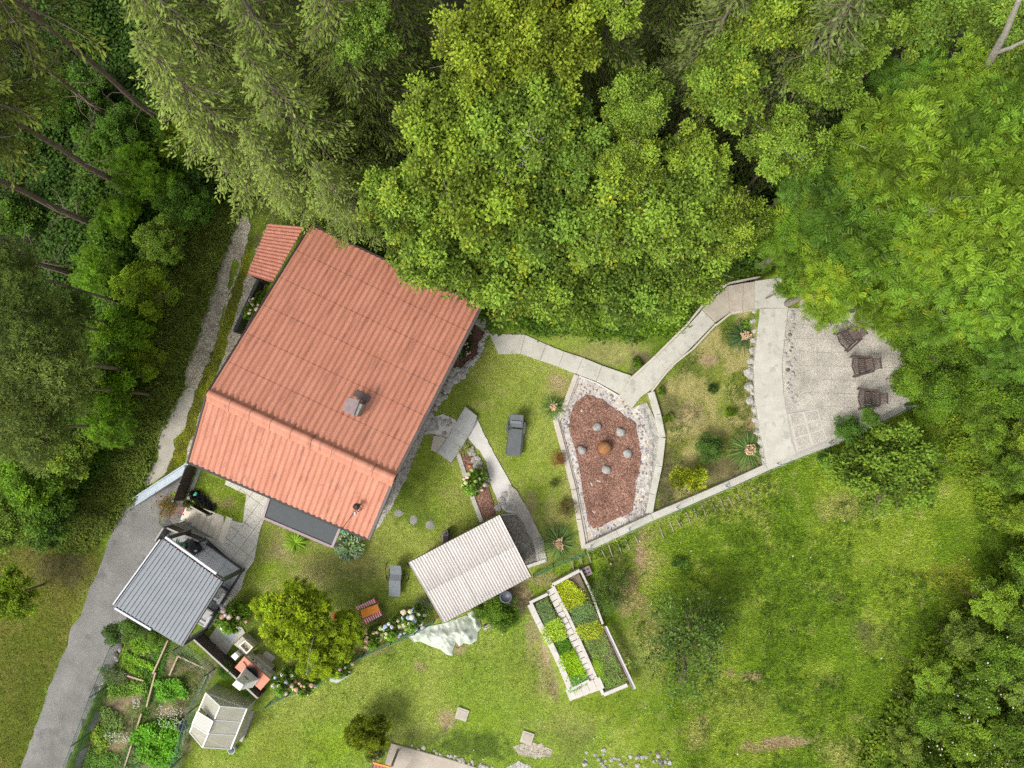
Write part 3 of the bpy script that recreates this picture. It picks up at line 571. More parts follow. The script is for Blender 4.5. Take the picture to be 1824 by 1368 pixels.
# ------------------------------------------------------------ garden paths, terrace, gravel garden
def slabs(par, name, up, lo, z0, z1, mat, ch=.012, bot=-.1, gap=.006):
    """paving slabs between two pixel lines (one slab for each pair of neighbouring points)"""
    n = len(up)-1
    for i in range(n):
        z = z0+(z1-z0)*i/max(1, n-1); q = [U(*up[i], z), U(*up[i+1], z), U(*lo[i+1], z), U(*lo[i], z)]; c = sum(q, Vector())/4
        q = [c+(p-c)*(1-gap) for p in q]; MB().prism(q, min(z-.08, bot), z, ch).build(name, mat, par)
    EXCL.append([(p.x, p.y) for p in UP(list(up)+list(lo)[::-1], (z0+z1)/2)])
p1 = thing('path', 'pale concrete slab path from the house bed to the gravel garden', 'path', U(990, 640)); p1['kind'] = 'structure'; del p1['category']
slabs(p1, 'slab', [(871, 594), (936, 596), (973, 613), (1005, 626), (1039, 637), (1073, 651), (1131, 671)], [(888, 631), (927, 630), (962, 642), (995, 653), (1026, 666), (1062, 679), (1106, 703)], .05, .12, MATS['concrete'])
p2 = thing('path', 'long concrete slab path climbing towards the terrace steps', 'path', U(1190, 620)); p2['kind'] = 'structure'; del p2['category']
slabs(p2, 'slab', [(1103, 704), (1118, 681), (1143, 658), (1170, 634), (1199, 606), (1226, 580), (1251, 552)], [(1126, 727), (1142, 707), (1163, 692), (1190, 664), (1214, 637), (1240, 610), (1274, 575)], .17, .24, MATS['concrete'])
def coping(name, label, pts, z, w, h, mat, par=None, ch=.01, cat='wall', bot=None, step=None):
    """a low wall following a pixel line; every straight run is a part"""
    t = par or thing(name, label, cat, U(*pts[len(pts)//2], z)); W = [U(a, b, z) for a, b in pts]
    for i in range(len(W)-1):
        a, b = W[i], W[i+1]; L = (b-a).length; k = max(1, round(L/step)) if step else 1; d = (b-a).normalized(); s = Vector((-d.y, d.x, 0))*w/2
        for j in range(k):
            p, q = a.lerp(b, j/k+.003), a.lerp(b, (j+1)/k-.003); zz = z+.0015*((i+j) % 3)
            MB().prism([p-s, q-s, q+s, p+s], (bot if bot is not None else z-h), zz, ch).build('block', MATS[mat], t)
    return t
kb = thing('path_edging', 'thin pale kerb on both edges of the climbing slab path', 'kerb', U(1200, 600, .2))
coping('', '', [(1161, 697), (1195, 653), (1234, 622), (1276, 577)], .33, .07, .3, 'coping', kb, 0)
coping('', '', [(1122, 676), (1168, 634), (1222, 580), (1250, 546), (1296, 505), (1345, 495), (1385, 491)], .34, .09, .3, 'coping', kb, 0)
ts = thing('stairs', 'wide beige steps at the top of the climbing slab path', 'stairs', U(1310, 530, .3))
for i, (a, b, c, d, m) in enumerate([((1251, 550), (1297, 509), (1301, 556), (1275, 574), 'concrete_warm'), ((1297, 509), (1325, 504), (1324, 554), (1301, 556), 'concrete_warm'), ((1325, 504), (1346, 501), (1345, 550), (1324, 554), 'concrete_warm'), ((1346, 500), (1368, 497), (1366, 548), (1345, 550), 'concrete'), ((1368, 497), (1400, 492), (1404, 549), (1366, 548), 'concrete')]):
    z = (.30, .45, .60, .78, .785)[i]; MB().prism([U(*a, z), U(*b, z), U(*c, z), U(*d, z)], -.1, z, .012).build('step', MATS[m], ts)
coping('', '', [(1277, 578), (1302, 558), (1345, 551)], .42, .08, .5, 'coping', kb, 0)
EXCL.append([(p.x, p.y) for p in UP([(1251, 550), (1297, 505), (1404, 490), (1404, 550), (1275, 576)], .5)])
# terrace
walk = [(1354, 549), (1404, 549), (1398, 600), (1393, 653), (1396, 701), (1401, 733), (1412, 790), (1420, 812), (1366, 830), (1362, 800), (1354, 765), (1345, 706), (1343, 653), (1349, 600)]
W = UP(walk, .79); EXCL.append([(p.x, p.y) for p in W]); o = MB().prism(W, .2, .79, .01).build('terrace_walkway', MATS['concrete'], None); o['kind'] = 'structure'
div = [(1404, 549), (1428, 549), (1424, 600), (1425, 653), (1433, 728), (1401, 733), (1396, 701), (1393, 653), (1398, 600)]
sheet('divider_bed', div, MATS['tile_pebble'], .02, flatz=.76)
pat = [(1428, 480), (1560, 440), (1640, 560), (1625, 712), (1545, 752), (1468, 790), (1433, 728), (1424, 640), (1424, 560)]
pto = thing('terrace_floor', 'square pebble textured tiles of the seating terrace', 'floor', U(1510, 650, .75)); pto['kind'] = 'structure'; del pto['category']
pave('tile', UP(pat, .8), .8, R(-1.5), .585, .585, MATS['tile_pebble'], pto, gap=.012, th=.2, wob=.0025)
MB().prism(UP(pat, .78), .1, .785).build('bedding', MATS['cap_stone'], pto); MB().prism(UP([(1395, 700), (1433, 726), (1462, 726), (1480, 786), (1418, 812), (1400, 760)], .77), .1, .775).build('bedding', MATS['cap_stone'], pto); EXCL.append([(p.x, p.y) for p in UP(pat, .8)])
gr = thing('paving_grid', 'six beige squares framed by white strips at the corner of the terrace', 'paving', U(1440, 765, .8))
g4 = [(1404, 737), (1457, 729), (1474, 783), (1420, 806)]; gb = lambda s, t, z=.82: U(*(Vector(g4[0]).lerp(Vector(g4[1]), s)).lerp(Vector(g4[3]).lerp(Vector(g4[2]), s), t), z)
MB().prism([gb(0, 0), gb(1, 0), gb(1, 1), gb(0, 1)], .74, .805).build('strip_frame', MATS['concrete'], gr)
for i in range(2):
    for j in range(3): MB().prism([gb(.06+i*.48, .04+j*.32), gb(.06+i*.48+.40, .04+j*.32), gb(.06+i*.48+.40, .04+j*.32+.27), gb(.06+i*.48, .04+j*.32+.27)], .79, .812, 0).build('square', MATS['tile_pebble'], gr)
def rock(par, px, py, z, r, seed, mat='rock', flat=.6, dz=0):
    p = U(px, py, z); q = random.Random(seed); r *= .92
    return MB().ball((p.x, p.y, z+r*flat*.35+dz), (r*q.uniform(.85, 1.2), r*q.uniform(.8, 1.15), r), seed, .16, 2, flat).build('stone', MATS[mat], par)
rw = thing('rock_edging', 'row of rounded pale boulders along the terrace walkway', 'stones', U(1338, 650, .4))
for i, (a, b, r) in enumerate([(1345, 554, 7), (1342, 572, 6), (1344, 589, 6), (1342, 606, 6), (1341, 624, 6.5), (1339, 643, 8), (1336, 665, 10), (1334, 689, 9), (1335, 713, 8), (1343, 729, 6), (1346, 748, 7), (1350, 770, 7), (1354, 786, 6), (1357, 803, 6), (1360, 818, 5), (1348, 560, 5), (1338, 655, 6), (1340, 700, 6)]): rock(rw, a, b, .5, r/39, 100+i, flat=.9)
rs = thing('stone_row', 'broken stones set in the gravel between walkway and terrace tiles', 'stones', U(1415, 650, .75)); q = random.Random(5)
for i in range(30):
    t = i/30; x = 1409+q.uniform(-8, 7)+(-6*math.sin(t*3))+t*8; y = 556+t*172
    rock(rs, x, y, .80, q.uniform(1.8, 4.6)/39, 200+i, 'rock_dark' if i in (7, 11, 12, 18, 22) else ('stone_grey', 'stone_grey', 'rock')[i % 3], .3)
# long wall along the lower edge of the garden
lw = coping('garden_wall', 'long pale concrete wall below the gravel garden and terrace', [(1044, 976), (1075, 962), (1100, 950), (1162, 921), (1235, 890), (1300, 862), (1366, 832), (1420, 810), (1480, 788), (1545, 757), (1612, 723)], .30, .30, 1.6, 'concrete', step=1.6, bot=-1.5)
EXCL.append([(p.x, p.y) for p in UP([(1036, 965), (1612, 712), (1616, 732), (1044, 988)], .2)])
wf = thing('wall_fence', 'thin steel posts and wires on top of the long concrete wall', 'fence', U(1300, 862, .3))
pp = [U(a, b, .3) for a, b in [(1052, 973), (1120, 942), (1205, 904), (1292, 866), (1384, 826), (1476, 789), (1560, 750), (1610, 724)]]
for p in pp: MB().tube([p, p+Vector((0, 0, .95))], .025, 6).build('post', MATS['galv'], wf); MB().lathe(p, [(.07, 0), (.07, .015)], 8).build('post_foot', MATS['white_metal'], wf)
for h in (.35, .65, .92):
    for a, b in zip(pp[:-1], pp[1:]): MB().tube([a+Vector((0, 0, h)), b+Vector((0, 0, h))], .005, 3).build('wire', MATS['galv'], wf)
# stakes on the slope under the wall
q = random.Random(9)
nb_ = 0
for i in range(22):
    if i in (8, 9): continue
    nb_ += 1
    x = 1024+i*15.2-(8 if i < 3 else 0)+q.uniform(-2, 2); y = 996-i*5.9+q.uniform(-2, 2)-(6 if i > 12 else 0); p = G(x, y, .05); e = G(x+7+q.uniform(-1, 2), y+17+q.uniform(-3, 4), .04); p.z = max(p.z, e.z)
    o = MB().bar(p, e, .045, .05).build('slope_batten', MATS['old_timber']); tag(o, '%s wooden batten on the slope under the long wall, counted from the raised beds' % ORD[nb_-1], 'batten', 'battens laid across the slope')
# gravel garden
gvl = [(1028, 668), (1060, 681), (1104, 706), (1125, 728), (1137, 722), (1150, 760), (1157, 800), (1157, 850), (1148, 905), (1138, 926), (1048, 968), (1040, 940), (1020, 860), (1004, 780), (998, 752), (1012, 725)]
sheet('gravel_bed', gvl, MATS['gravel_mix'], .03, flatz=.0, rough=.012, cell=.16)
mul = [(1043, 703), (1058, 706), (1072, 712), (1106, 737), (1131, 753), (1137, 782), (1142, 812), (1138, 838), (1131, 860), (1129, 889), (1126, 910), (1117, 917), (1090, 926), (1072, 938), (1057, 941), (1048, 932), (1038, 877), (1032, 835), (1021, 787), (1013, 762), (1015, 737), (1025, 717)]
sheet('mulch_bed', mul, MATS['mulch'], .06, flatz=0, jit=(5, .8), excl=False, rough=.03, cell=.14)
coping('bed_wall', 'stepped beige coping on the lawn side of the gravel garden', [(1027, 667), (1003, 731), (989, 746), (1004, 802), (1022, 872), (1041, 978)], .14, .23, .4, 'coping', ch=.02, step=1.4)
coping('bed_kerb', 'pale inner kerb between beige coping and loose gravel', [(1032, 670), (1007, 733), (995, 750), (1009, 800), (1027, 870), (1047, 972)], .07, .09, .2, 'coping', ch=0, cat='kerb')
coping('bed_kerb', 'white kerb under the slab path at the top of the gravel garden', [(1028, 669), (1062, 682), (1103, 706)], .09, .07, .25, 'white_path', ch=0, cat='kerb')
iw = UP([(1137, 722), (1152, 716), (1167, 748), (1174, 779), (1167, 830), (1156, 915), (1138, 924), (1148, 895), (1156, 840), (1157, 800), (1150, 760)], .04); o = MB().prism(iw, -.2, .07, .01).build('stone_band', MATS['rock']); tag(o, 'uneven pale stone band between gravel and outer coping', 'stone band'); EXCL.append([(p.x, p.y) for p in iw])
rb = ORG
for i, (a, b) in enumerate([(1146, 735), (1153, 748), (1156, 762), (1161, 778), (1162, 795), (1161, 812), (1160, 830), (1158, 848), (1155, 866), (1152, 884), (1148, 902), (1145, 916)]): 
    p = U(a, b, .07); MB().ball((p.x, p.y, .05), (.11, .22, .08), i, .14, 1).build('stone', MATS['rock'], o)
coping('bed_wall', 'pale outer coping on the slope side of the gravel garden', [(1160, 698), (1172, 738), (1180, 779), (1174, 830), (1163, 880), (1157, 915)], .20, .30, .5, 'concrete', ch=.02, step=1.5)
for i, (a, b, r, lb) in enumerate([(1064, 760, 8, 'grey boulder highest up on the red mulch'), (1106, 769.5, 8.6, 'grey boulder nearest the upper right kerb of the mulch'), (1037, 802, 7.8, 'beige grey boulder near the beige coping'), (1118.5, 808, 8, 'grey boulder beside the right edge of the mulch'), (1081, 837, 8.4, 'grey boulder lowest of the ring on the mulch')]):
    p = U(a, b, .2); o = MB().ball((p.x, p.y, .09), (r/40, r/40*(.92+.04*(i % 4)), .13+.015*(i % 3)), 30+i, .11, 3).build('boulder', MATS['stone_grey'], smooth=True); tag(o, lb, 'stone', 'round stones on the mulch bed')
p = U(1077, 798, .25); o = MB().ball((p.x, p.y, .26), (.30, .30, .28), 3, .02, 3).build('rusty_ball', MATS['rust'], smooth=True); tag(o, 'rust brown ball in the middle of the mulch bed', 'ball')

# ------------------------------------------------------------ diagonal slabs, white path, pond, planting bed
dg = thing('slab_bridge', 'diagonal grey slabs laid across the white stone path', 'paving', U(812, 773, .15))
uL = [(829, 724), (818, 742), (808, 762), (796, 781), (778, 806)]; uR = [(850, 741), (844, 760), (833, 779), (822, 797), (804, 824)]
for i in range(4): MB().prism([U(*p, .24-.02*i) for p in (uL[i], uR[i], uR[i+1], uL[i+1])], -.1, .24-.02*i, .012).build('slab', MATS['concrete_grey'], dg)
MB().prism(UP([(772, 776), (786, 777), (796, 782), (779, 806), (767, 802)], .10), -.1, .10, .01).build('lower_step', MATS['cream_block'], dg); EXCL.append([(p.x, p.y) for p in UP([(766, 803), (772, 776), (829, 722), (852, 745), (803, 826)], .1)])
wp = [(849, 745), (857, 762), (875, 798), (890, 825), (905, 853), (912, 866), (921, 876), (942, 910), (968, 965), (972, 1000), (958, 1006), (955, 985), (950, 967), (930, 928), (921, 916), (903, 912), (894, 905), (886, 890), (876, 867), (870, 840), (866, 822), (855, 803), (843, 792), (826, 768)]
sheet('white_path', wp, MATS['white_path'], .05, jit=(7, .7), rough=.004)
sheet('pebble_path', [(905, 862), (919, 872), (942, 910), (968, 965), (974, 1000), (962, 1004), (955, 985), (948, 962), (930, 925), (916, 910), (908, 885)], MATS['tile_pebble'], .075, jit=(7, .8), excl=False)
mo = thing('mosaic_landing', 'white cemented stones between house edge and diagonal slabs', 'stones', U(785, 755)); q = random.Random(4)
sheet('landing_bed', [(757, 740), (773, 741), (790, 738), (812, 748), (818, 760), (796, 782), (779, 778), (770, 770)], MATS['white_path'], .03, parent=mo, jit=(6, 1))
for i in range(34):
    x = q.uniform(764, 812); y = q.uniform(741, 776)
    if inpoly(np.array([x]), np.array([y]), [(760, 741), (773, 741), (812, 750), (792, 777), (774, 772)])[0]: rock(mo, x, y, .05, q.uniform(2.2, 4.4)/39, 300+i, 'rock', .35)
MB().ball((*U(765, 757)[:2], .08), (.28, .42, .12), 5, .15, 2).build('stone', MATS['rock'], mo)
ss = thing('stone_mosaic', 'crooked band of flat stones between the white path and flower bed', 'stones', U(850, 815)); 
for i in range(44):
    t = i/44; x = 826+t*46+q.uniform(-7, 6); y = 788+t*82+math.sin(t*3)*-8+q.uniform(-4, 4); rock(ss, x, y, .05, q.uniform(2.2, 5)/39, 350+i, 'rock', .35)
for i, (a, b, r) in enumerate([(893, 893, 9), (905, 902, 8), (899, 880, 7), (912, 893, 6), (887, 905, 6), (915, 905, 7)]): rock(ss, a, b, .04, r/39, 420+i, 'rock', .3)
sheet('planting_bed', [(816, 792), (834, 794), (846, 806), (857, 833), (866, 850), (870, 868), (878, 893), (884, 917), (862, 925), (850, 900), (838, 866), (826, 830)], MATS['mulch'], .05, jit=(5, 1), rough=.02, cell=.2)
cu = coping('bed_kerb', 'narrow concrete kerb on the lawn side of the hydrangea bed', [(815, 806), (823, 830), (831, 855), (843, 890), (858, 930)], .10, .19, .3, 'concrete', ch=.01, step=1.1, cat='kerb')
pn = [(894, 917), (921, 916), (932, 930), (944, 950), (954, 972), (958, 1004), (938, 1008), (915, 985), (890, 945)]
sheet('pond_basin', pn, MATS['debris'], .04, rough=.03, cell=.14); o = bpy.data.objects['pond_basin']
coping('pond_rim', 'narrow stone rim of the dry grey pond behind the shed', [(892, 918), (921, 915), (934, 931), (946, 951), (956, 973), (960, 1004)], .10, .08, .2, 'cap_stone', ch=.01, cat='rim')
coping('pond_rim', 'short white kerb at the lower end of the dry pond', [(938, 1010), (972, 998)], .12, .14, .3, 'white_path', ch=.01, cat='kerb')
# stones along the house bed
hb = thing('rock_border', 'crooked border of rough pale rocks between lawn and house bed', 'stones', U(810, 640)); q = random.Random(8)
line = [(868, 588), (862, 606), (856, 622), (846, 640), (834, 652), (824, 662), (808, 668), (798, 690), (786, 708), (776, 716), (770, 735), (764, 752), (760, 772)]
for i in range(58):
    t = i/58*(len(line)-1); k = int(t); p = Vector(line[k]).lerp(Vector(line[min(k+1, len(line)-1)]), t-k); w = 3 if k < 5 else 7
    rock(hb, p.x+q.uniform(-w, w), p.y+q.uniform(-w, w)*.8, .05, q.uniform(3.2, 6.2)/39*(1.25 if 4 < k < 9 else 1), 500+i, 'rock', .7)
rock(hb, 812, 676, .05, 9/39, 571, 'rock', .6); rock(hb, 822, 668, .05, 9/39, 572, 'rock', .6); rock(hb, 771, 752, .0, 10/39, 573, 'rock', .5)
sheet('bark_bed', [(842, 575), (860, 590), (860, 606), (852, 626), (840, 644), (824, 656), (806, 655), (822, 615), (835, 585)], MATS['mulch_dark'], .05, rough=.02, cell=.2)
for i, (a, b, lb) in enumerate([(710, 914, 'flat stepping stone closest to the house'), (737, 926, 'middle one of three stepping stones in the lawn'), (766, 935, 'stepping stone closest to the shed')]):
    p = U(a, b, .02); o = MB().ball((p.x, p.y, .0), ((.22, .16, .035), (.16, .22, .035), (.2, .2, .035))[i], 60+i, .07, 3).build('stepping_stone', MATS['slate']); tag(o, lb, 'stepping stone', 'stepping stones in the lawn')

# ------------------------------------------------------------ raised vegetable beds
def prismpx(px, z, z0, mat, name, par, ch=.012): return MB().prism(UP(px, z), z0, z, ch).build(name, MATS[mat], par)
vb = thing('raised_bed', 'larger raised vegetable bed with a mauve board on its outer side', 'raised bed', G(1055, 1130)); zb = -.18
def rim(par, pts, mats, w=.17, z=zb, h=.55):
    W = [U(a, b, z) for a, b in pts]
    for i in range(len(W)-1):
        a, b = W[i], W[i+1]; k = max(1, round((b-a).length/1.0)); d = (b-a).normalized(); s = Vector((-d.y, d.x, 0))*w/2
        for j in range(k): p, q_ = a.lerp(b, j/k+.004), a.lerp(b, (j+1)/k-.004); MB().prism([p-s, q_-s, q_+s, p+s], z-h, z+.003*((i+j) % 2), .01).build('block', MATS[mats], par)
rim(vb, [(984, 1042), (1033, 1016)], 'bed_block', .15); rim(vb, [(984, 1042), (1015, 1103), (1046, 1172), (1075, 1238)], 'bed_block', .14); rim(vb, [(1075, 1238), (1118, 1220)], 'bed_block', .16); rim(vb, [(1034, 1016), (1052, 1052), (1074, 1112)], 'bed_block', .10)
a, b = U(1075, 1114, zb+.1), U(1127, 1225, zb+.1); MB().bar(a, b, .05, .3).build('side_board', MATS['board_mauve'], vb); MB().bar(a+Vector((.08, 0, .1)), b+Vector((.08, 0, .1)), .10, .05).build('side_board', MATS['white_board'], vb)
vb2 = thing('raised_bed', 'smaller raised vegetable bed nearer the shed', 'raised bed', G(990, 1140))
rim(vb2, [(943, 1074), (976, 1058)], 'bed_block', .13); rim(vb2, [(944, 1076), (960, 1110), (980, 1146), (1000, 1188), (1016, 1228)], 'bed_block', .26); rim(vb2, [(1016, 1229), (1050, 1212)], 'bed_block', .12)
wk = thing('bed_walkway', 'row of pale slabs leading between the two raised beds', 'paving', G(1020, 1140))
la = [(974, 1052), (1050, 1216)]; lb = [(984, 1046), (1062, 1211)]
for i in range(16):
    f = lambda l, t: Vector(l[0]).lerp(Vector(l[1]), t); MB().prism([U(*f(la, i/16+.003), -.3), U(*f(la, (i+1)/16-.003), -.3), U(*f(lb, (i+1)/16-.003), -.3), U(*f(lb, i/16+.003), -.3)], -.75, -.3+.004*(i % 2), .01).build('slab', MATS['bed_block'], wk)
sw = thing('garden_steps', 'six pale slabs stepping along the foot of the raised beds', 'steps', G(1035, 1235))
for i in range(6):
    z = -.62+.09*i; x = 995+i*12.4; y = 1234-i*4.6; MB().prism([U(x, y, z), U(x+11.6, y-5.2, z), U(x+20, y+14.6, z), U(x+8, y+20, z)], -.9, z, .01).build('slab', MATS['bed_block'], sw)
for nm, ps in (('bed_soil', [(988, 1044), (1031, 1021), (1072, 1114), (1122, 1219), (1078, 1236)]), ('bed_soil', [(948, 1077), (974, 1064), (1046, 1211), (1018, 1224)])):
    sheet(nm, ps, MATS['soil'], .0, flatz=-.36, rough=.025, cell=.15, parent=(vb if ps[0][0] == 988 else vb2))
EXCL.append([(p.x, p.y) for p in UP([(938, 1074), (976, 1052), (984, 1040), (1036, 1012), (1130, 1226), (1072, 1246), (1000, 1256), (992, 1236)], -.3)])
for i, (a, b, lb) in enumerate([(823, 1272, 'square concrete inspection cover alone in the open lawn'), (939, 1314, 'square concrete inspection cover beside a bare gravel patch')]):
    p = G(a, b, .05); t = thing('inspection_cover', lb, 'manhole cover', (p.x, p.y, p.z-.05), 'square concrete covers in the lawn'); MB().box((p.x, p.y, p.z-.02), (.52, .5, .1), R(-18)).build('frame', MATS['cream_block'], t); MB().box((p.x, p.y, p.z+.033), (.36, .34, .02), R(-18)).build('lid', MATS['concrete_warm'], t)
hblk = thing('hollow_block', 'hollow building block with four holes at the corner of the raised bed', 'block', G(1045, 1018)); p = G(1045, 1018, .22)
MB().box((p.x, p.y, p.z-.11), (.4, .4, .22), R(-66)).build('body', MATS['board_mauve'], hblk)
for dx in (-.08, .08):
    for dy in (-.08, .08): v = Matrix.Rotation(R(-66), 3, 'Z') @ Vector((dx, dy, 0)); MB().box((p.x+v.x, p.y+v.y, p.z), (.06, .1, .012), R(-66)).build('hole_plate', MATS['black'], hblk)  # black plates on the solid body imitate the shaded depth of the holes
# concrete pad and tiled lean-to at the bottom edge
padp = [(696, 1324), (730, 1333), (800, 1352), (870, 1374), (960, 1410), (960, 1500), (640, 1500), (684, 1365)]
z = G(740, 1350).z+.08; o = MB().prism(UP(padp, z), z-.6, z, .02).build('concrete_pad', MATS['concrete_pad']); o['kind'] = 'structure'; EXCL.append([(p.x, p.y) for p in UP(padp, z)])
lt = thing('lean_to', 'corner of a small red tiled roof at the lower picture edge', 'shed', G(680, 1400)); A, B, C_, D = U(655, 1400, 1.0), U(700, 1412, 1.0), U(697, 1367, 1.15), U(664, 1358, 1.15)
corrugated('roof_tile', A, B, C_, D, 2, 2, 3, .02, MATS['tile_roof_old'], lt); MB().bar(D, C_, .06, .08).build('edge_board', MATS['orange_top'], lt); MB().bar(D, A, .06, .1).build('edge_board', MATS['anthracite'], lt)
for p in (A, B, C_, D): MB().box((p.x, p.y, (p.z-.5)/2-.1), (.08, .08, p.z+.35)).build('post', MATS['old_timber'], lt)
rp = thing('rubble_row', 'loose pale rubble along the concrete pad at the lower edge', 'stones', G(800, 1350)); q = random.Random(12)
for i in range(50): t = i/50; x = 735+t*150+q.uniform(-6, 6); y = 1336+t*38+q.uniform(-9, 3); rock(rp, x, y, G(x, y).z, q.uniform(1.5, 5)/39, 600+i, 'rock', .5)
rp = thing('rubble_heap', 'scattered white and brown rubble in the grass at the lower edge', 'stones', G(1130, 1360))
for i in range(60): x = q.uniform(1040, 1195); y = 1358+q.gauss(0, 9)-(x > 1140)*6; rock(rp, x, y, G(x, y).z, q.uniform(1.5, 5)/39, 660+i, 'rock' if i % 4 else 'rock_dark', .5)
sheet('gravel_patch', [(915, 1330), (935, 1322), (965, 1324), (985, 1335), (980, 1348), (950, 1350), (925, 1342)], MATS['gravel_path'], .02, jit=(6, 2), seed=8)
sheet('gravel_patch', [(900, 1368), (925, 1356), (945, 1362), (960, 1390), (890, 1390)], MATS['gravel_light'], .02, jit=(6, 2), seed=9)

# ------------------------------------------------------------ ground: one sheet, its colour by what grows there, plus some painted shade
BLOBS = []          # (px, py, rx, ry, colour, strength)
def cg(h): return np.array(h)
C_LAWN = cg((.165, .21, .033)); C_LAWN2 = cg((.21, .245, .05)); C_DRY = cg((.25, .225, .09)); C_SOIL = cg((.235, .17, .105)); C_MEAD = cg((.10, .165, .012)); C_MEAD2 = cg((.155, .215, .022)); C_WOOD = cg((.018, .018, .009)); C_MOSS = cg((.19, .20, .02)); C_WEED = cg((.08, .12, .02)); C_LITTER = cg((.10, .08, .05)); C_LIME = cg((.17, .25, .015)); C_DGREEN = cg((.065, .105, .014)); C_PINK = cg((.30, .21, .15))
EXCL_M = np.zeros_like(XX, bool)
def build_ground():
    Pz = [(XX, YY)]; t = fbm(XX, YY, .55, 1, 5); t2 = fbm(XX, YY, 1.6, 5, 4); t3 = fbm(XX, YY, 4.5, 9, 3)
    def mix(a, b, k): return a*(1-k[..., None])+b*k[..., None]
    def sm(x, a, b): x = np.clip((x-a)/(b-a), 0, 1); return x*x*(3-2*x)
    def soft(poly, w, nz=.6):
        W = [G(a, b) for a, b in poly]; ins = inpoly(XX, YY, W); d = distpoly(XX, YY, W); d = np.where(ins, d, -d)+(t2-.5)*nz*2; return sm(d, -w, w)
    c = mix(C_MEAD, C_MEAD2, sm(t, .40, .62)); c = mix(c, C_DRY, sm(t2, .62, .8)*.35)
    lawn = soft([(560, 940), (640, 965), (700, 870), (770, 720), (860, 600), (1030, 660), (1140, 700), (1345, 545), (1350, 700), (1365, 830), (1045, 980), (945, 1020), (790, 1110), (640, 1180), (520, 1240), (425, 1150), (400, 1100), (460, 940), (480, 920)], .15, .1)
    lc = mix(C_LAWN, C_LAWN2, sm(t, .42, .6)); lc = mix(lc, C_DRY, sm(t2, .58, .74)*.4); c = mix(c, lc, lawn)
    lowlawn = soft([(470, 1262), (640, 1180), (780, 1110), (940, 1060), (1010, 1250), (1200, 1368), (1200, 1600), (330, 1600), (350, 1262)], .5, .6); c = mix(c, mix(cg((.16, .225, .03)), cg((.21, .255, .05)), sm(t, .4, .62)), lowlawn)
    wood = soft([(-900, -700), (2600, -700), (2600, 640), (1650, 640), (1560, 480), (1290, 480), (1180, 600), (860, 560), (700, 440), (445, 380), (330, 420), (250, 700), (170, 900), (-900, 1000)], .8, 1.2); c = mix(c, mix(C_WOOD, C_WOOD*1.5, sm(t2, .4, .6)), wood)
    bank = soft([(445, 380), (300, 340), (200, 500), (170, 900), (60, 960), (-900, 960), (-900, 1010), (60, 1000), (225, 915), (275, 840), (300, 720), (380, 520)], .4, .6); c = mix(c, mix(C_WEED, C_WEED*1.4, t3), bank)
    verge = soft([(-900, 960), (200, 930), (150, 1080), (40, 1368), (-50, 1700), (-900, 1700)], .5, .8); c = mix(c, mix(cg((.085, .105, .014)), cg((.12, .12, .025)), sm(t, .4, .6)), verge)
    moss = soft([(455, 400), (445, 470), (420, 560), (395, 640), (365, 735), (335, 820), (285, 855), (330, 740), (370, 650), (400, 560), (432, 460)], .2, .3); c = mix(c, mix(C_MOSS, cg((.11, .12, .02)), sm(t2, .4, .6)), moss)
    sl = soft([(1175, 690), (1280, 580), (1345, 550), (1340, 640), (1350, 760), (1366, 828), (1165, 915), (1185, 780)], .2, .3); c = mix(c, mix(cg((.13, .145, .03)), C_DRY, sm(t2, .42, .66)), sl)
    vg = soft([(250, 1100), (330, 1142), (385, 1192), (345, 1262), (320, 1400), (280, 1900), (0, 1900), (130, 1400), (188, 1226)], .2, .2); c = mix(c, mix(cg((.12, .17, .04)), C_LITTER*1.7, sm(t2, .38, .58)), vg)
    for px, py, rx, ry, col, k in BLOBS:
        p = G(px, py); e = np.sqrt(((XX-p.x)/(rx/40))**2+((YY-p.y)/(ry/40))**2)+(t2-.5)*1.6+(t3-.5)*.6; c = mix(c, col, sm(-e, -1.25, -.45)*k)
    c = c*(1+.3*(t3-.5))[..., None]*(1+.2*(t2-.5))[..., None]*1.12
    return c
B_ = BLOBS.append
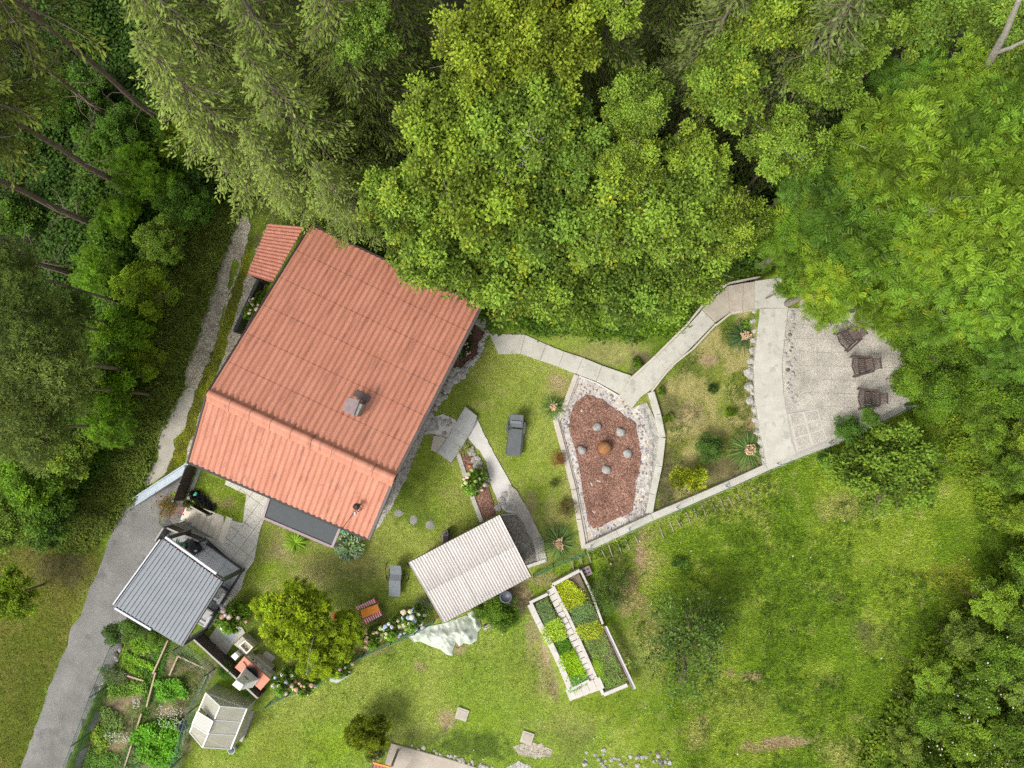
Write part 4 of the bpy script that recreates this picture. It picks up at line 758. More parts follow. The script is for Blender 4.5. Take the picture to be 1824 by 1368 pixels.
for a in [(905, 650, 60, 45, C_LAWN2, .8), (1000, 690, 40, 30, C_DRY, .8), (990, 680, 15, 25, C_PINK, .6), (830, 700, 40, 30, C_LAWN, .9), (955, 690, 40, 35, C_LAWN, .4), (760, 860, 60, 80, C_LIME, .45), (775, 870, 40, 60, C_LAWN, .8), (735, 900, 50, 40, C_DGREEN, .5), (830, 900, 30, 60, C_LAWN2, .6),
          (500, 980, 30, 25, C_PINK, .5), (560, 1010, 35, 25, C_DRY, .6), (640, 1010, 60, 30, C_DRY, .6), (620, 1060, 60, 60, C_DGREEN, .4), (700, 1100, 60, 30, C_DGREEN, .5), (480, 1010, 20, 20, C_LIME, .5), (560, 1035, 50, 20, C_DRY, .6), (440, 1110, 30, 40, C_DGREEN, .5), (815, 1000, 20, 40, C_LAWN2, .5),  # dark green patch right of the garden tree: its shade painted into the lawn
          (870, 740, 30, 40, C_LAWN, .6), (950, 830, 40, 60, C_LIME, .35), (970, 760, 30, 60, C_LAWN2, .8), (985, 930, 20, 50, C_DRY, .6), (945, 905, 12, 25, C_PINK, .5), (1010, 890, 12, 60, C_DRY, .5), (805, 880, 25, 20, C_DRY, .3),
          (1090, 630, 70, 25, C_DRY, .7), (1000, 600, 60, 25, C_LAWN2, .6), (1140, 650, 30, 25, C_LITTER, .7), (1230, 660, 30, 25, C_DGREEN, .5), (1260, 640, 18, 12, C_PINK, .8), (1230, 740, 25, 30, C_PINK, .5), (1190, 720, 20, 40, C_LITTER, .5), (1190, 860, 18, 50, C_LITTER, .8), (1300, 560, 30, 30, C_DGREEN, .5), (1290, 700, 30, 50, C_LAWN, .5), (1340, 790, 20, 60, C_SOIL, .7), (1300, 840, 40, 20, C_LITTER, .6), (1250, 760, 50, 20, C_DRY, .7), (1280, 850, 60, 25, C_LITTER, .4),
          (380, 890, 20, 15, C_DRY, .6), (408, 895, 16, 14, C_PINK, .5), (370, 850, 20, 20, C_LAWN, .6),
          (1150, 1000, 30, 60, C_DRY, .8), (1120, 1060, 20, 50, C_SOIL, .7), (1140, 990, 12, 40, C_PINK, .8), (1100, 1000, 30, 30, C_LITTER, .5), (1150, 1150, 50, 90, C_DRY, .6), (1130, 1230, 70, 50, C_MEAD2, .6), (1080, 960, 60, 20, C_LAWN2, .6), (1240, 925, 120, 18, C_LAWN2, .8), (1340, 870, 70, 20, C_LAWN2, .8), (1300, 900, 60, 14, C_DRY, .6),
          (1300, 960, 100, 50, C_MEAD, .8), (1380, 1000, 120, 60, C_MEAD, .9), (1300, 1100, 90, 80, C_DGREEN, .3), (314, 914, 26, 24, cg((.17, .165, .155)), 1.0), (1450, 1100, 120, 70, C_MEAD, .7), (1500, 900, 60, 25, C_DRY, .6), (1560, 1130, 50, 30, C_LITTER, .3), (1490, 1060, 20, 12, C_LITTER, .4), (1540, 1120, 14, 26, C_LITTER, .45), (1480, 1210, 25, 14, C_LITTER, .35), (1600, 1030, 60, 50, C_MEAD2, .8), (1690, 1030, 60, 30, cg((.15, .17, .02)), .9), (1340, 1205, 26, 10, C_PINK, .7), (1300, 1200, 12, 12, C_SOIL, .6), (1400, 1320, 60, 8, C_PINK, .8), (1350, 1330, 40, 10, C_SOIL, .7), (1310, 1250, 90, 40, cg((.17, .20, .04)), .6), (1500, 1340, 50, 30, C_DRY, .6), (1150, 1330, 70, 40, C_MEAD2, .8), (1240, 1300, 30, 30, C_DRY, .5),
          (970, 1180, 14, 70, C_PINK, .8), (985, 1225, 12, 30, C_SOIL, .8), (920, 1060, 22, 60, C_PINK, .8), (900, 1030, 40, 16, C_DRY, .6), (960, 1030, 40, 12, C_PINK, .5), (945, 1120, 10, 60, C_PINK, .5), (800, 1155, 25, 12, C_PINK, .7), (650, 1160, 40, 10, C_SOIL, .5), (750, 1185, 14, 8, C_PINK, .7), (795, 1280, 18, 18, C_PINK, .7), (765, 1190, 60, 20, C_LAWN2, .4), (700, 1290, 40, 40, C_DGREEN, .35), (850, 1330, 90, 26, C_DGREEN, .9), (740, 1310, 60, 20, C_LITTER, .35), (560, 1250, 90, 30, C_LAWN2, .7), (600, 1330, 60, 40, C_LIME, .7), (490, 1330, 60, 40, cg((.17, .21, .03)), .8), (930, 1200, 60, 50, C_LAWN, .6), (860, 1280, 40, 20, C_LIME, .4), (1010, 1320, 60, 30, C_LITTER, .3), (1000, 1290, 80, 20, C_DRY, .3),  # dark green blob beside the egg shaped shrub paints in its shade
          (330, 1200, 22, 26, C_SOIL, .8), (350, 1195, 20, 20, C_SOIL, .8), (225, 1250, 30, 40, C_SOIL, .5), (270, 1155, 22, 30, C_LITTER, .6), (300, 1145, 14, 30, cg((.09, .17, .02)), .9), (285, 1230, 10, 60, cg((.08, .16, .03)), .9), (215, 1340, 40, 20, C_SOIL, .7), (300, 1270, 26, 16, C_SOIL, .8),
          (110, 1010, 60, 30, C_LITTER, .5), (60, 1100, 60, 60, cg((.10, .12, .015)), .7), (150, 1020, 30, 40, C_DRY, .3), (440, 420, 14, 30, cg((.08, .12, .02)), .8), (460, 430, 10, 20, C_LITTER, .8), (400, 590, 20, 60, cg((.17, .19, .02)), .8), (395, 470, 20, 50, C_LITTER, .5)]: B_(a)
GCOL = build_ground()
for w in EXCL: EXCL_M |= inpoly(XX, YY, w)
def gcol(x, y):
    i = np.clip(((x-gx[0])/STEP).round().astype(int), 0, NX-1); j = np.clip(((y-gy[0])/STEP).round().astype(int), 0, NY-1); return GCOL[j, i], EXCL_M[j, i]
gxe = np.concatenate([[-420, -200, -110, -65, -42], gx, [42, 65, 110, 200, 420]]); gye = np.concatenate([[-420, -200, -110, -60, -34], gy, [36, 60, 110, 200, 420]])
def pad(A): return np.pad(A, [(5, 5), (5, 5)]+[(0, 0)]*(A.ndim-2), mode='edge')
GX, GY = np.meshgrid(gxe, gye); GZ = pad(ZZ); V = np.stack([GX, GY, GZ], -1).reshape(-1, 3); nx, ny = len(gxe), len(gye)
i = (np.arange(ny-1)[:, None]*nx+np.arange(nx-1)).ravel(); T = np.stack([i, i+1, i+nx+1, i+nx], 1)
gc = pad(GCOL); gc = np.concatenate([gc, np.ones(gc.shape[:2]+(1,))], -1)
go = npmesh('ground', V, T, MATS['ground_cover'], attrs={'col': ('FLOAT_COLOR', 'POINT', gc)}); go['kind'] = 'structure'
go.data.polygons.foreach_set('use_smooth', np.ones(len(T), bool))
# ------------------------------------------------------------ grass, weeds and other cover nobody could count
def sample(poly, n, seed=0, wobble=.3):
    W = np.array([[*G(a, b)[:2]] for a, b in poly]); r = np.random.default_rng(seed); lo, hi = W.min(0)-wobble, W.max(0)+wobble; out = []
    while sum(len(o) for o in out) < n:
        p = r.uniform(lo, hi, (n*2, 2)); q = p+(np.stack([fbm(p[:, 0], p[:, 1], 1.1, 3), fbm(p[:, 0], p[:, 1], 1.1, 8)], 1)-.5)*wobble*3
        out.append(p[inpoly(q[:, 0], q[:, 1], W)])
    return np.concatenate(out)[:n], W
def cover(name, label, poly, n, per=5, L=.1, W=.05, h=.3, lump=1.2, color=(.07, .12, .02), seed=0, edge=.6, sp=.08, yellow=.04, wobble=.3, up=1.5, mat='leaf', z=None, vlo=0.05, top=.38, excl=True, thin=None):
    """low growth over an area: leaf sprigs on an uneven swelling surface; one object"""
    p, Wp = sample(poly, n, seed, wobble); x, y = p[:, 0], p[:, 1]
    if excl: m = ~gcol(x, y)[1]; x, y = x[m], y[m]
    if thin: m = fbm(x, y, thin[0], 21) > thin[1]; x, y = x[m], y[m]
    n = len(x); r = np.random.default_rng(seed+1)
    d = np.clip(distpoly(x, y, Wp)/edge, 0, 1) if edge else 1
    H = h*(.1+1.5*np.clip(fbm(x, y, lump, seed+5, 4)-.22, 0, 1)*1.2+.5*np.clip(fbm(x, y, lump*3.2, seed+2, 3)-.45, 0, 1))*d**.5; u = r.random(n)**top
    zz = (TZ(x, y) if z is None else z)+.02+H*u; C = np.stack([x, y, zz], 1); C = np.repeat(C, per, 0); k = len(C)
    ax = r.normal(0, 1, (k, 3)); ax[:, 2] = ax[:, 2]*.4+.15; ax /= np.linalg.norm(ax, axis=1, keepdims=True); nr = r.normal(0, .5, (k, 3)); nr[:, 2] += up
    C = C+r.normal(0, sp, (k, 3))*np.array([1, 1, .4]); V, T = leaves(C, ax, nr, L*r.uniform(.6, 1.4, k), W*r.uniform(.7, 1.3, k))
    v = np.clip(np.repeat(.5*fbm(x, y, 2.3, seed+9)+.5*r.random(n)*.6+vlo, per)+r.normal(0, .12, k), 0, 1); yy = np.repeat(r.random(n) < yellow, per)*r.uniform(.4, 1, k)
    o = npmesh(name, V, T, MATS[mat], attrs={'v': ('FLOAT', 'FACE', np.repeat(v, 2)), 'y': ('FLOAT', 'FACE', np.repeat(yy, 2))}); o.color = (*color, 1)
    tag(o, label, kind='stuff'); return o
def blades(name, label, polys, n, L, W, seed, tall=1.0, bright=1.25):
    r = np.random.default_rng(seed); P = []
    for poly, w in polys: P.append(sample(poly, int(n*w), seed, .1)[0])
    p = np.concatenate(P); c, ex = gcol(p[:, 0], p[:, 1]); p = p[~ex]; c = c[~ex]; k = len(p); z = TZ(p[:, 0], p[:, 1])
    a = r.uniform(0, 2*np.pi, k); A = np.stack([np.cos(a), np.sin(a), r.uniform(.2, 1.6, k)*tall], 1); A /= np.linalg.norm(A, axis=1, keepdims=True); S = np.stack([-np.sin(a), np.cos(a), 0*a], 1)
    l = (L*r.uniform(.5, 1.5, k))[:, None]; w = (W*r.uniform(.6, 1.4, k))[:, None]; B = np.stack([p[:, 0], p[:, 1], z], 1)
    V = np.stack([B-S*w/2, B+S*w/2, B+A*l], 1).reshape(-1, 3); T = np.arange(3*k).reshape(-1, 3); cc = c*(r.uniform(.6, 1.6, (k, 1)))*np.array([1, 1, .8])*bright; cc = np.concatenate([cc, np.ones((k, 1))], 1)
    o = npmesh(name, V, T, MATS['grass_blade'], attrs={'col': ('FLOAT_COLOR', 'FACE', cc)}); tag(o, label, kind='stuff'); return o
LAWNP = [(560, 930), (650, 960), (700, 870), (770, 720), (860, 600), (1030, 660), (1140, 700), (1345, 545), (1350, 700), (1365, 830), (1045, 980), (945, 1020), (790, 1110), (640, 1180), (520, 1240), (425, 1150), (400, 1100), (460, 940), (480, 920)]
LOWP = [(470, 1262), (640, 1180), (780, 1110), (940, 1030), (1045, 984), (1150, 1150), (1250, 1300), (1260, 1400), (330, 1400), (350, 1262)]
MEADP = [(1045, 984), (1366, 841), (1612, 728), (1900, 640), (1900, 1420), (1240, 1420), (1150, 1150)]
blades('lawn_grass', 'short mown grass of the garden lawn', [(LAWNP, 1.0), ([(345, 835), (400, 855), (441, 885), (425, 930), (340, 890)], .05)], 130000, .06, .018, 11, bright=1.2)
blades('lawn_grass', 'mown grass of the lower lawn', [(LOWP, 1.0)], 90000, .07, .02, 12, bright=1.2)
blades('meadow_grass', 'longer uneven grass of the meadow below the wall', [(MEADP, 1.0)], 150000, .16, .022, 13, 1.2, bright=1.3)
blades('verge_grass', 'grass beside the road and the track', [([(-40, 930), (200, 930), (150, 1080), (40, 1368), (-40, 1400)], .5), ([(455, 400), (420, 560), (365, 735), (335, 820), (285, 855), (330, 740), (400, 560)], .2)], 60000, .09, .022, 14, 1)
cover('meadow_weeds', 'broad leaved weeds growing in the meadow', MEADP, 9000, 5, .09, .05, .16, 1.6, (.085, .155, .014), 31, 0, .07, .05, thin=(.5, .47), vlo=.1)
cover('lawn_clover', 'small clover leaves in the lower lawn', LOWP, 2600, 4, .05, .035, .05, 1.6, (.12, .18, .035), 33, 0, .06, .02, thin=(.6, .5))
cover('slope_weeds', 'thin weeds on the dry slope beside the gravel garden', [(1170, 690), (1280, 580), (1345, 550), (1340, 700), (1366, 828), (1165, 915), (1185, 780)], 1500, 4, .07, .03, .1, 1.6, (.10, .15, .03), 34, 0, .06, .05, thin=(.8, .5))
cover('bank_weeds', 'tangled weeds and nettles on the bank left of the track', [(440, 385), (400, 340), (330, 380), (240, 520), (200, 700), (120, 860), (60, 960), (150, 985), (225, 925), (272, 850), (285, 780), (330, 690), (360, 600), (400, 480)], 15000, 6, .13, .055, .4, 1.3, (.17, .235, .035), 35, .5, .09, .06)
cover('forest_undergrowth', 'dark leafy undergrowth between the bare spruce trunks', [(-60, -60), (300, -60), (420, 150), (430, 350), (330, 400), (230, 520), (200, 640), (-60, 760)], 15000, 6, .15, .11, 1.0, .5, (.06, .125, .016), 36, .3, .18, .03, thin=(.28, .27))
cover('forest_undergrowth', 'leafy undergrowth below the broadleaf trees', [(690, 500), (850, 570), (900, 595), (1180, 600), (1290, 500), (1400, 470), (1560, 480), (1900, 620), (1900, 200), (1500, 100), (700, 100)], 13000, 6, .14, .10, 1.2, .6, (.08, .16, .016), 37, .3, .15, .06)
cover('ground_ivy', 'bright low bushes along the wood edge above the slab path', [(845, 545), (900, 585), (1000, 592), (1100, 590), (1200, 590), (1270, 520), (1240, 470), (1000, 500), (880, 500)], 6500, 6, .12, .08, 1.5, .9, (.16, .28, .02), 38, .7, .12, .05)
cover('bramble_thicket', 'bramble thicket with white blossom at the lower right', [(1900, 900), (1830, 955), (1790, 1010), (1730, 1065), (1680, 1120), (1640, 1160), (1605, 1220), (1580, 1280), (1545, 1320), (1530, 1400), (1900, 1450)], 17000, 6, .16, .10, 1.8, .8, (.20, .30, .03), 39, 1.0, .12, .05)
cover('small_leaf_thicket', 'dense dark small leaved shrubs beside the terrace', [(1570, 590), (1600, 640), (1585, 690), (1625, 720), (1700, 735), (1900, 760), (1900, 560), (1700, 540)], 14000, 6, .09, .06, 1.5, 1.0, (.15, .26, .025), 40, .5, .09, .03, excl=False)
cover('shrub_thicket', 'mixed green shrubs at the right picture edge above the meadow', [(1700, 740), (1680, 800), (1720, 860), (1760, 930), (1900, 1000), (1900, 700), (1800, 735)], 9000, 6, .12, .08, 1.6, .8, (.19, .29, .025), 41, .8, .1, .05)
cover('bank_bushes', 'dense lush bushes and saplings along the left bank', [(150, 250), (320, 200), (400, 300), (395, 360), (330, 430), (285, 560), (250, 680), (205, 800), (150, 900), (20, 975), (-80, 975), (-80, 780), (110, 740), (150, 600), (140, 420)], 12000, 6, .13, .085, 2.0, .75, (.10, .20, .016), 44, .6, .13, .07, thin=(.5, .33))
cover('plot_weeds', 'small herbs and weeds all over the vegetable plot', [(232, 1140), (330, 1145), (380, 1195), (350, 1260), (318, 1375), (140, 1375), (165, 1290), (195, 1225)], 3200, 6, .06, .03, .15, 1.5, (.14, .22, .04), 45, 0, .08, .05, thin=(.9, .42))
def dots(name, label, poly, n, r, mat, seed, h=.5, zz=None):
    p, _ = sample(poly, n, seed); q = np.random.default_rng(seed); mb = MB()
    for x, y in p:
        z = float(TZ(x, y))+h*q.uniform(.7, 1.2); rr = r*q.uniform(.6, 1.4); mb.add([(x+rr*math.cos(k*1.05+x), y+rr*math.sin(k*1.05+x), z+q.uniform(-.3, .3)*rr) for k in range(6)]+[(x, y, z+rr*.5)], [(k, (k+1) % 6, 6) for k in range(6)])
    o = mb.build(name, MATS[mat]); tag(o, label, kind='stuff')
dots('bramble_blossom', 'white blossom scattered over the bramble thicket', [(1900, 1000), (1780, 1050), (1700, 1110), (1640, 1200), (1600, 1300), (1700, 1340), (1900, 1300)], 420, .03, 'blossom', 5, 2.3)
dots('meadow_flowers', 'tiny white flowers scattered in the meadow', MEADP, 60, .03, 'blossom', 6, .15)
dots('meadow_flowers', 'tiny white flowers in the lower lawn', LOWP, 40, .02, 'blossom', 7, .07)
# ------------------------------------------------------------ tree and shrub models
rng = np.random.default_rng(21)
VAR = {}
VAR['hazel'] = [crown_mesh('hazel_crown', 2.5, .85, 80, 3600, 6, .155, .10, .17, .08, blob=(.08, .19), ragged=.5), crown_mesh('hazel_crown', 2.5, .85, 66, 3600, 6, .16, .105, .17, .14, blob=(.09, .21), ragged=.5), crown_mesh('hazel_crown', 2.5, .9, 90, 3700, 6, .145, .095, .17, .05, blob=(.07, .18), ragged=.6)]
VAR['locust'] = [crown_mesh('locust_crown', 2.5, .85, 66, 1300, 6, .29, .10, .13, .10, comp=True, blob=(.08, .20), droop=.15, ragged=.5), crown_mesh('locust_crown', 2.5, .85, 78, 1300, 6, .27, .095, .13, .06, comp=True, blob=(.18, .30), droop=.15, ragged=.35)]
VAR['bush'] = [crown_mesh('bush_crown', 1.0, .8, 26, 1500, 6, .085, .05, .08, .05, blob=(.24, .4), zmin=-.2), crown_mesh('bush_crown', 1.0, .8, 22, 1500, 6, .075, .05, .08, .03, blob=(.24, .4), zmin=-.2)]
VAR['dense'] = [crown_mesh('dense_crown', 1.0, .9, 20, 2600, 6, .05, .022, .05, .04, blob=(.3, .45), zmin=-.2, ragged=.1)]
VAR['thin'] = [crown_mesh('thin_crown', 2.0, .5, 34, 620, 6, .12, .065, .15, .05, blob=(.12, .24), ragged=.5)]
VAR['laurel'] = [crown_mesh('laurel_crown', 2.0, .8, 70, 1500, 7, .20, .09, .12, .05, blob=(.09, .19), droop=-.1, ragged=.3, up=.9)]
VAR['pine'] = [crown_mesh('pine_crown', 2.5, .8, 70, 3000, 9, .17, .034, .12, .02, blob=(.16, .30), droop=-.1, mat='needle', ragged=.4)]
VAR['rosette'] = [crown_mesh('rosette_crown', .8, .7, 22, 420, 6, .12, .065, .07, .02, blob=(.2, .34), droop=-.1, up=1.0)]
LIMB = {k: [limb_mesh('limbs', r, 14, a, f) for _ in range(1)] for k, r, a, f in (('hazel', 2.5, .06, .7), ('locust', 2.5, .07, .65), ('thin', 2.0, .05, .5), ('laurel', 2.0, .05, .7), ('pine', 2.5, .05, .7), ('bush', 1.0, .025, .8), ('dense', 1.0, .02, .9), ('rosette', .8, .02, .7))}
LIMB['locust'].append(limb_mesh('limbs', 2.5, 22, .05, .8, 'dead_wood')); LIMB['hazel'].append(limb_mesh('limbs', 2.5, 20, .04, .82, 'dead_wood'))
RAD = dict(hazel=2.5, locust=2.5, bush=1, dense=1, thin=2, laurel=2, pine=2.5, rosette=.8)
def unit_trunk(mat):
    b = MB(); b.tube([(0, 0, -.15), (0, 0, .0), (.03, .02, .3), (-.02, .03, .65), (0, 0, 1)], [.20, .16, .13, .10, .07], 8)
    me = bpy.data.meshes.new('_trunk'); me.from_pydata([tuple(v) for v in b.V], [], b.F); me.materials.append(MATS[mat]); me.update(); return me
TRK = {m: unit_trunk(m) for m in ('bark', 'trunk_grey', 'trunk_red')}
def plant(kind, name, label, cat, px, py, rpx, zc, color, flat=1.0, group=None, trunk='bark', bare=0, seed=None, zabs=False, lean=(0, 0), asp=1.0, tk=1.0):
    """a tree or shrub whose crown, centred zc metres up, covers rpx pixels around (px, py)"""
    color = tuple(c*k_ for c, k_ in zip(color, (1, 1, .85))); s = random.Random(int(px*7+py*3)); z0 = G(px, py).z; C = U(px, py, zc+(0 if zabs else z0)); b = Vector((C.x+lean[0], C.y+lean[1], 0)); b.z = float(TZ(b.x, b.y))
    r = rpx*(CAM_H-C.z)/FPX; k = r/RAD[kind]; t = thing(name, label, cat, b, group)
    me = VAR[kind][s.randrange(len(VAR[kind]))]; o = link('crown', me, t); o.location = C-b; o.rotation_euler = (0, 0, s.uniform(0, 6.28)); o.scale = (k*asp, k/asp, k*flat); o.color = (*color, 1)
    lm = LIMB[kind][bare if bare < len(LIMB[kind]) else 0]; q = link('limbs', lm, t); q['kind'] = 'stuff'; q.location = C-b; q.rotation_euler = (0, 0, s.uniform(0, 6.28)); q.scale = (k, k, k*flat)
    h = max(.1, C.z-b.z-.4*r*flat); u = link('trunk', TRK[trunk], t); d = Vector((C.x-b.x, C.y-b.y, h)); u.scale = (k*tk*(1 if r > .9 else .5), k*tk*(1 if r > .9 else .5), d.length); u.rotation_mode = 'QUATERNION'; u.rotation_quaternion = Vector((0, 0, 1)).rotation_difference(d)
    return t
# spruce: drooping sprays of short bright shoots along whorled branches
def spruce_mesh(h=15.0, z0=1.8, rmax=3.3, seed=1, whorl=.42, per=6, dead=True):
    r = np.random.default_rng(seed); P = []; A = []; Nn = []; LL = []; vv = []; lb = MB(); z = z0
    while z < h-.2:
        f = (h-z)/(h-z0); Lb = rmax*(f**.75)*r.uniform(.8, 1.15)+.15
        for b in range(per):
            if r.random() < .22: continue
            a = 2*math.pi*(b+r.uniform(-.35, .35))/per+z*2.1; L = Lb*r.uniform(.7, 1.15); dx, dy = math.cos(a), math.sin(a); pv = r.uniform(.15, .8); up = r.uniform(-.12, .28); bend = r.uniform(-.25, .25)
            pt = lambda t, dx=dx, dy=dy, L=L, up=up, bend=bend: np.array([dx*L*t-dy*L*bend*t*t, dy*L*t+dx*L*bend*t*t, z+L*(up*t-.32*t*t+.12*t**4)])
            lb.tube([pt(0), pt(.35), pt(.7), pt(1)], [.045*min(1, L/2), .03*min(1, L/2), .016, .006], 4, False)
            m = max(5, int(L/.13))
            for i in range(m):
                t = .18+.82*(i+.5)/m; c = pt(t); e = (.16+.62*L*(1-t)**.8*.5*min(1, t*3))*r.uniform(.45, 1.35); tg = (pt(min(1, t+.05))-c); tg /= np.linalg.norm(tg)+1e-9
                for sg in (-1, 1):
                    if r.random() < .16: continue
                    sd = np.array([-dy, dx, 0])*sg; dr = tg*r.uniform(.35, .9)+sd*r.uniform(.5, .9)+np.array([0, 0, r.uniform(-.2, .15)])+np.array([0, 0, -.18]); k = max(2, int(e/.11))
                    for j in range(k):
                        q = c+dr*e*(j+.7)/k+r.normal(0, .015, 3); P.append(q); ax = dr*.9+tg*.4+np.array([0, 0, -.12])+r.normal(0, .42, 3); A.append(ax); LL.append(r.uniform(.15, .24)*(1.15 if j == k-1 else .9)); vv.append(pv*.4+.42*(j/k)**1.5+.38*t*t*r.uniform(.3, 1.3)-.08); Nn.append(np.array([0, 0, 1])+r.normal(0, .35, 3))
        z += whorl*(.75+.5*f)*r.uniform(.85, 1.15)
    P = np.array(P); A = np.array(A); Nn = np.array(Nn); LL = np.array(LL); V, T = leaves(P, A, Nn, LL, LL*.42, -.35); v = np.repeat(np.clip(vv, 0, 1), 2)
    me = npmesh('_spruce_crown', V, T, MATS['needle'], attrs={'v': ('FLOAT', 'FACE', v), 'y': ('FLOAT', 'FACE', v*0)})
    r2 = np.random.default_rng(seed+50)
    if dead:
        for k in range(26):
            z = r2.uniform(1.0, max(z0+2, 4)); a = r2.uniform(0, 6.28); L = r2.uniform(.5, 2.0); p = Vector((0, 0, z)); q = Vector((math.cos(a)*L*.6, math.sin(a)*L*.6, z-.05*L)); e = Vector((math.cos(a+.2)*L, math.sin(a+.2)*L, z-.25*L)); lb.tube([p, q, e], [.02, .012, .005], 3, False)
            if k % 2: f2 = q+Vector((math.cos(a+1)*.4, math.sin(a+1)*.4, -.05)); lb.tube([q, f2], [.009, .004], 3, False)
    l2 = bpy.data.meshes.new('_spruce_limbs'); l2.from_pydata([tuple(v) for v in lb.V], [], lb.F); l2.materials.append(MATS['bark']); l2.update()
    return me, l2
SP = {'full': spruce_mesh(15, 2.2, 3.4, 1), 'full2': spruce_mesh(14, 2.6, 3.0, 2), 'bare': spruce_mesh(16, 9.0, 2.4, 3), 'bare2': spruce_mesh(15, 8.0, 2.2, 4)}
SPT = {}
def spruce(v, label, px, py, color, s=1.0, group='spruces of the wood', trunk='trunk_grey', h=15, rot=0, r=.24):
    b = G(px, py); t = thing('spruce_tree', label, 'tree', b, group)
    for nm, me in zip(('crown', 'limbs'), SP[v]): o = link(nm, me, t); o['kind'] = 'stuff'; o.location = (0, 0, 0); o.scale = (s, s, s); o.rotation_euler = (0, 0, rot); o.color = (*color, 1)
    key = (trunk, h, r)
    if key not in SPT:
        mb = MB(); n = 9; mb.tube([(random.uniform(-.06, .06), random.uniform(-.06, .06), h*(i/n)-.3) for i in range(n+1)], [r*(1-i/n)**.8+.015 for i in range(n+1)], 8); me = bpy.data.meshes.new('_stem'); me.from_pydata([tuple(x) for x in mb.V], [], mb.F); me.materials.append(MATS[trunk]); SPT[key] = me
    o = link('trunk', SPT[key], t); o.location = (0, 0, 0); o.scale = (s, s, s); return t
SG = (.22, .29, .055); SO = (.155, .19, .025); SD = (.08, .11, .025); SM = (.185, .25, .045)
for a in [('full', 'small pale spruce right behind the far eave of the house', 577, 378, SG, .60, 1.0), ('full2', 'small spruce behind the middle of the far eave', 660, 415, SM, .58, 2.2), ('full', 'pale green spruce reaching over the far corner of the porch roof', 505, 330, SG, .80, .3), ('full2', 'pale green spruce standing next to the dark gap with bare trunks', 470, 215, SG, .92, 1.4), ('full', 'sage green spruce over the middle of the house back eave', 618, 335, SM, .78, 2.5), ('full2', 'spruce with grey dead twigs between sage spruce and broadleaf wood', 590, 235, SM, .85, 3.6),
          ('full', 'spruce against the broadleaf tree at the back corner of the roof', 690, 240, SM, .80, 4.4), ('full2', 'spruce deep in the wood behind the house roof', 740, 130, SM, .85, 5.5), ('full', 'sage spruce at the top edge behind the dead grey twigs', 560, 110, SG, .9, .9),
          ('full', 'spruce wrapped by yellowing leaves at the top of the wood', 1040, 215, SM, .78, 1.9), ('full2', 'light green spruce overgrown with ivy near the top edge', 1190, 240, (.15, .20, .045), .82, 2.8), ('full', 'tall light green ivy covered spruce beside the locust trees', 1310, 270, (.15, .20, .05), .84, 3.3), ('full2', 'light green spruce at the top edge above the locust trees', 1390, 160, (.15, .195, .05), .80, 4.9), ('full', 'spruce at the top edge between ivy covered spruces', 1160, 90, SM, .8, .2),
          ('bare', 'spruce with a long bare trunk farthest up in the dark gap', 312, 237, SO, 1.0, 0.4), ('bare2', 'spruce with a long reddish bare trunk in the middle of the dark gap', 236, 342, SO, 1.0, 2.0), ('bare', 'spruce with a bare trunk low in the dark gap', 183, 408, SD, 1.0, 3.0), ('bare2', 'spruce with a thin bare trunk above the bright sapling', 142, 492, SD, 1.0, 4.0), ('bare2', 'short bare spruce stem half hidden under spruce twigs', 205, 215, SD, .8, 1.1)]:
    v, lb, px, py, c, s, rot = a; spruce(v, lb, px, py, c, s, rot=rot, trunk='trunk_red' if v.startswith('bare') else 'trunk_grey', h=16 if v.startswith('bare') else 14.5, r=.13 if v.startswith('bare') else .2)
H1 = (.185, .28, .04); H2 = (.205, .29, .036); H3 = (.155, .25, .04); H4 = (.215, .28, .03); H5 = (.165, .255, .034)
gH = 'broadleaf trees of the wood'
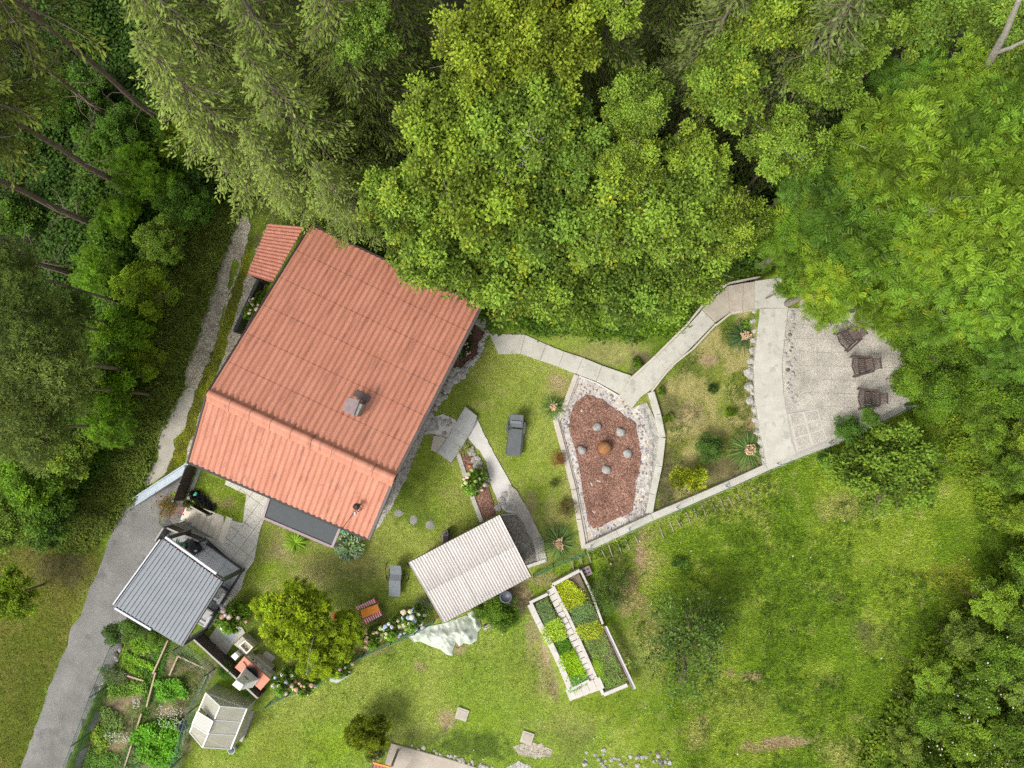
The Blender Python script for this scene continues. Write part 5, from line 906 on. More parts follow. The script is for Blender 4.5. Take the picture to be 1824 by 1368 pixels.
for px, py, r, z, c, lb, bare in [
    (792, 432, 112, 5.5, H1, 'broadleaf tree hanging over the back right corner of the roof', 0), (735, 365, 95, 6.5, H1, 'broadleaf tree next to the sage spruce above the house', 0), (905, 480, 110, 4.6, H1, 'broadleaf tree over the start of the slab path', 0), (1010, 500, 100, 4.2, H1, 'broadleaf tree over the wood edge halfway along the slab path', 0), (1120, 500, 105, 4.2, H3, 'dark green broadleaf tree at the wood edge above the lawn path', 0), (1215, 470, 95, 4.6, H1, 'broadleaf tree at the wood edge beside the climbing path', 1),
    (860, 345, 125, 7.0, H2, 'tall pale broadleaf tree in the middle of the wood', 1), (975, 380, 115, 6.2, H3, 'deep green broadleaf tree in the middle of the wood', 1), (1085, 395, 110, 6.2, H1, 'broadleaf tree with a bare grey branch in the wood', 1), (1200, 365, 110, 6.6, H1, 'round broadleaf tree next to the ivy covered spruces', 0), (1290, 400, 75, 6.0, H2, 'pale broadleaf tree between spruce and locust', 1),
    (800, 235, 110, 8.0, H2, 'yellow tinged broadleaf tree beside the spruces', 0), (915, 225, 115, 8.2, H1, 'broad crowned tree high in the wood', 1), (1020, 270, 90, 7.2, H3, 'dark leaved tree beside the black gap in the wood', 0), (870, 95, 110, 9.0, H4, 'yellow green tree at the top edge of the wood', 0), (985, 80, 105, 9.0, H4, 'golden leaved tree at the top edge next to the spruce', 0), (960, -40, 120, 9.5, H4, 'yellow green tree cut by the top picture edge', 0), (1130, 190, 70, 7.8, H1, 'leafy tree filling the gap between two overgrown spruces', 0), (1235, 280, 66, 7.3, H2, 'pale leafy tree below the ivy covered spruces', 0), (640, 60, 70, 8.5, H3, 'dark leafy tree among the sage spruces at the top edge', 0), (1120, 300, 70, 7.5, H2, 'small yellowing tree between the spruces', 1), (1290, 150, 85, 8.5, H5, 'ivy leaved tree between two spruces at the top', 0), (1470, 130, 80, 8.0, H5, 'ivy covered tree left of the bright locust trees', 0), (1520, 40, 90, 8.0, H1, 'broadleaf tree at the top edge above the dark gap', 0), (1640, 30, 90, 6.5, H3, 'dark tree at the top edge beside the leaning grey trunk', 0), (1400, 260, 75, 7.5, H5, 'ivy leaved tree touching the locust crowns', 1), (1770, 60, 80, 7, H3, 'dark green tree in the top right corner', 0), (1080, -10, 90, 9, H2, 'pale tree cut by the top picture edge', 0), (1370, 20, 100, 9, H2, 'pale leaved tree above the ivy covered spruces', 0)]:
    plant('hazel', 'broadleaf_tree', lb, 'tree', px, py, r, z, c, .95, gH, bare=bare)
gL = 'locust trees above the terrace'; L1 = (.145, .255, .028); L2 = (.175, .275, .026); L3 = (.115, .22, .03)
for px, py, r, z, c, lb, bare in [
    (1425, 425, 88, 4.6, L1, 'locust crown hanging over the terrace steps', 1), (1490, 500, 85, 4.8, L2, 'bright locust crown over the upper half of the terrace', 0), (1500, 370, 110, 6.0, L3, 'deep green locust crown beside the ivy covered tree', 1), (1580, 440, 105, 6.0, L1, 'locust crown behind the topmost wooden chair', 1), (1600, 290, 115, 7.5, L2, 'large yellow green locust crown in the middle of the group', 1), (1690, 400, 115, 7.0, L2, 'bright locust crown with bare grey twigs', 1), (1780, 480, 110, 6.0, L1, 'locust crown at the picture edge above the dark shrubs', 1), (1740, 280, 115, 7.8, L1, 'tall locust crown under the leaning grey trunk', 0), (1690, 540, 90, 4.6, L1, 'low locust crown over the dark small leaved shrubs', 1), (1620, 180, 90, 6.0, L3, 'shaded green locust crown beside the dark gap', 0), (1720, 170, 85, 6.5, L2, 'yellow green locust crown at the foot of the leaning trunk', 0), (1810, 340, 100, 7.5, L2, 'locust crown cut by the right picture edge', 0), (1840, 180, 90, 7, L1, 'locust crown highest on the right picture edge', 0), (1415, 505, 36, 3.2, L1, 'small locust branch over the top terrace step', 0), (1560, 540, 60, 4.2, L2, 'small locust crown touching the topmost wooden chair', 0), (1810, 600, 80, 4.0, L3, 'dark locust crown at the right edge near the thicket', 0), (1440, 310, 60, 6.5, L3, 'narrow dark locust crown between spruce and bright locusts', 0)]:
    plant('locust', 'locust_tree', lb, 'tree', px, py, r, z, c, 1.0, gL, 'trunk_grey', bare=bare, tk=1.4)
b = U(1725, 155, 5.5); lt_ = thing('leaning_trunk', 'leaning grey bare trunk with two forks in the top right corner', 'tree', (b.x-1, b.y-1.2, .3)); MB().tube([(b.x-1, b.y-1.2, 0), b, U(1765, 105, 7.5), U(1790, 60, 9), U(1815, 0, 10.5), U(1840, -60, 11.5)], [.22, .17, .14, .1, .08, .05], 8).build('trunk', MATS['dead_wood'], lt_); MB().tube([U(1770, 95, 7.8), U(1800, 85, 8.5), U(1850, 60, 9.5)], [.08, .06, .03], 6).build('branch', MATS['dead_wood'], lt_)
# left edge of the picture
P1 = (.145, .20, .045); P2 = (.10, .15, .03)
for px, py, r, z, c, lb, k in [(45, 560, 75, 7.5, P2, 'soft needled pine crown at the left picture edge', 'pine'), (85, 640, 85, 7, P1, 'greyish green pine crown under the dark gap', 'pine'), (30, 690, 90, 7, P1, 'pine crown at the left edge between two others', 'pine'), (120, 690, 60, 6, P1, 'small pine crown touching the bright saplings', 'pine'), (60, 760, 80, 6, P1, 'lowest pine crown near the left picture edge', 'pine'), (20, 480, 60, 8, P2, 'dark pine crown beside the bare stems', 'pine'), (130, 560, 50, 5, P2, 'small dark pine crown under the bare stem', 'pine')]:
    plant(k, 'pine_tree', lb, 'tree', px, py, r, z, c, 1.0, 'pines at the left picture edge', 'trunk_red')
S1 = (.13, .25, .016); S2 = (.08, .165, .02); S3 = (.18, .27, .018)
for px, py, r, z, c, lb, k in [(25, 385, 55, 1.0, S2, 'dark bush at the picture edge between two bare trunks', 'hazel'), (245, 312, 50, 1.6, S1, 'bright green sapling beside the end of a bare spruce trunk', 'locust'), (180, 485, 44, 2.2, S1, 'bright feathery sapling alone in the dark gap', 'locust'), (215, 385, 40, 1.6, S1, 'feathery sapling between the dark gap and the bank', 'locust'), (330, 250, 45, 1.2, S3, 'yellow green sapling under the pale spruces', 'locust'), (150, 165, 55, 1.2, S2, 'dark hazel bush in the upper part of the dark gap', 'hazel'), (220, 235, 50, 1.6, S2, 'round leaved bush in the middle of the dark gap', 'hazel'), (100, 190, 45, 1.5, S2, 'dark bush between two bare spruce trunks', 'hazel'), (340, 370, 50, 1.5, S2, 'dark green bush at the upper end of the bank', 'hazel'), (290, 430, 50, 1.8, H5, 'leafy bush on the bank above the weeds', 'hazel'), (260, 520, 58, 2.2, S3, 'yellow green bush in the middle of the bank', 'hazel'), (220, 590, 60, 2.4, S1, 'bright green bush below the feathery sapling', 'hazel'), (255, 640, 40, 1.8, S3, 'small yellow green bush next to the gravel track weeds', 'hazel'), (185, 690, 65, 2.6, S1, 'large green bush beside the pine crowns', 'hazel'), (200, 745, 48, 2.0, S1, 'bright bush at the dark hollow of the bank', 'locust'), (130, 810, 60, 2.0, H5, 'mid green bush on the lower bank', 'hazel'), (60, 850, 70, 2.4, S1, 'wide green bush at the left edge of the lower bank', 'hazel'), (90, 920, 60, 1.8, S2, 'dark bush on the lower bank above the verge', 'hazel'), (20, 930, 60, 2.0, H5, 'bush at the left picture edge above the verge', 'hazel'), (20, 1060, 48, 2.0, S3, 'yellow green bush beside the verge at the left edge', 'laurel'), (300, 190, 45, 1.0, S2, 'dark bush under the highest bare trunk', 'hazel'), (300, 340, 42, 1.4, S1, 'green bush at the end of the middle bare trunk', 'hazel'), (0, 760, 60, 4, S2, 'dark tree cut by the left picture edge', 'hazel')]:
    plant(k, 'bush' if z < 2.5 else 'young_tree', lb, 'bush', px, py, r, z, c, .9, 'bushes on the bank left of the track', tk=.6)
# garden trees and shrubs
MC = (.27, .37, .018)
mt = plant('laurel', 'garden_tree', 'broad yellow green tree on the lawn next to the red chimney corner', 'tree', 522, 1102, 58, 2.7, MC, .9, asp=1.0)
c2 = mt.children[0]
for dx, dy, rr, zz in ((82, 48, 30, 1.7), (98, 8, 26, 1.6), (55, 78, 30, 1.8), (-48, -22, 26, 2.2), (8, -48, 28, 2.6), (-8, 42, 30, 2.4), (48, 12, 30, 2.2), (30, 50, 32, 2.2), (100, 30, 26, 1.5), (30, 85, 24, 1.5), (45, -25, 26, 2.3)):      # side lobes of the same crown
    o = link('crown', VAR['laurel'][0], mt); C = U(522+dx, 1102+dy, zz); r = rr*(CAM_H-zz)/FPX/2; o.location = C-mt.location; o.scale = (r, r, r); o.rotation_euler = (0, 0, dx); o.color = (*MC, 1)
for k, nm, lb, px, py, r, z, c, fl, asp in [
    ('laurel', 'conical_shrub', 'dark glossy egg shaped shrub above the concrete pad', 656, 1302, 37, 1.0, (.19, .24, .018), 1.4, .9), ('bush', 'round_shrub', 'dark rounded shrub between lime bush and large grass tuft', 1264, 804, 27, .6, (.09, .17, .035), .9, 1), ('rosette', 'lime_bush', 'lime green leaf rosettes beside the dark rounded shrub', 1227, 852, 28, .7, (.30, .36, .02), 1.0, 1),
    ('hazel', 'meadow_tree', 'leafy green tree in the meadow at the lower end of the terrace', 1575, 835, 92, 2.6, (.14, .225, .03), .9, 1.1), ('thin', 'young_tree', 'sparse young tree with bare grey twigs in the meadow', 1225, 1150, 95, 2.0, (.12, .20, .045), 1, .95), ('thin', 'tomato_bush', 'loose green bush beside the larger raised bed', 1085, 1052, 42, .8, (.10, .17, .04), 1, 1),
    ('dense', 'small_shrub', 'low dark shrub at the corner of the concrete pad', 668, 1340, 16, .3, (.05, .075, .02), .8, 1), ('bush', 'currant_bush', 'green bush leaning over the road fence', 203, 1125, 20, 1.2, (.09, .17, .04), 1, 1), ('bush', 'currant_bush', 'broad leaved bush under the road corner of the pavilion', 243, 1120, 26, .8, (.10, .19, .03), .8, 1), ('bush', 'berry_bush', 'berry bush in the vegetable garden under the pavilion corner', 283, 1130, 22, .6, (.11, .20, .025), .8, 1), ('dense', 'box_hedge', 'clipped green shrub between the slatted fence and greenhouse', 403, 1195, 17, .6, (.08, .19, .015), .8, 1), ('dense', 'box_hedge', 'small clipped shrub under the chimney end of the fence', 445, 1228, 11, .5, (.08, .19, .015), .8, 1.2),
    ('bush', 'garden_shrub', 'leafy shrub beside the water barrel at the shed', 882, 1092, 34, .5, (.12, .22, .02), .8, 1.1), ('bush', 'garden_shrub', 'low green shrub next to the weathered plank', 905, 1105, 22, .4, (.11, .22, .015), .8, 1), ('dense', 'lavender_bush', 'grey green shrub between hydrangeas and shed', 752, 1078, 19, .5, (.13, .17, .08), .8, 1), ('bush', 'leafy_plant', 'dark plants between the two beds under the shed corner', 858, 1085, 16, .3, (.09, .17, .02), .8, 1),
    ('bush', 'rose_bush', 'small green shrub with a red tip on the slope', 1270, 690, 10, .15, (.05, .10, .02), .8, 1), ('rosette', 'young_shrub', 'small lime shrub on the slope near the outer coping', 1190, 745, 9, .15, (.15, .24, .02), .8, 1), ('rosette', 'young_shrub', 'small lime shrub on the slope near the boulders', 1300, 735, 10, .15, (.15, .24, .02), .8, 1), ('rosette', 'young_shrub', 'small lime plant at the fork of the slab paths', 1135, 648, 10, .15, (.13, .24, .02), .8, 1), ('rosette', 'young_shrub', 'small green plant beside the fork of the outer coping', 1178, 698, 8, .15, (.13, .22, .02), .8, 1), ('rosette', 'meadow_plant', 'bright green herb clump in the meadow', 1211, 1003, 12, .2, (.12, .24, .04), .8, 1),
    ('bush', 'young_shrub', 'bushy plant at the right end of the long wall', 1512, 770, 26, 1.2, (.09, .19, .03), 1, 1), ('bush', 'young_shrub', 'leafy shoot over the long wall beside the lowest chair', 1545, 745, 18, 1.3, (.10, .20, .03), 1, 1), ('bush', 'garden_shrub', 'bright shrub at the corner where the long wall meets the road fence', 1475, 812, 20, .8, (.11, .22, .03), 1, 1)]:
    plant(k, nm, lb, 'tree' if nm.endswith('tree') else 'shrub', px, py, r, z, c, fl, asp=asp, tk=.6)

for k_, L_, gp, lb, cs in (('hazel', [(1832, 1014, 55.800000000000004), (1772, 1074, 52.2), (1842, 1114, 59.4), (1712, 1134, 45.0), (1782, 1174, 55.800000000000004), (1662, 1204, 41.4), (1732, 1234, 54.0), (1832, 1224, 55.800000000000004), (1652, 1274, 46.800000000000004), (1722, 1314, 54.0), (1802, 1304, 57.6), (1612, 1324, 39.6), (1642, 1384, 50.4), (1742, 1384, 54.0), (1842, 1364, 55.800000000000004), (1882, 1284, 45.0), (1587, 1379, 32.4)], 'bushes of the thicket at the lower right', ('leafy bush', ['at the upper tip of the lower right thicket', 'upper left in the blossoming thicket', 'at the picture edge below the thicket tip', 'on the meadow side below the thicket tip', 'in the upper middle of the lower right thicket', 'at the meadow corner where the thicket widens', 'in the very middle of the lower right thicket', 'at the picture edge level with the thicket middle', 'on the meadow side below the widening', 'below the middle of the lower right thicket', 'near the picture edge in the lower thicket', 'small and foremost into the meadow', 'at the lower picture edge beside the meadow tip', 'at the lower picture edge in the thicket middle', 'in the lower right picture corner', 'cut by the picture edge low in the thicket', 'small at the lowest meadow tip of the thicket']), [(.14, .24, .028), (.18, .28, .03), (.11, .19, .022), (.16, .23, .04)]), ('bush', [(1650, 630, 42), (1710, 600, 48), (1780, 640, 52), (1620, 670, 34), (1680, 690, 46), (1750, 710, 52), (1820, 720, 50), (1660, 725, 34)], 'small leaved shrubs beside the terrace', ('dense small leaved shrub', ['nearest the topmost wooden chair', 'under the low locust crown', 'right edge below the locusts', 'beside the middle wooden chair', 'in the middle of the small leaved thicket', 'low and right in the small leaved thicket', 'cut by the picture edge beyond the terrace', 'nearest the end of the long concrete wall']), [(.11, .20, .02), (.14, .24, .022)]), ('hazel', [(1758, 776, 43.2), (1828, 786, 48.6), (1798, 846, 46.800000000000004), (1858, 896, 46.800000000000004), (1818, 926, 37.800000000000004), (1743, 731, 36.0), (1773, 816, 30.6)], 'shrubs above the meadow at the right edge', ('mixed green shrub', ['just below the end of the long wall', 'at the picture edge below the terrace thicket', 'in the middle between the two thickets', 'at the picture edge above the blossoming thicket', 'lowest, touching the blossoming thicket', 'small beside the wall end', 'small on the meadow side between the thickets']), [(.16, .26, .03), (.19, .28, .03), (.13, .22, .025)])):
    for i_, (x_, y_, r_) in enumerate(L_): plant(k_, 'bush', lb[0]+' '+lb[1][i_], 'bush', x_, y_, r_*.85, 1.9+.4*((i_*7) % 3), cs[i_ % len(cs)], .8, gp, tk=.5)
# reddish twig shrub over the road
rb_ = plant('thin', 'reddish_shrub', 'orange tinted shrub hanging over the road beside the stairs', 'shrub', 300, 902, 22, 1.4, (.19, .17, .04), 1, tk=.4); plant('bush', 'reddish_shrub', 'small olive shrub at the foot of the dark house fence', 'shrub', 338, 894, 13, .6, (.12, .13, .03), .8, tk=.3)
n_ = 260; q = np.random.default_rng(4); C = np.array([[*U(300+a*20, 903+b*22, .3)] for a, b in q.normal(0, .5, (n_, 2))]); V, T = leaves(C, rnd_dirs(n_, -.4, .4), rnd_dirs(n_, .3, 1), .11, .06); npmesh('red_leaves', V, T, MATS['rust'], rb_)['kind'] = 'stuff'
red = plant('thin', 'red_leaf_shrub', 'reddish leaved low shrub on the lawn side of the beige coping', 'shrub', 994, 818, 16, .3, (.26, .09, .035), .7, tk=.3); plant('thin', 'bronze_shrub', 'low bronze and green shrub beside the lower beige coping', 'shrub', 1012, 905, 20, .25, (.16, .13, .04), .7, tk=.3); plant('thin', 'bronze_shrub', 'sparse reddish herb beside the green tuft at the beige coping', 'shrub', 988, 860, 10, .2, (.10, .14, .03), .7, tk=.3)
# long leaved tufts with a straw heart
def tuft(label, px, py, rpx, n, straw, seed, color=(.12, .20, .05), name='yucca', h=.7, a0=0, a1=6.283, cat='plant'):
    q = np.random.default_rng(seed); b = G(px, py); t = thing(name, label, cat, b); r = rpx/40*.97; V = []; F = []; vv = []
    for i in range(n):
        a = q.uniform(a0, a1); L = r*q.uniform(.65, 1.15); e = q.uniform(.35, 1.2); w = .045*q.uniform(.7, 1.2); s = np.array([-math.sin(a), math.cos(a), 0])
        for k in range(5):
            t_ = k/4; c = np.array([b.x+math.cos(a)*L*t_, b.y+math.sin(a)*L*t_, b.z+.1+h*(e*t_-e*.9*t_*t_)]); ww = w*(1-t_)**.6+.002; V += [c-s*ww/2, c+s*ww/2]
        k0 = len(V)-10; F += [(k0+2*k, k0+2*k+1, k0+2*k+3, k0+2*k+2) for k in range(4)]; vv += [q.uniform(.2, 1)]*4
    o = npmesh('foliage', np.array(V), np.array(F), MATS['leaf'], t, attrs={'v': ('FLOAT', 'FACE', vv), 'y': ('FLOAT', 'FACE', np.zeros(len(F)))}); o.color = (*color, 1)
    if straw:
        C = np.tile(np.array([[b.x, b.y, b.z+.45]]), (90, 1))+rnd_dirs(90, 0, 1)*np.array([straw, straw, .2])*q.uniform(.2, 1, (90, 1)); V, T = leaves(C, rnd_dirs(90, -.2, .8), rnd_dirs(90, .2, 1), .14, .07); npmesh('flower_spike', V, T, MATS['straw'], t)
        MB().ball((b.x, b.y, b.z+.3), (straw*.75, straw*.75, .2), 1, .2, 1).build('heart', MATS['straw'], t)
tuft('long leaved tuft with straw coloured heart between shed and beige coping', 995, 965, 38, 170, .26, 1); tuft('large leaved tuft with straw heart beside the terrace walkway', 1330, 800, 42, 150, .26, 2); tuft('straw hearted tuft below the terrace steps', 1322, 600, 36, 120, .21, 3, (.07, .13, .045)); tuft('small tuft with pale heart at the bend of the beige coping', 985, 725, 26, 80, .14, 4)
tuft('bright green grass clump under the grey canopy', 527, 965, 26, 120, 0, 5, (.20, .33, .02), 'grass_clump', .4); tuft('small green grass clump beside the straw hearted tuft near the steps', 1331, 580, 14, 50, 0, 6, (.12, .25, .02), 'grass_clump', .5); tuft('thin yellow grass clump beside the diagonal slabs', 826, 800, 14, 60, 0, 7, (.22, .24, .06), 'grass_clump', .3)
# variegated hosta at the corner of the house
b = G(626, 970); ho = thing('hosta', 'white edged hosta at the corner of the house canopy', 'plant', b); q = np.random.default_rng(3); n = 260; a = q.uniform(0, 6.28, n); rr = np.sqrt(q.random(n))*.55
C = np.stack([b.x+np.cos(a)*rr, b.y+np.sin(a)*rr, b.z+.5-.35*rr], 1); A = np.stack([np.cos(a), np.sin(a), q.uniform(-.3, .5, n)], 1)+q.normal(0, .35, (n, 3)); Nn = np.array([0, 0, 1])+q.normal(0, .35, (n, 3)); V, T = leaves(C, A, Nn, .2, .12, .15); o = npmesh('foliage', V, T, MATS['leaf'], ho, attrs={'v': ('FLOAT', 'FACE', np.repeat(q.random(n), 2)), 'y': ('FLOAT', 'FACE', np.zeros(2*n))}); o.color = (.20, .34, .12, 1)
V, T = leaves(C+np.array([0, 0, .012]), A, Nn, .21, .13, .15); k = q.random(n) < .5; T = T.reshape(n, 2, 3)[k].reshape(-1, 3)[::2]; o = npmesh('pale_leaf_edges', V, T, MATS['leaf'], ho, attrs={'v': ('FLOAT', 'FACE', np.full(len(T), .6)), 'y': ('FLOAT', 'FACE', np.zeros(len(T)))}); o.color = (.50, .56, .40, 1); o['kind'] = 'stuff'
# hydrangeas
FL = {'cream': (.66, .56, .40), 'peach': (.66, .40, .27), 'pink': (.62, .34, .36), 'lilac': (.52, .46, .62), 'blue': (.38, .48, .66), 'white': (.66, .64, .60), 'rose': (.62, .16, .28), 'green': (.46, .55, .18), 'blush': (.66, .50, .44)}
def hydrangea(label, px, py, rx, ry, h, n, cols, seed, fr=.10, group=None, color=(.21, .37, .04), ang=0):
    q = random.Random(seed); b = G(px, py); t = thing('hydrangea', label, 'flowering shrub', b, group); C = U(px, py, b.z+h*.55); k = 1/39.
    o = link('foliage', VAR['rosette'][0], t); o.location = C-b; o.scale = (rx*k/.8, ry*k/.8, h*.62/.55*1.0); o.rotation_euler = (0, 0, ang); o.color = (*color, 1)
    o = link('foliage', VAR['rosette'][0], t); o.location = C-b; o.scale = (rx*k/.86, ry*k/.86, h*.62/.6); o.rotation_euler = (0, 0, ang+.02); o.color = (*color, 1)
    for i in range(n):
        for _ in range(20):
            a = q.uniform(0, 6.283); rr = math.sqrt(q.random())*.98; x = math.cos(a)*rr; y = math.sin(a)*rr
            x2 = x*rx*k*math.cos(ang)-y*ry*k*math.sin(ang); y2 = x*rx*k*math.sin(ang)+y*ry*k*math.cos(ang)
            if all((x2-u)**2+(y2-v)**2 > (fr*1.4)**2 for u, v in getattr(hydrangea, 'u', [])): break
        hydrangea.u.append((x2, y2)) if hasattr(hydrangea, 'u') else setattr(hydrangea, 'u', [(x2, y2)])
        z = h*.55+h*.48*math.sqrt(max(0, 1-rr*rr)); cn = q.choice(cols); mt_ = 'bloom_'+cn
        if mt_ not in MATS: M(mt_, FL[cn], rough=.85, var=.16, scale=30, bs=60, bump=.7, bd=.02)
        r = fr*q.uniform(.65, 1.2); MB().ball((b.x+(C.x-b.x)+x2, b.y+(C.y-b.y)+y2, b.z+z), (r, r, r*.8), seed*50+i, .11, 2).build('flower_head', MATS[mt_], t)
    hydrangea.u = []
gh = 'hydrangeas along the green wire fence'
hydrangea('round hydrangea with cream heads in the bark bed beside the white path', 845, 859, 21, 21, .8, 15, ['cream', 'blush', 'cream', 'green'], 1, .095)
hydrangea('hydrangea with few peach heads between pavilion and blue grey slab', 415, 1099, 26, 24, .9, 9, ['peach', 'blush', 'white', 'lilac'], 2, .10)
hydrangea('hydrangea with white and lilac heads nearest the shed', 738, 1100, 24, 20, .9, 16, ['white', 'blush', 'blue', 'cream', 'lilac', 'white'], 3, .11, gh)
hydrangea('hydrangea crowded with cream and blue heads in the middle of the fence row', 702, 1118, 24, 17, .8, 20, ['cream', 'white', 'blue', 'lilac', 'green', 'cream'], 4, .10, gh, ang=.3)
hydrangea('hydrangea with peach heads touching the yellow green tree', 664, 1135, 22, 17, .7, 17, ['peach', 'cream', 'peach', 'green'], 5, .085, gh, ang=.3)
hydrangea('hydrangea with blue and white heads nearest the red barbecue', 507, 1212, 20, 22, .8, 11, ['blue', 'blush', 'white', 'cream', 'lilac'], 6, .10, gh)
hydrangea('hydrangea with blush heads below the yellow green tree', 545, 1222, 22, 14, .7, 12, ['peach', 'blush', 'lilac', 'green'], 7, .09, gh)
hydrangea('hydrangea half hidden under the yellow green tree with pink head', 610, 1190, 26, 13, .7, 10, ['peach', 'pink', 'cream'], 8, .08, gh, ang=.35)
hydrangea('dark leaved hydrangea with a few cream heads at the house bed', 829, 598, 13, 11, .5, 4, ['green', 'cream'], 9, .06, color=(.05, .13, .02))
hydrangea('pink flowering plant in the dark bark bed at the house wall', 826, 622, 15, 14, .45, 22, ['rose', 'pink', 'rose', 'blush'], 10, .055, color=(.06, .13, .02))
hydrangea('hydrangea with blush heads in the slatted box on the track side', 453, 545, 8, 24, .9, 9, ['blush', 'pink', 'cream'], 11, .10, ang=-.5)
for i, (x, y, m, lb) in enumerate([(836, 831, 'orange_top', 'single orange marigold head above the cream hydrangea')]): p = U(x, y, .2); o = MB().ball(p, (.06, .06, .04), i, .15, 2).build('marigold', MATS[m]); tag(o, lb, 'flower')
# crops of the raised beds and the vegetable garden
def crop(label, poly, n, color, L=.09, W=.05, h=.16, z=-.36, seed=0, name='vegetable_patch', **k): return cover(name, label, poly, int(n*1.3), 6, L, W, h, 2.5, tuple(c*1.7 for c in color), seed, 0, .05, k.pop('yellow', .05), .05, 1.8, z=z, excl=False, **k)
crop('yellow green salad at the upper end of the larger bed', [(992, 1043), (1012, 1032), (1036, 1055), (1040, 1065), (1010, 1085), (1000, 1070)], 800, (.27, .32, .02), seed=61)
crop('dark feathery leaves between the two yellow salads', [(1010, 1085), (1046, 1066), (1062, 1100), (1030, 1110), (1018, 1105)], 420, (.13, .20, .07), .08, .025, seed=62)
crop('second yellow green salad patch of the larger bed', [(1022, 1118), (1036, 1108), (1058, 1102), (1071, 1116), (1068, 1125), (1036, 1135)], 520, (.26, .31, .03), seed=63)
crop('thin seedlings on bare soil in the larger bed', [(1040, 1140), (1075, 1130), (1118, 1215), (1080, 1232), (1060, 1180)], 520, (.15, .23, .05), .05, .03, seed=64)
crop('bright green rectangle of low seedlings', [(1052, 1176), (1064, 1172), (1079, 1206), (1068, 1213)], 560, (.22, .33, .02), .05, .025, .10, seed=65)
crop('grey green herbs at the upper end of the smaller bed', [(952, 1080), (974, 1066), (990, 1098), (966, 1112)], 420, (.15, .22, .08), .09, .022, seed=66)
crop('light green salad in the smaller bed', [(964, 1116), (993, 1097), (1008, 1130), (978, 1144)], 640, (.24, .34, .035), seed=67)
crop('dark green herbs in the middle of the smaller bed', [(982, 1148), (1008, 1134), (1016, 1150), (996, 1164)], 260, (.07, .16, .015), .07, .03, seed=68)
crop('lime green rows at the lower end of the smaller bed', [(992, 1166), (1020, 1152), (1042, 1196), (1010, 1208)], 760, (.20, .32, .012), .08, .04, .14, seed=69)
crop('blue green cabbage leaves at the foot of the smaller bed', [(1010, 1210), (1040, 1197), (1048, 1208), (1018, 1224)], 200, (.13, .26, .06), .10, .06, seed=70)
vz_ = -.83
for i, (poly, n, c, L, W, h, lb) in enumerate([
    ([(235, 1142), (290, 1130), (285, 1152), (245, 1165)], 420, (.14, .25, .02), .10, .05, .4, 'yellow green bean leaves under the pavilion roof'), ([(225, 1160), (275, 1185), (270, 1192), (222, 1170)], 260, (.15, .27, .02), .08, .05, .25, 'upper row of light green leaves'), ([(222, 1176), (262, 1196), (258, 1203), (220, 1186)], 200, (.16, .27, .02), .08, .05, .25, 'second row of light green leaves'), ([(195, 1180), (225, 1195), (230, 1215), (190, 1215)], 420, (.12, .16, .06), .12, .02, .5, 'grey green feathery herbs near the road fence'),
    ([(195, 1215), (265, 1215), (262, 1232), (200, 1240)], 420, (.13, .23, .03), .10, .06, .3, 'mixed leaves behind the short timber edge'), ([(245, 1185), (265, 1185), (262, 1205), (245, 1205)], 160, (.06, .15, .02), .08, .05, .3, 'dark leaved clump near the long timber edge'), ([(285, 1212), (325, 1208), (335, 1235), (290, 1240)], 520, (.10, .24, .02), .12, .07, .5, 'bright potato plants below the bare soil bed'), ([(255, 1290), (320, 1280), (325, 1330), (305, 1368), (262, 1350), (240, 1310)], 1300, (.10, .25, .015), .12, .07, .6, 'lush green leaves beside the greenhouse'), ([(160, 1330), (215, 1345), (205, 1375), (150, 1375)], 500, (.10, .20, .03), .08, .03, .3, 'low green rows at the lower picture edge'), ([(150, 1315), (175, 1290), (200, 1310), (185, 1340)], 260, (.16, .24, .03), .09, .05, .3, 'light leaves beside the stone edging'), ([(180, 1260), (215, 1270), (225, 1305), (190, 1310)], 260, (.13, .20, .05), .09, .04, .35, 'loose herbs in the middle of the plot'), ([(225, 1330), (250, 1300), (250, 1368), (215, 1372)], 280, (.10, .17, .05), .09, .04, .35, 'grey green plants at the lower edge of the plot'), ([(320, 1300), (345, 1330), (330, 1368), (318, 1368)], 260, (.13, .23, .02), .09, .05, .4, 'leaves between the wire fence and greenhouse'), ([(272, 1130), (300, 1140), (292, 1200), (275, 1230), (255, 1300), (245, 1300), (270, 1200)], 700, (.07, .17, .02), .08, .03, .08, 'green grass path between the timber edges')]):
    crop(lb, poly, int(n*.62), c, L, W*1.15, h*.6, vz_, 80+i)
dots('white_blossom', 'white flowering herb beside the timber edge', [(238, 1246), (252, 1244), (252, 1262), (240, 1262)], 60, .02, 'blossom', 21, .35); dots('white_blossom', 'white flowering herbs in front of the greenhouse', [(282, 1250), (325, 1240), (330, 1262), (325, 1290), (300, 1292), (285, 1270)], 190, .02, 'blossom', 22, .4); dots('white_blossom', 'white flowering herbs at the lower end of the plot', [(185, 1310), (235, 1300), (238, 1322), (195, 1330)], 120, .02, 'blossom', 23, .3)
def timber(label, a, b, z=vz_, w=.06, h=.14, mat='timber', name='timber_edging'):
    a, b = U(*a, z+h), U(*b, z+h); t = thing(name, label, 'edging', (a.x, a.y, z)); n = max(1, round((b-a).length/1.4))
    for i in range(n): MB().bar(a.lerp(b, i/n+.003), a.lerp(b, (i+1)/n-.003)-Vector((0, 0, 0)), w, h).build('board', MATS[mat], t)
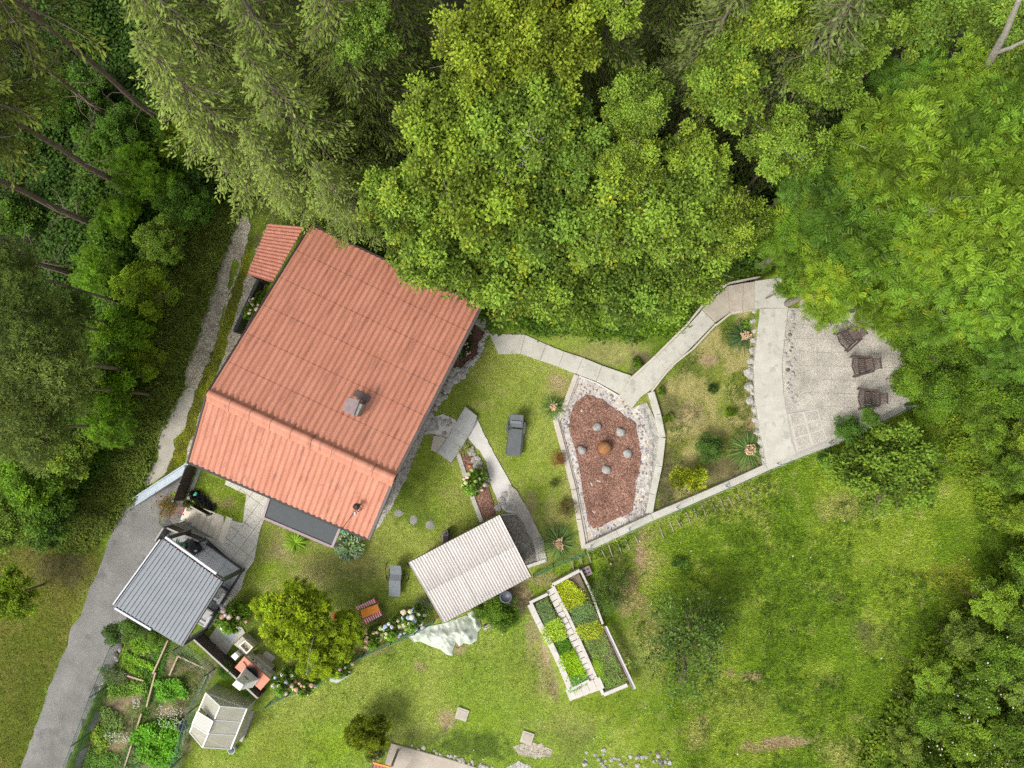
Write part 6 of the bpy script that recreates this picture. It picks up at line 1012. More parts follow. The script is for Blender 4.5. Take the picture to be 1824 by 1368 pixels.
timber('long timber edge across the vegetable plot, upper half', (300, 1140), (273, 1200)); timber('long timber edge across the vegetable plot, middle', (278, 1197), (262, 1258)); timber('long timber edge across the vegetable plot, lower end', (253, 1270), (222, 1368)); timber('timber edge on the pavilion side of the bare soil bed', (318, 1168), (372, 1193)); timber('timber edge on the path side of the bare soil bed', (318, 1168), (303, 1202)); timber('timber edge on the greenhouse side of the bare soil bed', (373, 1194), (350, 1245)); timber('short curved timber edge among the herbs', (228, 1203), (257, 1212)); timber('thin timber strip beside the wire fence of the plot', (330, 1300), (322, 1350))
sb = thing('stone_edging', 'rough pale stones between the road and the vegetable plot', 'stones', G(170, 1270)); q = random.Random(3)
for i in range(46): t = i/46; x = 218-t*82+q.uniform(-3, 3)-8*math.sin(t*3); y = 1150+t*222; rock(sb, x, y, -.9, q.uniform(3, 6)/39, 800+i, 'rock' if i % 3 else 'rock_dark', .9)
# ------------------------------------------------------------ shed
sh = thing('shed', 'shed with a pale corrugated lean-to roof beside the raised beds', 'shed', U(840, 1015, 0)); zs = 2.2
SA, SB, SC, SD_ = U(728, 1002, zs), U(890, 917, zs+.25), U(946, 1027, zs+.25), U(790, 1110, zs)
corrugated('roof_sheet', SD_, SA, SB, SC, 1, 5, 1, 0, MATS['shed_roof'], sh) if False else None
def shedroof():
    a, b, c, d = SA, SD_, SC, SB; n = (b-a).cross(d-a).normalized(); n = n if n.z > 0 else -n; K = 5     # a-b one side, waves run along it
    for i in range(K):
        for j in range(2):
            V = []; F = []; wv = 7; sg = 6; m = wv*sg
            for q in range(m+1):
                s = (i+q/m)/K+(.004 if False else 0); h = .022*math.cos(2*math.pi*q/sg)
                p0 = a.lerp(d, s).lerp(b.lerp(c, s), j*.5-(.02 if j else 0))+n*(h+.006*(i % 2)+(.014 if j == 0 else 0)); p1 = a.lerp(d, s).lerp(b.lerp(c, s), (j+1)*.5)+n*(h+.006*(i % 2)+.012)
                V += [p0, p1, p1-n*.012]
            F = [(3*q, 3*q+1, 3*q+4, 3*q+3) for q in range(m)]+[(3*q+1, 3*q+2, 3*q+5, 3*q+4) for q in range(m)]
            o = mesh('roof_sheet', V, F, MATS['shed_roof'], sh); [setattr(p, 'use_smooth', True) for p in o.data.polygons]
            if sum(p.normal.z for p in o.data.polygons) < 0: o.data.flip_normals()
    sc = MB()
    for i in range(14):
        for t in (.06, .5, .94):
            p = a.lerp(d, (i+.5)/14).lerp(b.lerp(c, (i+.5)/14), t); sc.box(p+n*.03, (.03, .03, .02))
    o = sc.build('screw_heads', MATS['galv'], sh); o['kind'] = 'stuff'
shedroof()
for a, b in ((SA, SB), (SB, SC), (SC, SD_), (SD_, SA)): MB().bar(a-Vector((0, 0, .09)), b-Vector((0, 0, .09)), .05, .12).build('edge_board', MATS['slat_brown'], sh)
sc_ = (SA+SB+SC+SD_)/4; wp_ = [sc_+(p-sc_)*.86 for p in (SA, SB, SC, SD_)]
for i in range(4):
    a, b = wp_[i-1], wp_[i]; zb0 = -.6; n = max(4, int((b-a).length/.28))
    for k in range(n): p, q_ = a.lerp(b, k/n+.002), a.lerp(b, (k+1)/n-.002); nn = Vector((b.y-a.y, a.x-b.x, 0)).normalized()*.02; MB().add([(p.x-nn.x, p.y-nn.y, zb0), (q_.x-nn.x, q_.y-nn.y, zb0), (q_.x-nn.x, q_.y-nn.y, 2.08), (p.x-nn.x, p.y-nn.y, 2.08), (p.x+nn.x, p.y+nn.y, zb0), (q_.x+nn.x, q_.y+nn.y, zb0), (q_.x+nn.x, q_.y+nn.y, 2.08), (p.x+nn.x, p.y+nn.y, 2.08)], [(0, 1, 2, 3), (7, 6, 5, 4), (0, 4, 5, 1), (2, 6, 7, 3), (1, 5, 6, 2), (3, 7, 4, 0)]).build('plank', MATS['old_timber'], sh)
# small props by the shed
t = thing('water_barrel', 'dark grey water barrel under the lower shed eave', 'barrel', G(902, 1055)); b = G(902, 1055); MB().lathe(b, [(.27, 0), (.31, .3), (.31, .6), (.27, .85), (.22, .86), (.20, .80)], 20).build('body', MATS['barrel'], t, True); MB().tube([(b.x, b.y, b.z+.7), (b.x+.15, b.y-.35, b.z+.62)], .04, 6).build('spout', MATS['barrel'], t); p = G(899, 1071, .2)
o = MB().lathe((b.x-.02, b.y-.42, b.z), [(.09, 0), (.10, .25), (.06, .3)], 12).build('watering_can', MATS['black'], None); tag(o, 'small black can in front of the water barrel', 'can')
t = thing('garden_bench', 'weathered narrow plank bench beside the garden shrub', 'bench', G(876, 1112)); 
for k in (0, 1): a, b = U(862+k*3, 1119-k*4+2, -.05), U(891+k*3, 1103-k*4+2, -.05); MB().bar(a, b, .08, .04).build('plank', MATS['cream_block'], t)
for x, y in ((865, 1117), (890, 1103)): p = U(x, y, -.3); MB().box((p.x, p.y, -.32), (.08, .2, .45), R(30)).build('leg', MATS['old_timber'], t)
t = thing('garden_stand', 'narrow dark brown stand with a pale base at the upper shed eave', 'stand', U(795, 958, 0)); b = U(795, 958, 0)
MB().ball((b.x, b.y, .03), (.20, .36, .05), 2, .08, 2).build('base', MATS['mauve_frame'], t); MB().prism(UP([(789, 975), (799, 975), (799, 945), (796, 943), (789, 950)], .45), .08, .45, .01).build('body', MATS['slat_brown'], t); MB().tube(UP([(790, 951), (797, 944), (798, 953), (791, 953)], .48), .012, 5).build('rim', MATS['white_metal'], t)
o = MB().ball(U(777, 1101, .35), (.06, .06, .06), 2, .2, 1).build('rose_bloom', MATS['pink']); tag(o, 'single bright pink bloom beside the lowest shed corner', 'flower')
# plastic film
def film(name, label, poly, z, seed, h=.5):
    t = thing(name, label, 'plastic sheet', G(*poly[0])); W = [G(a, b, .04) for a, b in poly]; pts = [Vector((w.x, w.y)) for w in W]; n = len(pts); x0, x1 = min(p.x for p in pts), max(p.x for p in pts); y0, y1 = min(p.y for p in pts), max(p.y for p in pts)
    ax, ay = np.meshgrid(np.arange(x0, x1, .055), np.arange(y0, y1, .055)); k = inpoly(ax, ay, pts) & (distpoly(ax, ay, pts) > .03); v, e, f, _, _, _ = delaunay_2d_cdt(pts+[Vector((float(a), float(b))) for a, b in zip(ax[k], ay[k])], [(i, (i+1) % n) for i in range(n)], [], 1, 1e-5)
    xs = np.array([p.x for p in v]); ys = np.array([p.y for p in v]); d = distpoly(xs, ys, pts); fo = np.abs(fbm(xs+ys*.4, ys-xs*.3, 2.2, seed, 3)-.5)*2; fo2 = np.abs(fbm(xs*2.2-ys, ys*.7+xs, 2.0, seed+4, 3)-.5)*2
    zs = TZ(xs, ys)+.05+np.clip(d/.5, 0, 1)*h+(.20*(1-fo)**6+.07*(1-fo2)**4)*np.clip(d/.15, .2, 1)*.55
    o = mesh('film', [(a, b, c) for a, b, c in zip(xs, ys, zs)], [tuple(q) for q in f], MATS['film'], t, smooth=True); 
    if sum(p.normal.z for p in o.data.polygons) < 0: o.data.flip_normals()
    return t
ft = film('plastic_sheet', 'crumpled translucent plastic sheet lying below the shed eave', [(726, 1133), (745, 1122), (752, 1118), (790, 1110), (830, 1096), (845, 1100), (852, 1118), (850, 1140), (838, 1148), (826, 1145), (818, 1151), (812, 1143), (806, 1160), (806, 1168), (796, 1166), (784, 1156), (770, 1152), (748, 1142), (738, 1144)], 0, 4, .35)
film('plastic_sheet', 'smaller brownish folded plastic sheet next to the shed corner plants', [(832, 1092), (842, 1088), (852, 1096), (858, 1118), (850, 1126), (842, 1122), (838, 1108)], 0, 9, .3)
MB().prism(UP([(772, 1116), (806, 1112), (812, 1132), (768, 1140)], -.28), -.6, -.28, .01).build('frame_board', MATS['tarp_stone'], ft)
# greenhouse
ghz = .95; gb_ = -.45
E = [U(367, 1234, ghz), U(440, 1262, ghz), U(411, 1334, ghz), U(338, 1304, ghz)]; Rg = [U(392, 1258, ghz+.62), U(361, 1331, ghz+.62)]
Bb = [Vector((p.x, p.y, gb_)) for p in E]; gh_ = thing('greenhouse', 'small white framed greenhouse with milky panes and an open roof vent', 'greenhouse', (sum(p.x for p in E)/4, sum(p.y for p in E)/4, gb_))
def fb(a, b, w=.045): MB().bar(a, b, w, w).build('frame_bar', MATS['alu'], gh_)
def pane(a, b, c, d=None, mat='poly', name='pane'): 
    q = [a, b, c]+([d] if d else []); m = sum(q, Vector())/len(q); q = [m+(p-m)*.97 for p in q]; n = (q[1]-q[0]).cross(q[2]-q[0]).normalized()*.008; k = len(q); MB().add([p+n for p in q]+[p-n for p in q], [tuple(range(k)), tuple(range(k, 2*k))[::-1]]+[(i, k+i, k+(i+1) % k, (i+1) % k) for i in range(k)]).build(name, MATS[mat], gh_)
for a, b in ((E[0], E[1]), (E[1], E[2]), (E[2], E[3]), (E[3], E[0]), (Rg[0], Rg[1]), (E[0], Rg[0]), (E[1], Rg[0]), (E[2], Rg[1]), (E[3], Rg[1])): fb(a, b)
for i in range(4): fb(Bb[i], E[i]); fb(Bb[i], Bb[(i+1) % 4])
for k in (1, 2): fb(E[1].lerp(E[2], k/3), Rg[0].lerp(Rg[1], k/3), .035); fb(E[0].lerp(E[3], k/3), Rg[0].lerp(Rg[1], k/3), .035); fb(Bb[1].lerp(Bb[2], k/3), E[1].lerp(E[2], k/3), .03)
for k in range(3):
    L = lambda a, b, s: a.lerp(b, s); pane(L(E[1], E[2], k/3), L(E[1], E[2], (k+1)/3), L(Rg[0], Rg[1], (k+1)/3), L(Rg[0], Rg[1], k/3)); pane(L(Bb[1], Bb[2], k/3), L(Bb[1], Bb[2], (k+1)/3), L(E[1], E[2], (k+1)/3), L(E[1], E[2], k/3)); pane(L(Bb[0], Bb[3], k/3), L(Bb[0], Bb[3], (k+1)/3), L(E[0], E[3], (k+1)/3), L(E[0], E[3], k/3))
    if k != 1: pane(L(E[0], E[3], k/3), L(E[0], E[3], (k+1)/3), L(Rg[0], Rg[1], (k+1)/3), L(Rg[0], Rg[1], k/3))
v0, v1 = Rg[0].lerp(Rg[1], .34), Rg[0].lerp(Rg[1], .66); up = Vector((0, 0, .1)); w0, w1 = E[0].lerp(E[3], .34).lerp(v0, .15)+Vector((-.05, 0, .35)), E[0].lerp(E[3], .66).lerp(v1, .15)+Vector((-.05, 0, .35)); pane(v0+up, v1+up, w1, w0, 'poly_open', 'roof_vent'); [MB().bar(a, b, .035, .035).build('vent_frame', MATS['alu'], gh_) for a, b in ((v0+up, v1+up), (v1+up, w1), (w1, w0), (w0, v0+up))]
pane(E[0], E[1], Rg[0]); pane(E[2], E[3], Rg[1]); pane(Bb[0], Bb[1], E[1], E[0]); pane(Bb[3], Bb[2], E[2], E[3]); MB().prism(Bb, gb_-.3, gb_+.03).build('floor', MATS['soil'], gh_)
EXCL_G = [(p.x, p.y) for p in Bb]
a, b = U(460, 1243, -.3), U(430, 1319, -.3); o = MB().bar(a, b, .14, .2).build('timber_edging', MATS['cap_stone']); tag(o, 'pale weathered beam on the lawn side of the greenhouse', 'edging')
for (x, y, lb, r, m) in ((417, 1331, 'grey bucket at the lower corner of the greenhouse', .17, 'galv'), (330, 1291, 'dark grey bucket among the plants beside the greenhouse', .19, 'barrel')): b = G(x, y) if m == 'galv' else U(x, y, -.4); b.z -= .1; o = MB().lathe(b, [(r*.8, 0), (r, .4), (r*.85, .4), (r*.65, .15)], 16).build('bucket', MATS[m], smooth=True); tag(o, lb, 'bucket')
# ------------------------------------------------------------ barbecue corner
bl = thing('concrete_plate', 'large pale concrete plate beside the dark slatted fence', 'paving', U(400, 1135)); prismpx([(372, 1136), (391, 1108), (431, 1117), (437, 1127), (414, 1149), (402, 1168), (377, 1144)], .06, -.2, 'concrete', 'plate', bl); prismpx([(394, 1129), (405, 1118), (430, 1121), (408, 1146)], .075, .04, 'slab_blue', 'inset', bl); EXCL.append([(p.x, p.y) for p in UP([(372, 1136), (391, 1108), (431, 1117), (437, 1127), (452, 1151), (480, 1185), (486, 1195), (455, 1230), (402, 1168)], .06)])
t = thing('garden_sink', 'cream stone garden sink on a block plinth', 'sink', U(436, 1150)); prismpx([(416, 1148), (432, 1133), (452, 1152), (439, 1166)], .55, 0, 'cream_block', 'plinth', t, .02)
rim_ = [(425, 1150), (436.5, 1140), (451, 1153), (439.5, 1165)]; o4 = [Vector(p) for p in rim_]; c4 = sum(o4, Vector((0, 0)))/4; i4 = [c4+(p-c4)*.76 for p in o4]; mb = MB()
for i in range(4): mb.prism([U(*o4[i-1], .72), U(*o4[i], .72), U(*i4[i], .72), U(*i4[i-1], .72)], .5, .72)
mb.build('rim', MATS['sink'], t); MB().prism([U(*p, .6) for p in i4], .5, .58).build('basin', MATS['sink_in'], t); MB().ball(U(438, 1153, .6), .04, 1, .1, 1).build('plug', MATS['white_metal'], t)
t = thing('white_block', 'white topped block with grey slab beside the sink', 'block', U(421, 1168)); prismpx([(419, 1162), (425.5, 1169), (419, 1177), (411, 1169)], .75, 0, 'bbq_white', 'block', t); prismpx([(420, 1161), (430, 1154), (436, 1161), (427, 1169)], .5, 0, 'slate', 'slab', t)
t = thing('barbecue', 'masonry barbecue with red counter, white hood and chimney', 'barbecue', U(450, 1195)); zc_ = .85
prismpx([(435, 1169), (481.5, 1210), (464, 1230), (418, 1189)], zc_, zc_-.09, 'bbq_red', 'counter', t, .015); ps = [Vector(p) for p in [(435, 1169), (481, 1210), (464, 1230), (418, 1189)]]; c0 = sum(ps, Vector((0, 0)))/4; MB().prism([U(*(c0+(p-c0)*.9), zc_) for p in ps], -.4, zc_-.09).build('base', MATS['bbq_white'], t)
hb0 = UP([(437, 1189), (461, 1210), (449, 1225), (424, 1206)], 1.0); ht = UP([(424, 1211), (435, 1219), (428, 1229), (415, 1220)], 1.75)
bk = [Vector((p.x, p.y, zc_)) for p in hb0]
MB().add(hb0+ht, [(0, 1, 5, 4), (1, 2, 6, 5), (2, 3, 7, 6), (3, 0, 4, 7), (4, 5, 6, 7)]).build('hood', MATS['bbq_white'], t)
for i, j in ((1, 2), (2, 3), (3, 0)): MB().prism([bk[i], bk[j], bk[j].lerp(sum(bk, Vector())/4, .2), bk[i].lerp(sum(bk, Vector())/4, .2)], zc_, 1.02).build('side', MATS['bbq_white'], t)
cs = UP([(421, 1211), (434, 1220), (427, 1231), (413, 1220)], 2.1); MB().prism(cs, 1.6, 2.1, .02).build('chimney_cap', MATS['bbq_white'], t)
q0 = hb0[0].lerp(hb0[1], .12); q1 = hb0[0].lerp(hb0[1], .88); nrm = Vector((.16, .22, 0)); MB().add([q0+nrm*.15+Vector((0, 0, .02)), q0.lerp(q1, .25)+nrm*.7+Vector((0, 0, -.02)), q0.lerp(q1, .5)+nrm*.95+Vector((0, 0, -.03)), q0.lerp(q1, .75)+nrm*.7+Vector((0, 0, -.02)), q1+nrm*.15+Vector((0, 0, .02)), q1-nrm*.5+Vector((0, 0, -.1)), q0-nrm*.5+Vector((0, 0, -.1))], [(0, 1, 2, 3, 4, 5, 6)]).build('fire_opening', MATS['black'], t)
m1 = hb0[0].lerp(ht[0], .55).lerp(hb0[1].lerp(ht[1], .55), .3); m2 = m1.lerp(hb0[1].lerp(ht[1], .55), .6); MB().bar(m1+Vector((0, 0, .02)), m2+Vector((0, 0, .02)), .1, .03).build('damper', MATS['slate'], t)
for i in range(7): s = i/6; MB().bar(q0.lerp(q1, s)+nrm*.5+Vector((0, 0, .0)), q0.lerp(q1, s)+nrm*1.6+Vector((0, 0, -.05)), .015, .015).build('grill_bar', MATS['dark_trim'], t)
p = U(437, 1183, zc_+.03); MB().tube([p+Vector((-.1, .1, 0)), p, p+Vector((.05, -.1, 0)), p+Vector((.2, -.15, .05))], .015, 5).build('tap', MATS['dark_trim'], t)
t = thing('stone_bench', 'grey stone bench with a pale tray of pots behind the barbecue', 'bench', U(468, 1185)); prismpx([(455, 1168), (485, 1191), (478, 1201), (448, 1179)], .42, 0, 'cream_block', 'seat', t); prismpx([(452, 1173), (476, 1193), (471, 1199), (447, 1180)], .47, .43, 'white_board', 'tray', t)
for i, (x, y) in enumerate([(455, 1181), (461, 1188), (467, 1192), (450, 1176)]): pp_ = U(x, y, .5); o = MB().lathe((pp_.x, pp_.y, .471), [(.05, 0), (.07, .1), (.05, .1)], 8).build('pot', MATS['dark_trim']); tag(o, '%s tiny dark pot on the pale tray, counted from the sink' % ORD[(1, 2, 3, 0)[i]], 'pot', 'pots on the tray')
t = thing('paving_slab', 'single beige slab lying in the lawn behind the barbecue', 'paving', U(477, 1172)); prismpx([(474, 1159), (491, 1171), (479, 1186), (462, 1172)], .04, -.1, 'cream_block', 'slab', t)
rk = thing('rock_pile', 'small pale rocks between sink and barbecue', 'stones', U(447, 1170)); q = random.Random(2)
for i in range(26): rock(rk, 432+i*.9+q.uniform(-6, 8), 1160+i*.6+q.uniform(-5, 8), .05, q.uniform(2, 4)/39, 900+i, 'rock', .8)
f = slat_fence('slat_fence', 'long dark brown slatted fence from the pavilion to the barbecue', U(362, 1128, 0), U(472, 1229, 0), .85, 5, 5)
# ------------------------------------------------------------ loungers
def local(t, ang):                       # frame of a piece of furniture: +y towards the head end
    M_ = Matrix.Rotation(ang, 3, 'Z'); o = ORG[t.name]; return lambda x, y, z: o+M_ @ Vector((x, y, z))
t = thing('sun_lounger', 'dark grey sun lounger with raised back and head pillow', 'sun lounger', U(918, 775)); L = local(t, R(-5))
def cushion(name, L, x, y0, y1, z0, z1, th, mat, par, n=1):
    for k in range(n):
        a = (k+.01)/n; b = (k+.99)/n; ya, yb = y0+(y1-y0)*a, y0+(y1-y0)*b; za, zb_ = z0+(z1-z0)*a, z0+(z1-z0)*b; c = .02
        V = [L(-x, ya, za-th), L(x, ya, za-th), L(x, yb, zb_-th), L(-x, yb, zb_-th), L(-x, ya, za-c), L(x, ya, za-c), L(x, yb, zb_-c), L(-x, yb, zb_-c), L(-x+c, ya+c, za), L(x-c, ya+c, za), L(x-c, yb-c, zb_), L(-x+c, yb-c, zb_)]
        MB().add(V, [(3, 2, 1, 0), (0, 1, 5, 4), (1, 2, 6, 5), (2, 3, 7, 6), (3, 0, 4, 7), (4, 5, 9, 8), (5, 6, 10, 9), (6, 7, 11, 10), (7, 4, 8, 11), (8, 9, 10, 11)]).build(name, mat, par)
cushion('leg_rest', L, .30, -.92, .30, .36, .34, .05, MATS['lounger_grey'], t); cushion('backrest', L, .30, .34, .92, .36, .72, .05, MATS['lounger_grey'], t); cushion('pillow', L, .24, .50, .64, .51, .60, .05, MATS['lounger_light'], t)
for s in (-1, 1):
    MB().bar(L(s*.33, -.90, .30), L(s*.33, .72, .30), .035, .05).build('side_rail', MATS['anthracite'], t); MB().bar(L(s*.38, .10, .52), L(s*.38, .60, .56), .07, .03).build('armrest', MATS['anthracite'], t)
    for y in (-.75, .55): MB().bar(L(s*.33, y, 0), L(s*.33, y, .32), .04, .04).build('leg', MATS['anthracite'], t)
    MB().bar(L(s*.38, .12, .02), L(s*.38, .5, .54), .03, .03).build('arm_support', MATS['anthracite'], t)
for s in (1,): w = L(.40, .52, .12); MB().tube([w-Vector((.03, 0, 0)), w+Vector((.03, 0, 0))], .12, 14).build('wheel', MATS['black'], t)
t = thing('rocking_lounger', 'slate grey rocking lounger on a round tube base near the shed', 'sun lounger', U(707, 1030)); L = local(t, R(-4)); pr = [(-.72, .30), (-.3, .40), (.0, .50), (.25, .40), (.45, .48), (.72, .80)]
V = []; 
for y, z in pr: V += [L(-.25, y, z), L(.25, y, z), L(-.25, y, z-.025), L(.25, y, z-.025)]
F = []
for i in range(5): k = 4*i; F += [(k, k+1, k+5, k+4), (k+2, k+6, k+7, k+3), (k, k+4, k+6, k+2), (k+1, k+3, k+7, k+5)]
F += [(0, 2, 3, 1), (20, 21, 23, 22)]; MB().add(V, F).build('seat', MATS['lounger_light'], t, smooth=False)
for s in (-1, 1): MB().tube([L(s*.27, .30, .32)+Vector((0, math.cos(a)*.42, .0)) + (L(s*(.10+.16*math.sin(a)), 0, 0)-L(0, 0, 0)) + Vector((0, 0, -.28+.05*math.cos(2*a))) for a in [math.pi*i/10 for i in range(11)]], .016, 6).build('rocker', MATS['black'], t)
for s in (-1, 1):
    for y, z in ((.15, .42), (-.2, .42), (.55, .58)): MB().tube([L(s*.24, y, z), L(s*.36, .22, .06)], .014, 6).build('strut', MATS['black'], t)
# ------------------------------------------------------------ wooden fan chairs
def fan_chair(label, px, py, ang):
    t = thing('wooden_chair', label, 'garden chair', U(px, py, .8), 'dark wooden chairs on the terrace'); L = local(t, ang)      # x: front (-) to back (+)
    n = 8; prof = [(-.52, .36), (-.28, .40), (.0, .36), (.10, .42), (.42, .86)]; wid = [.54, .66, .62, .58, .42]
    for i in range(n):
        u = (i+.5)/n-.5; st_ = .18*max(0, abs(u)*2-.35); pts = []
        for (x, z), w in zip(prof, wid):
            xx = x+(st_ if x == -.52 else 0); pts.append(L(xx, u*w, z))
        mb = MB()
        for k in range(4): mb.bar(pts[k], pts[k+1], wid[k]/n*.52, .018)
        mb.build('slat', MATS['chair_brown'], t)
    for x, w, z in ((-.28, .74, .37), (.02, .64, .33), (.24, .52, .60), (.42, .46, .84)): MB().bar(L(x, -w/2, z), L(x, w/2, z), .05, .04).build('cross_bar', MATS['chair_brown'], t)
    for s in (-1, 1):
        MB().bar(L(-.62, s*.44, .58), L(.22, s*.29, .61), .075, .025).build('armrest', MATS['chair_brown'], t); MB().bar(L(-.42, s*.43, .02), L(-.42, s*.43, .58), .05, .05).build('leg', MATS['chair_brown'], t); MB().bar(L(.22, s*.30, .02), L(.22, s*.30, .60), .05, .05).build('leg', MATS['chair_brown'], t)
        MB().bar(L(-.5, s*.36, .34), L(.3, s*.28, .20), .03, .07).build('seat_rail', MATS['chair_brown'], t); MB().bar(L(-.46, s*.32, .34), L(-.54, s*.02, .33), .05, .05).build('front_rail', MATS['chair_brown'], t)
    return t
fan_chair('dark wooden chair half covered by the locust leaves', 1509, 601, R(32)); fan_chair('dark wooden chair in the middle of the terrace row', 1534, 652, R(6)); fan_chair('dark wooden chair closest to the long concrete wall', 1545, 711, R(1))
# ------------------------------------------------------------ picnic set with striped seats
def quadbox(name, q, z, th, mat, par): return MB().prism(UP(q, z), z-th, z, .008).build(name, MATS[mat], par)
def striped(label, q, z, n):
    t = thing('striped_bench', label, 'bench', U(*q[0], 0), 'striped benches'); a, b, c, d = [Vector(p) for p in q]
    for i in range(n): s0, s1 = i/n, (i+1)/n; quadbox('stripe', [tuple(a.lerp(b, s0)), tuple(a.lerp(b, s1)), tuple(d.lerp(c, s1)), tuple(d.lerp(c, s0))], z+.001*(i % 2), .05, 'stripe_red' if i % 2 == 0 else 'stripe_white', t)
    for p in (a.lerp(c, .12), b.lerp(d, .12), c.lerp(a, .12), d.lerp(b, .12)): w = U(p.x, p.y, z); MB().box((w.x, w.y, (z-.05)/2), (.04, .04, z-.05)).build('leg', MATS['white_metal'], t)
striped('red and white striped bench on the upper side of the orange table', [(632, 1082), (667, 1066), (671, 1073.5), (636, 1087)], .42, 19); striped('red and white striped bench on the lower side of the orange table', [(646, 1104), (678, 1088), (681.5, 1095.5), (650, 1112)], .42, 17)
t = thing('orange_table', 'small orange table between two striped benches', 'table', U(660, 1090)); quadbox('table_top', [(642, 1087), (672, 1076), (677, 1089), (646, 1102)], .6, .04, 'orange_top', t)
for x, y in ((647, 1088), (670, 1079), (673, 1088), (648, 1099)): w = U(x, y, .5); MB().box((w.x, w.y, .28), (.04, .04, .56)).build('leg', MATS['white_metal'], t)
p = U(600, 1098, .0); o = MB().lathe(p, [(.17, 0), (.13, .05), (.09, .2), (.03, .42)], 14).build('red_cone', MATS['red']); tag(o, 'red cone shaped toy on the lawn under the yellow green tree', 'toy')
# bits near the entrance
t = thing('potted_palm', 'potted palm beside the board screen of the pavilion', 'potted plant', U(326, 972, .08)); b = U(328, 972, .1); MB().lathe((b.x, b.y, .09), [(.15, 0), (.2, .38), (.16, .38), (.1, .3)], 14).build('pot', MATS['tarp_stone'], t)
q = np.random.default_rng(6); n = 90; a = q.uniform(0, 6.28, n); C = np.tile(np.array([[b.x, b.y, .75]]), (n, 1))+np.stack([np.cos(a), np.sin(a), 0*a], 1)*q.uniform(0, .22, (n, 1)); V, T = leaves(C, np.stack([np.cos(a), np.sin(a), q.uniform(-.4, .6, n)], 1), np.array([0, 0, 1])+q.normal(0, .4, (n, 3)), .3, .05); o = npmesh('foliage', V, T, MATS['leaf'], t, attrs={'v': ('FLOAT', 'FACE', np.repeat(q.random(n), 2)), 'y': ('FLOAT', 'FACE', np.zeros(2*n))}); o.color = (.04, .14, .07, 1)
def armchair(label, px, py, ang, mat='anthracite', cush=True):
    t = thing('lounge_chair', label, 'chair', U(px, py, .09), 'lounge chairs under the pavilion'); L = local(t, ang)
    MB().bar(L(-.32, 0, .22), L(.32, 0, .22), .6, .06).build('seat_frame', MATS[mat], t)
    for s in (-1, 1):
        MB().bar(L(-.3, s*.34, .5), L(.36, s*.34, .5), .06, .04).build('armrest', MATS[mat], t)
        for x in (-.28, .3): MB().bar(L(x, s*.34, 0), L(x, s*.34, .5), .04, .04).build('leg', MATS[mat], t)
    MB().bar(L(.36, -.3, .45), L(.36, .3, .45), .04, .4).build('backrest', MATS[mat], t)
    if cush: cushion('seat_cushion', lambda x, y, z: L(y, x, z), .28, -.3, .28, .36, .36, .1, MATS['seat_cush'], t); cushion('back_cushion', lambda x, y, z: L(y, x, z), .27, .24, .36, .74, .74, .4, MATS['cushion'], t)
armchair('lounge chair with pale cushion nearer the house under the pavilion edge', 396, 1053, R(-30)); armchair('lounge chair with pale cushion nearer the slatted fence', 373, 1092, R(-30)); armchair('black chair without cushion beside the potted palm', 347, 974, R(35), 'black', False)
t = thing('side_table', 'small black stand with a white cup beside the potted palm', 'table', U(352, 982, .09)); p = U(350, 981, .5); MB().box((p.x, p.y, .48), (.3, .26, .03), R(30)).build('table_top', MATS['black'], t); MB().box((p.x, p.y, .27), (.06, .06, .38)).build('leg', MATS['black'], t); o = MB().lathe((p.x, p.y, .496), [(.05, 0), (.06, .08), (.04, .08)], 10).build('cup', MATS['white_metal']); tag(o, 'white cup on the small black stand', 'cup')
o = MB().ball(U(326, 911, -1.0), (.13, .09, .05), 1, .3, 1).build('pink_flower_pot', MATS['pink']); tag(o, 'bright pink blossom lying at the lowest stair', 'flower'); o.location.z -= .03
bb = G(384, 905); dk = cover('dark_foliage', 'black leaved border plants behind the stair fence', [(342, 878), (350, 876), (365, 886), (384, 901), (380, 906), (360, 897), (345, 888)], 260, 6, .10, .05, .3, 2, (.012, .012, .012), 95, 0, .05, 0, .05, excl=False)
t = thing('garden_figure', 'turquoise watering can beside the hosta under the roof edge', 'watering can', U(613, 948)); p = U(613, 948, .3); MB().lathe((p.x, p.y, .05), [(.12, 0), (.13, .25), (.08, .28)], 12).build('body', MATS['turquoise'], t); MB().tube([(p.x, p.y, .15), (p.x+.15, p.y-.2, .34)], [.035, .02], 6).build('spout', MATS['turquoise'], t); MB().tube([(p.x-.08, p.y, .3), (p.x-.02, p.y+.03, .42), (p.x+.08, p.y, .3)], .015, 5).build('handle', MATS['turquoise'], t)
o = MB().ball(U(348, 880, .3), (.10, .08, .08), 1, .3, 1).build('turquoise_ornament', MATS['turquoise']); tag(o, 'small turquoise ornament behind the stair fence', 'ornament'); 
t = thing('stacked_slabs', 'two pale slabs leaning outside the wire fence under the yellow green tree', 'slab', G(604, 1207))
for i in range(2): MB().add([G(585+i*4, 1213-i*8, .12), G(600+i*6, 1217-i*10, .1), G(623+i*3, 1203-i*6, .2), G(597+i*6, 1198-i*4, .4)]+[G(585+i*4, 1213-i*8, .07), G(600+i*6, 1217-i*10, .05), G(623+i*3, 1203-i*6, .15), G(597+i*6, 1198-i*4, .35)], [(0, 1, 2, 3), (7, 6, 5, 4), (0, 4, 5, 1), (1, 5, 6, 2), (2, 6, 7, 3), (3, 7, 4, 0)]).build('slab', MATS['white_board'], t)
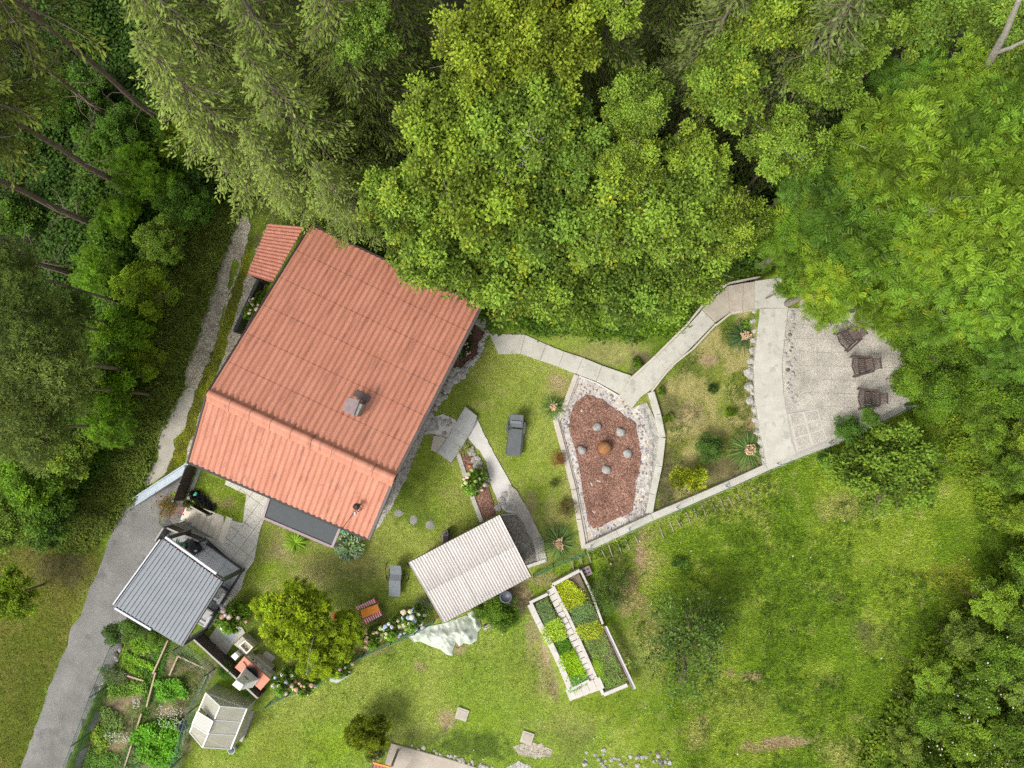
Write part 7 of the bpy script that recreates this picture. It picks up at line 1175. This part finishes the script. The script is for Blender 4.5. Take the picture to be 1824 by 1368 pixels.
# ------------------------------------------------------------ green wire fences
def wire_fence(label, pts, h=1.1, sp=.09, post_every=1, dz=0):
    W = [G(a, b) for a, b in pts]; t = thing('wire_fence', label, 'fence', W[0]); mb = MB()
    for i in range(len(W)-1):
        a, b = W[i], W[i+1]; n = max(2, int((b-a).length/sp)); r = .0045
        for k in range(n): p = a.lerp(b, k/n); q = p+Vector((0, 0, h)); mb.add([p+Vector((-r, 0, 0)), p+Vector((r, 0, 0)), p+Vector((0, r*1.6, 0)), q+Vector((-r, 0, 0)), q+Vector((r, 0, 0)), q+Vector((0, r*1.6, 0))], [(0, 1, 4, 3), (1, 2, 5, 4), (2, 0, 3, 5)])
        for k in range(7): z = .05+k*(h-.06)/6; mb.bar(a+Vector((0, 0, z)), b+Vector((0, 0, z)), .010, .010)
        MB().bar(a+Vector((0, 0, h)), b+Vector((0, 0, h)), .02, .02).build('top_rail', MATS['wire_green'], t)
    o = mb.build('wire_mesh', MATS['wire_green'], t); o['kind'] = 'stuff'
    for p in W[::post_every]: MB().tube([p-Vector((0, 0, .1)), p+Vector((0, 0, h+.05))], .025, 6).build('post', MATS['wire_green'], t)
wire_fence('green wire fence between the road and the vegetable plot', [(224, 1138), (189, 1224), (158, 1307), (128, 1385)], 1.2)
wire_fence('green wire fence between the vegetable plot and the greenhouse', [(328, 1146), (383, 1190), (352, 1256), (322, 1350), (315, 1390)], 1.0)
wire_fence('low green wire fence curving below the hydrangeas', [(482, 1250), (520, 1230), (560, 1217), (600, 1195), (650, 1162), (700, 1140), (742, 1122), (776, 1102)], .7, .08)
wire_fence('green wire fence between shed and the long concrete wall', [(950, 1022), (985, 1004), (1042, 982)], .8)
# cable over the tree
t = thing('cable', 'thin pale cable crossing above the yellow green tree', 'cable', (0, 0, 0)); a, b = U(602, 1022, 1.6), U(545, 1200, 2.6); mid = [a.lerp(b, k/12)+Vector((0, 0, 3.1+.0*k-1.2*(1-(k/6-1)**2)*.3)) for k in range(13)]
a, b = U(603, 1018, .05), U(546, 1200, 3.6); ORG[t.name] = Vector((0, 0, 0)); MB().tube([a.lerp(b, k/12)+Vector((0, 0, .9*math.sin(math.pi*k/12))) for k in range(13)], .007, 4).build('wire', MATS['galv'], t)
for p in (a, b): MB().tube([(p.x, p.y, -.1), p+Vector((0, 0, .05))], .02, 6).build('pole', MATS['galv'], t)
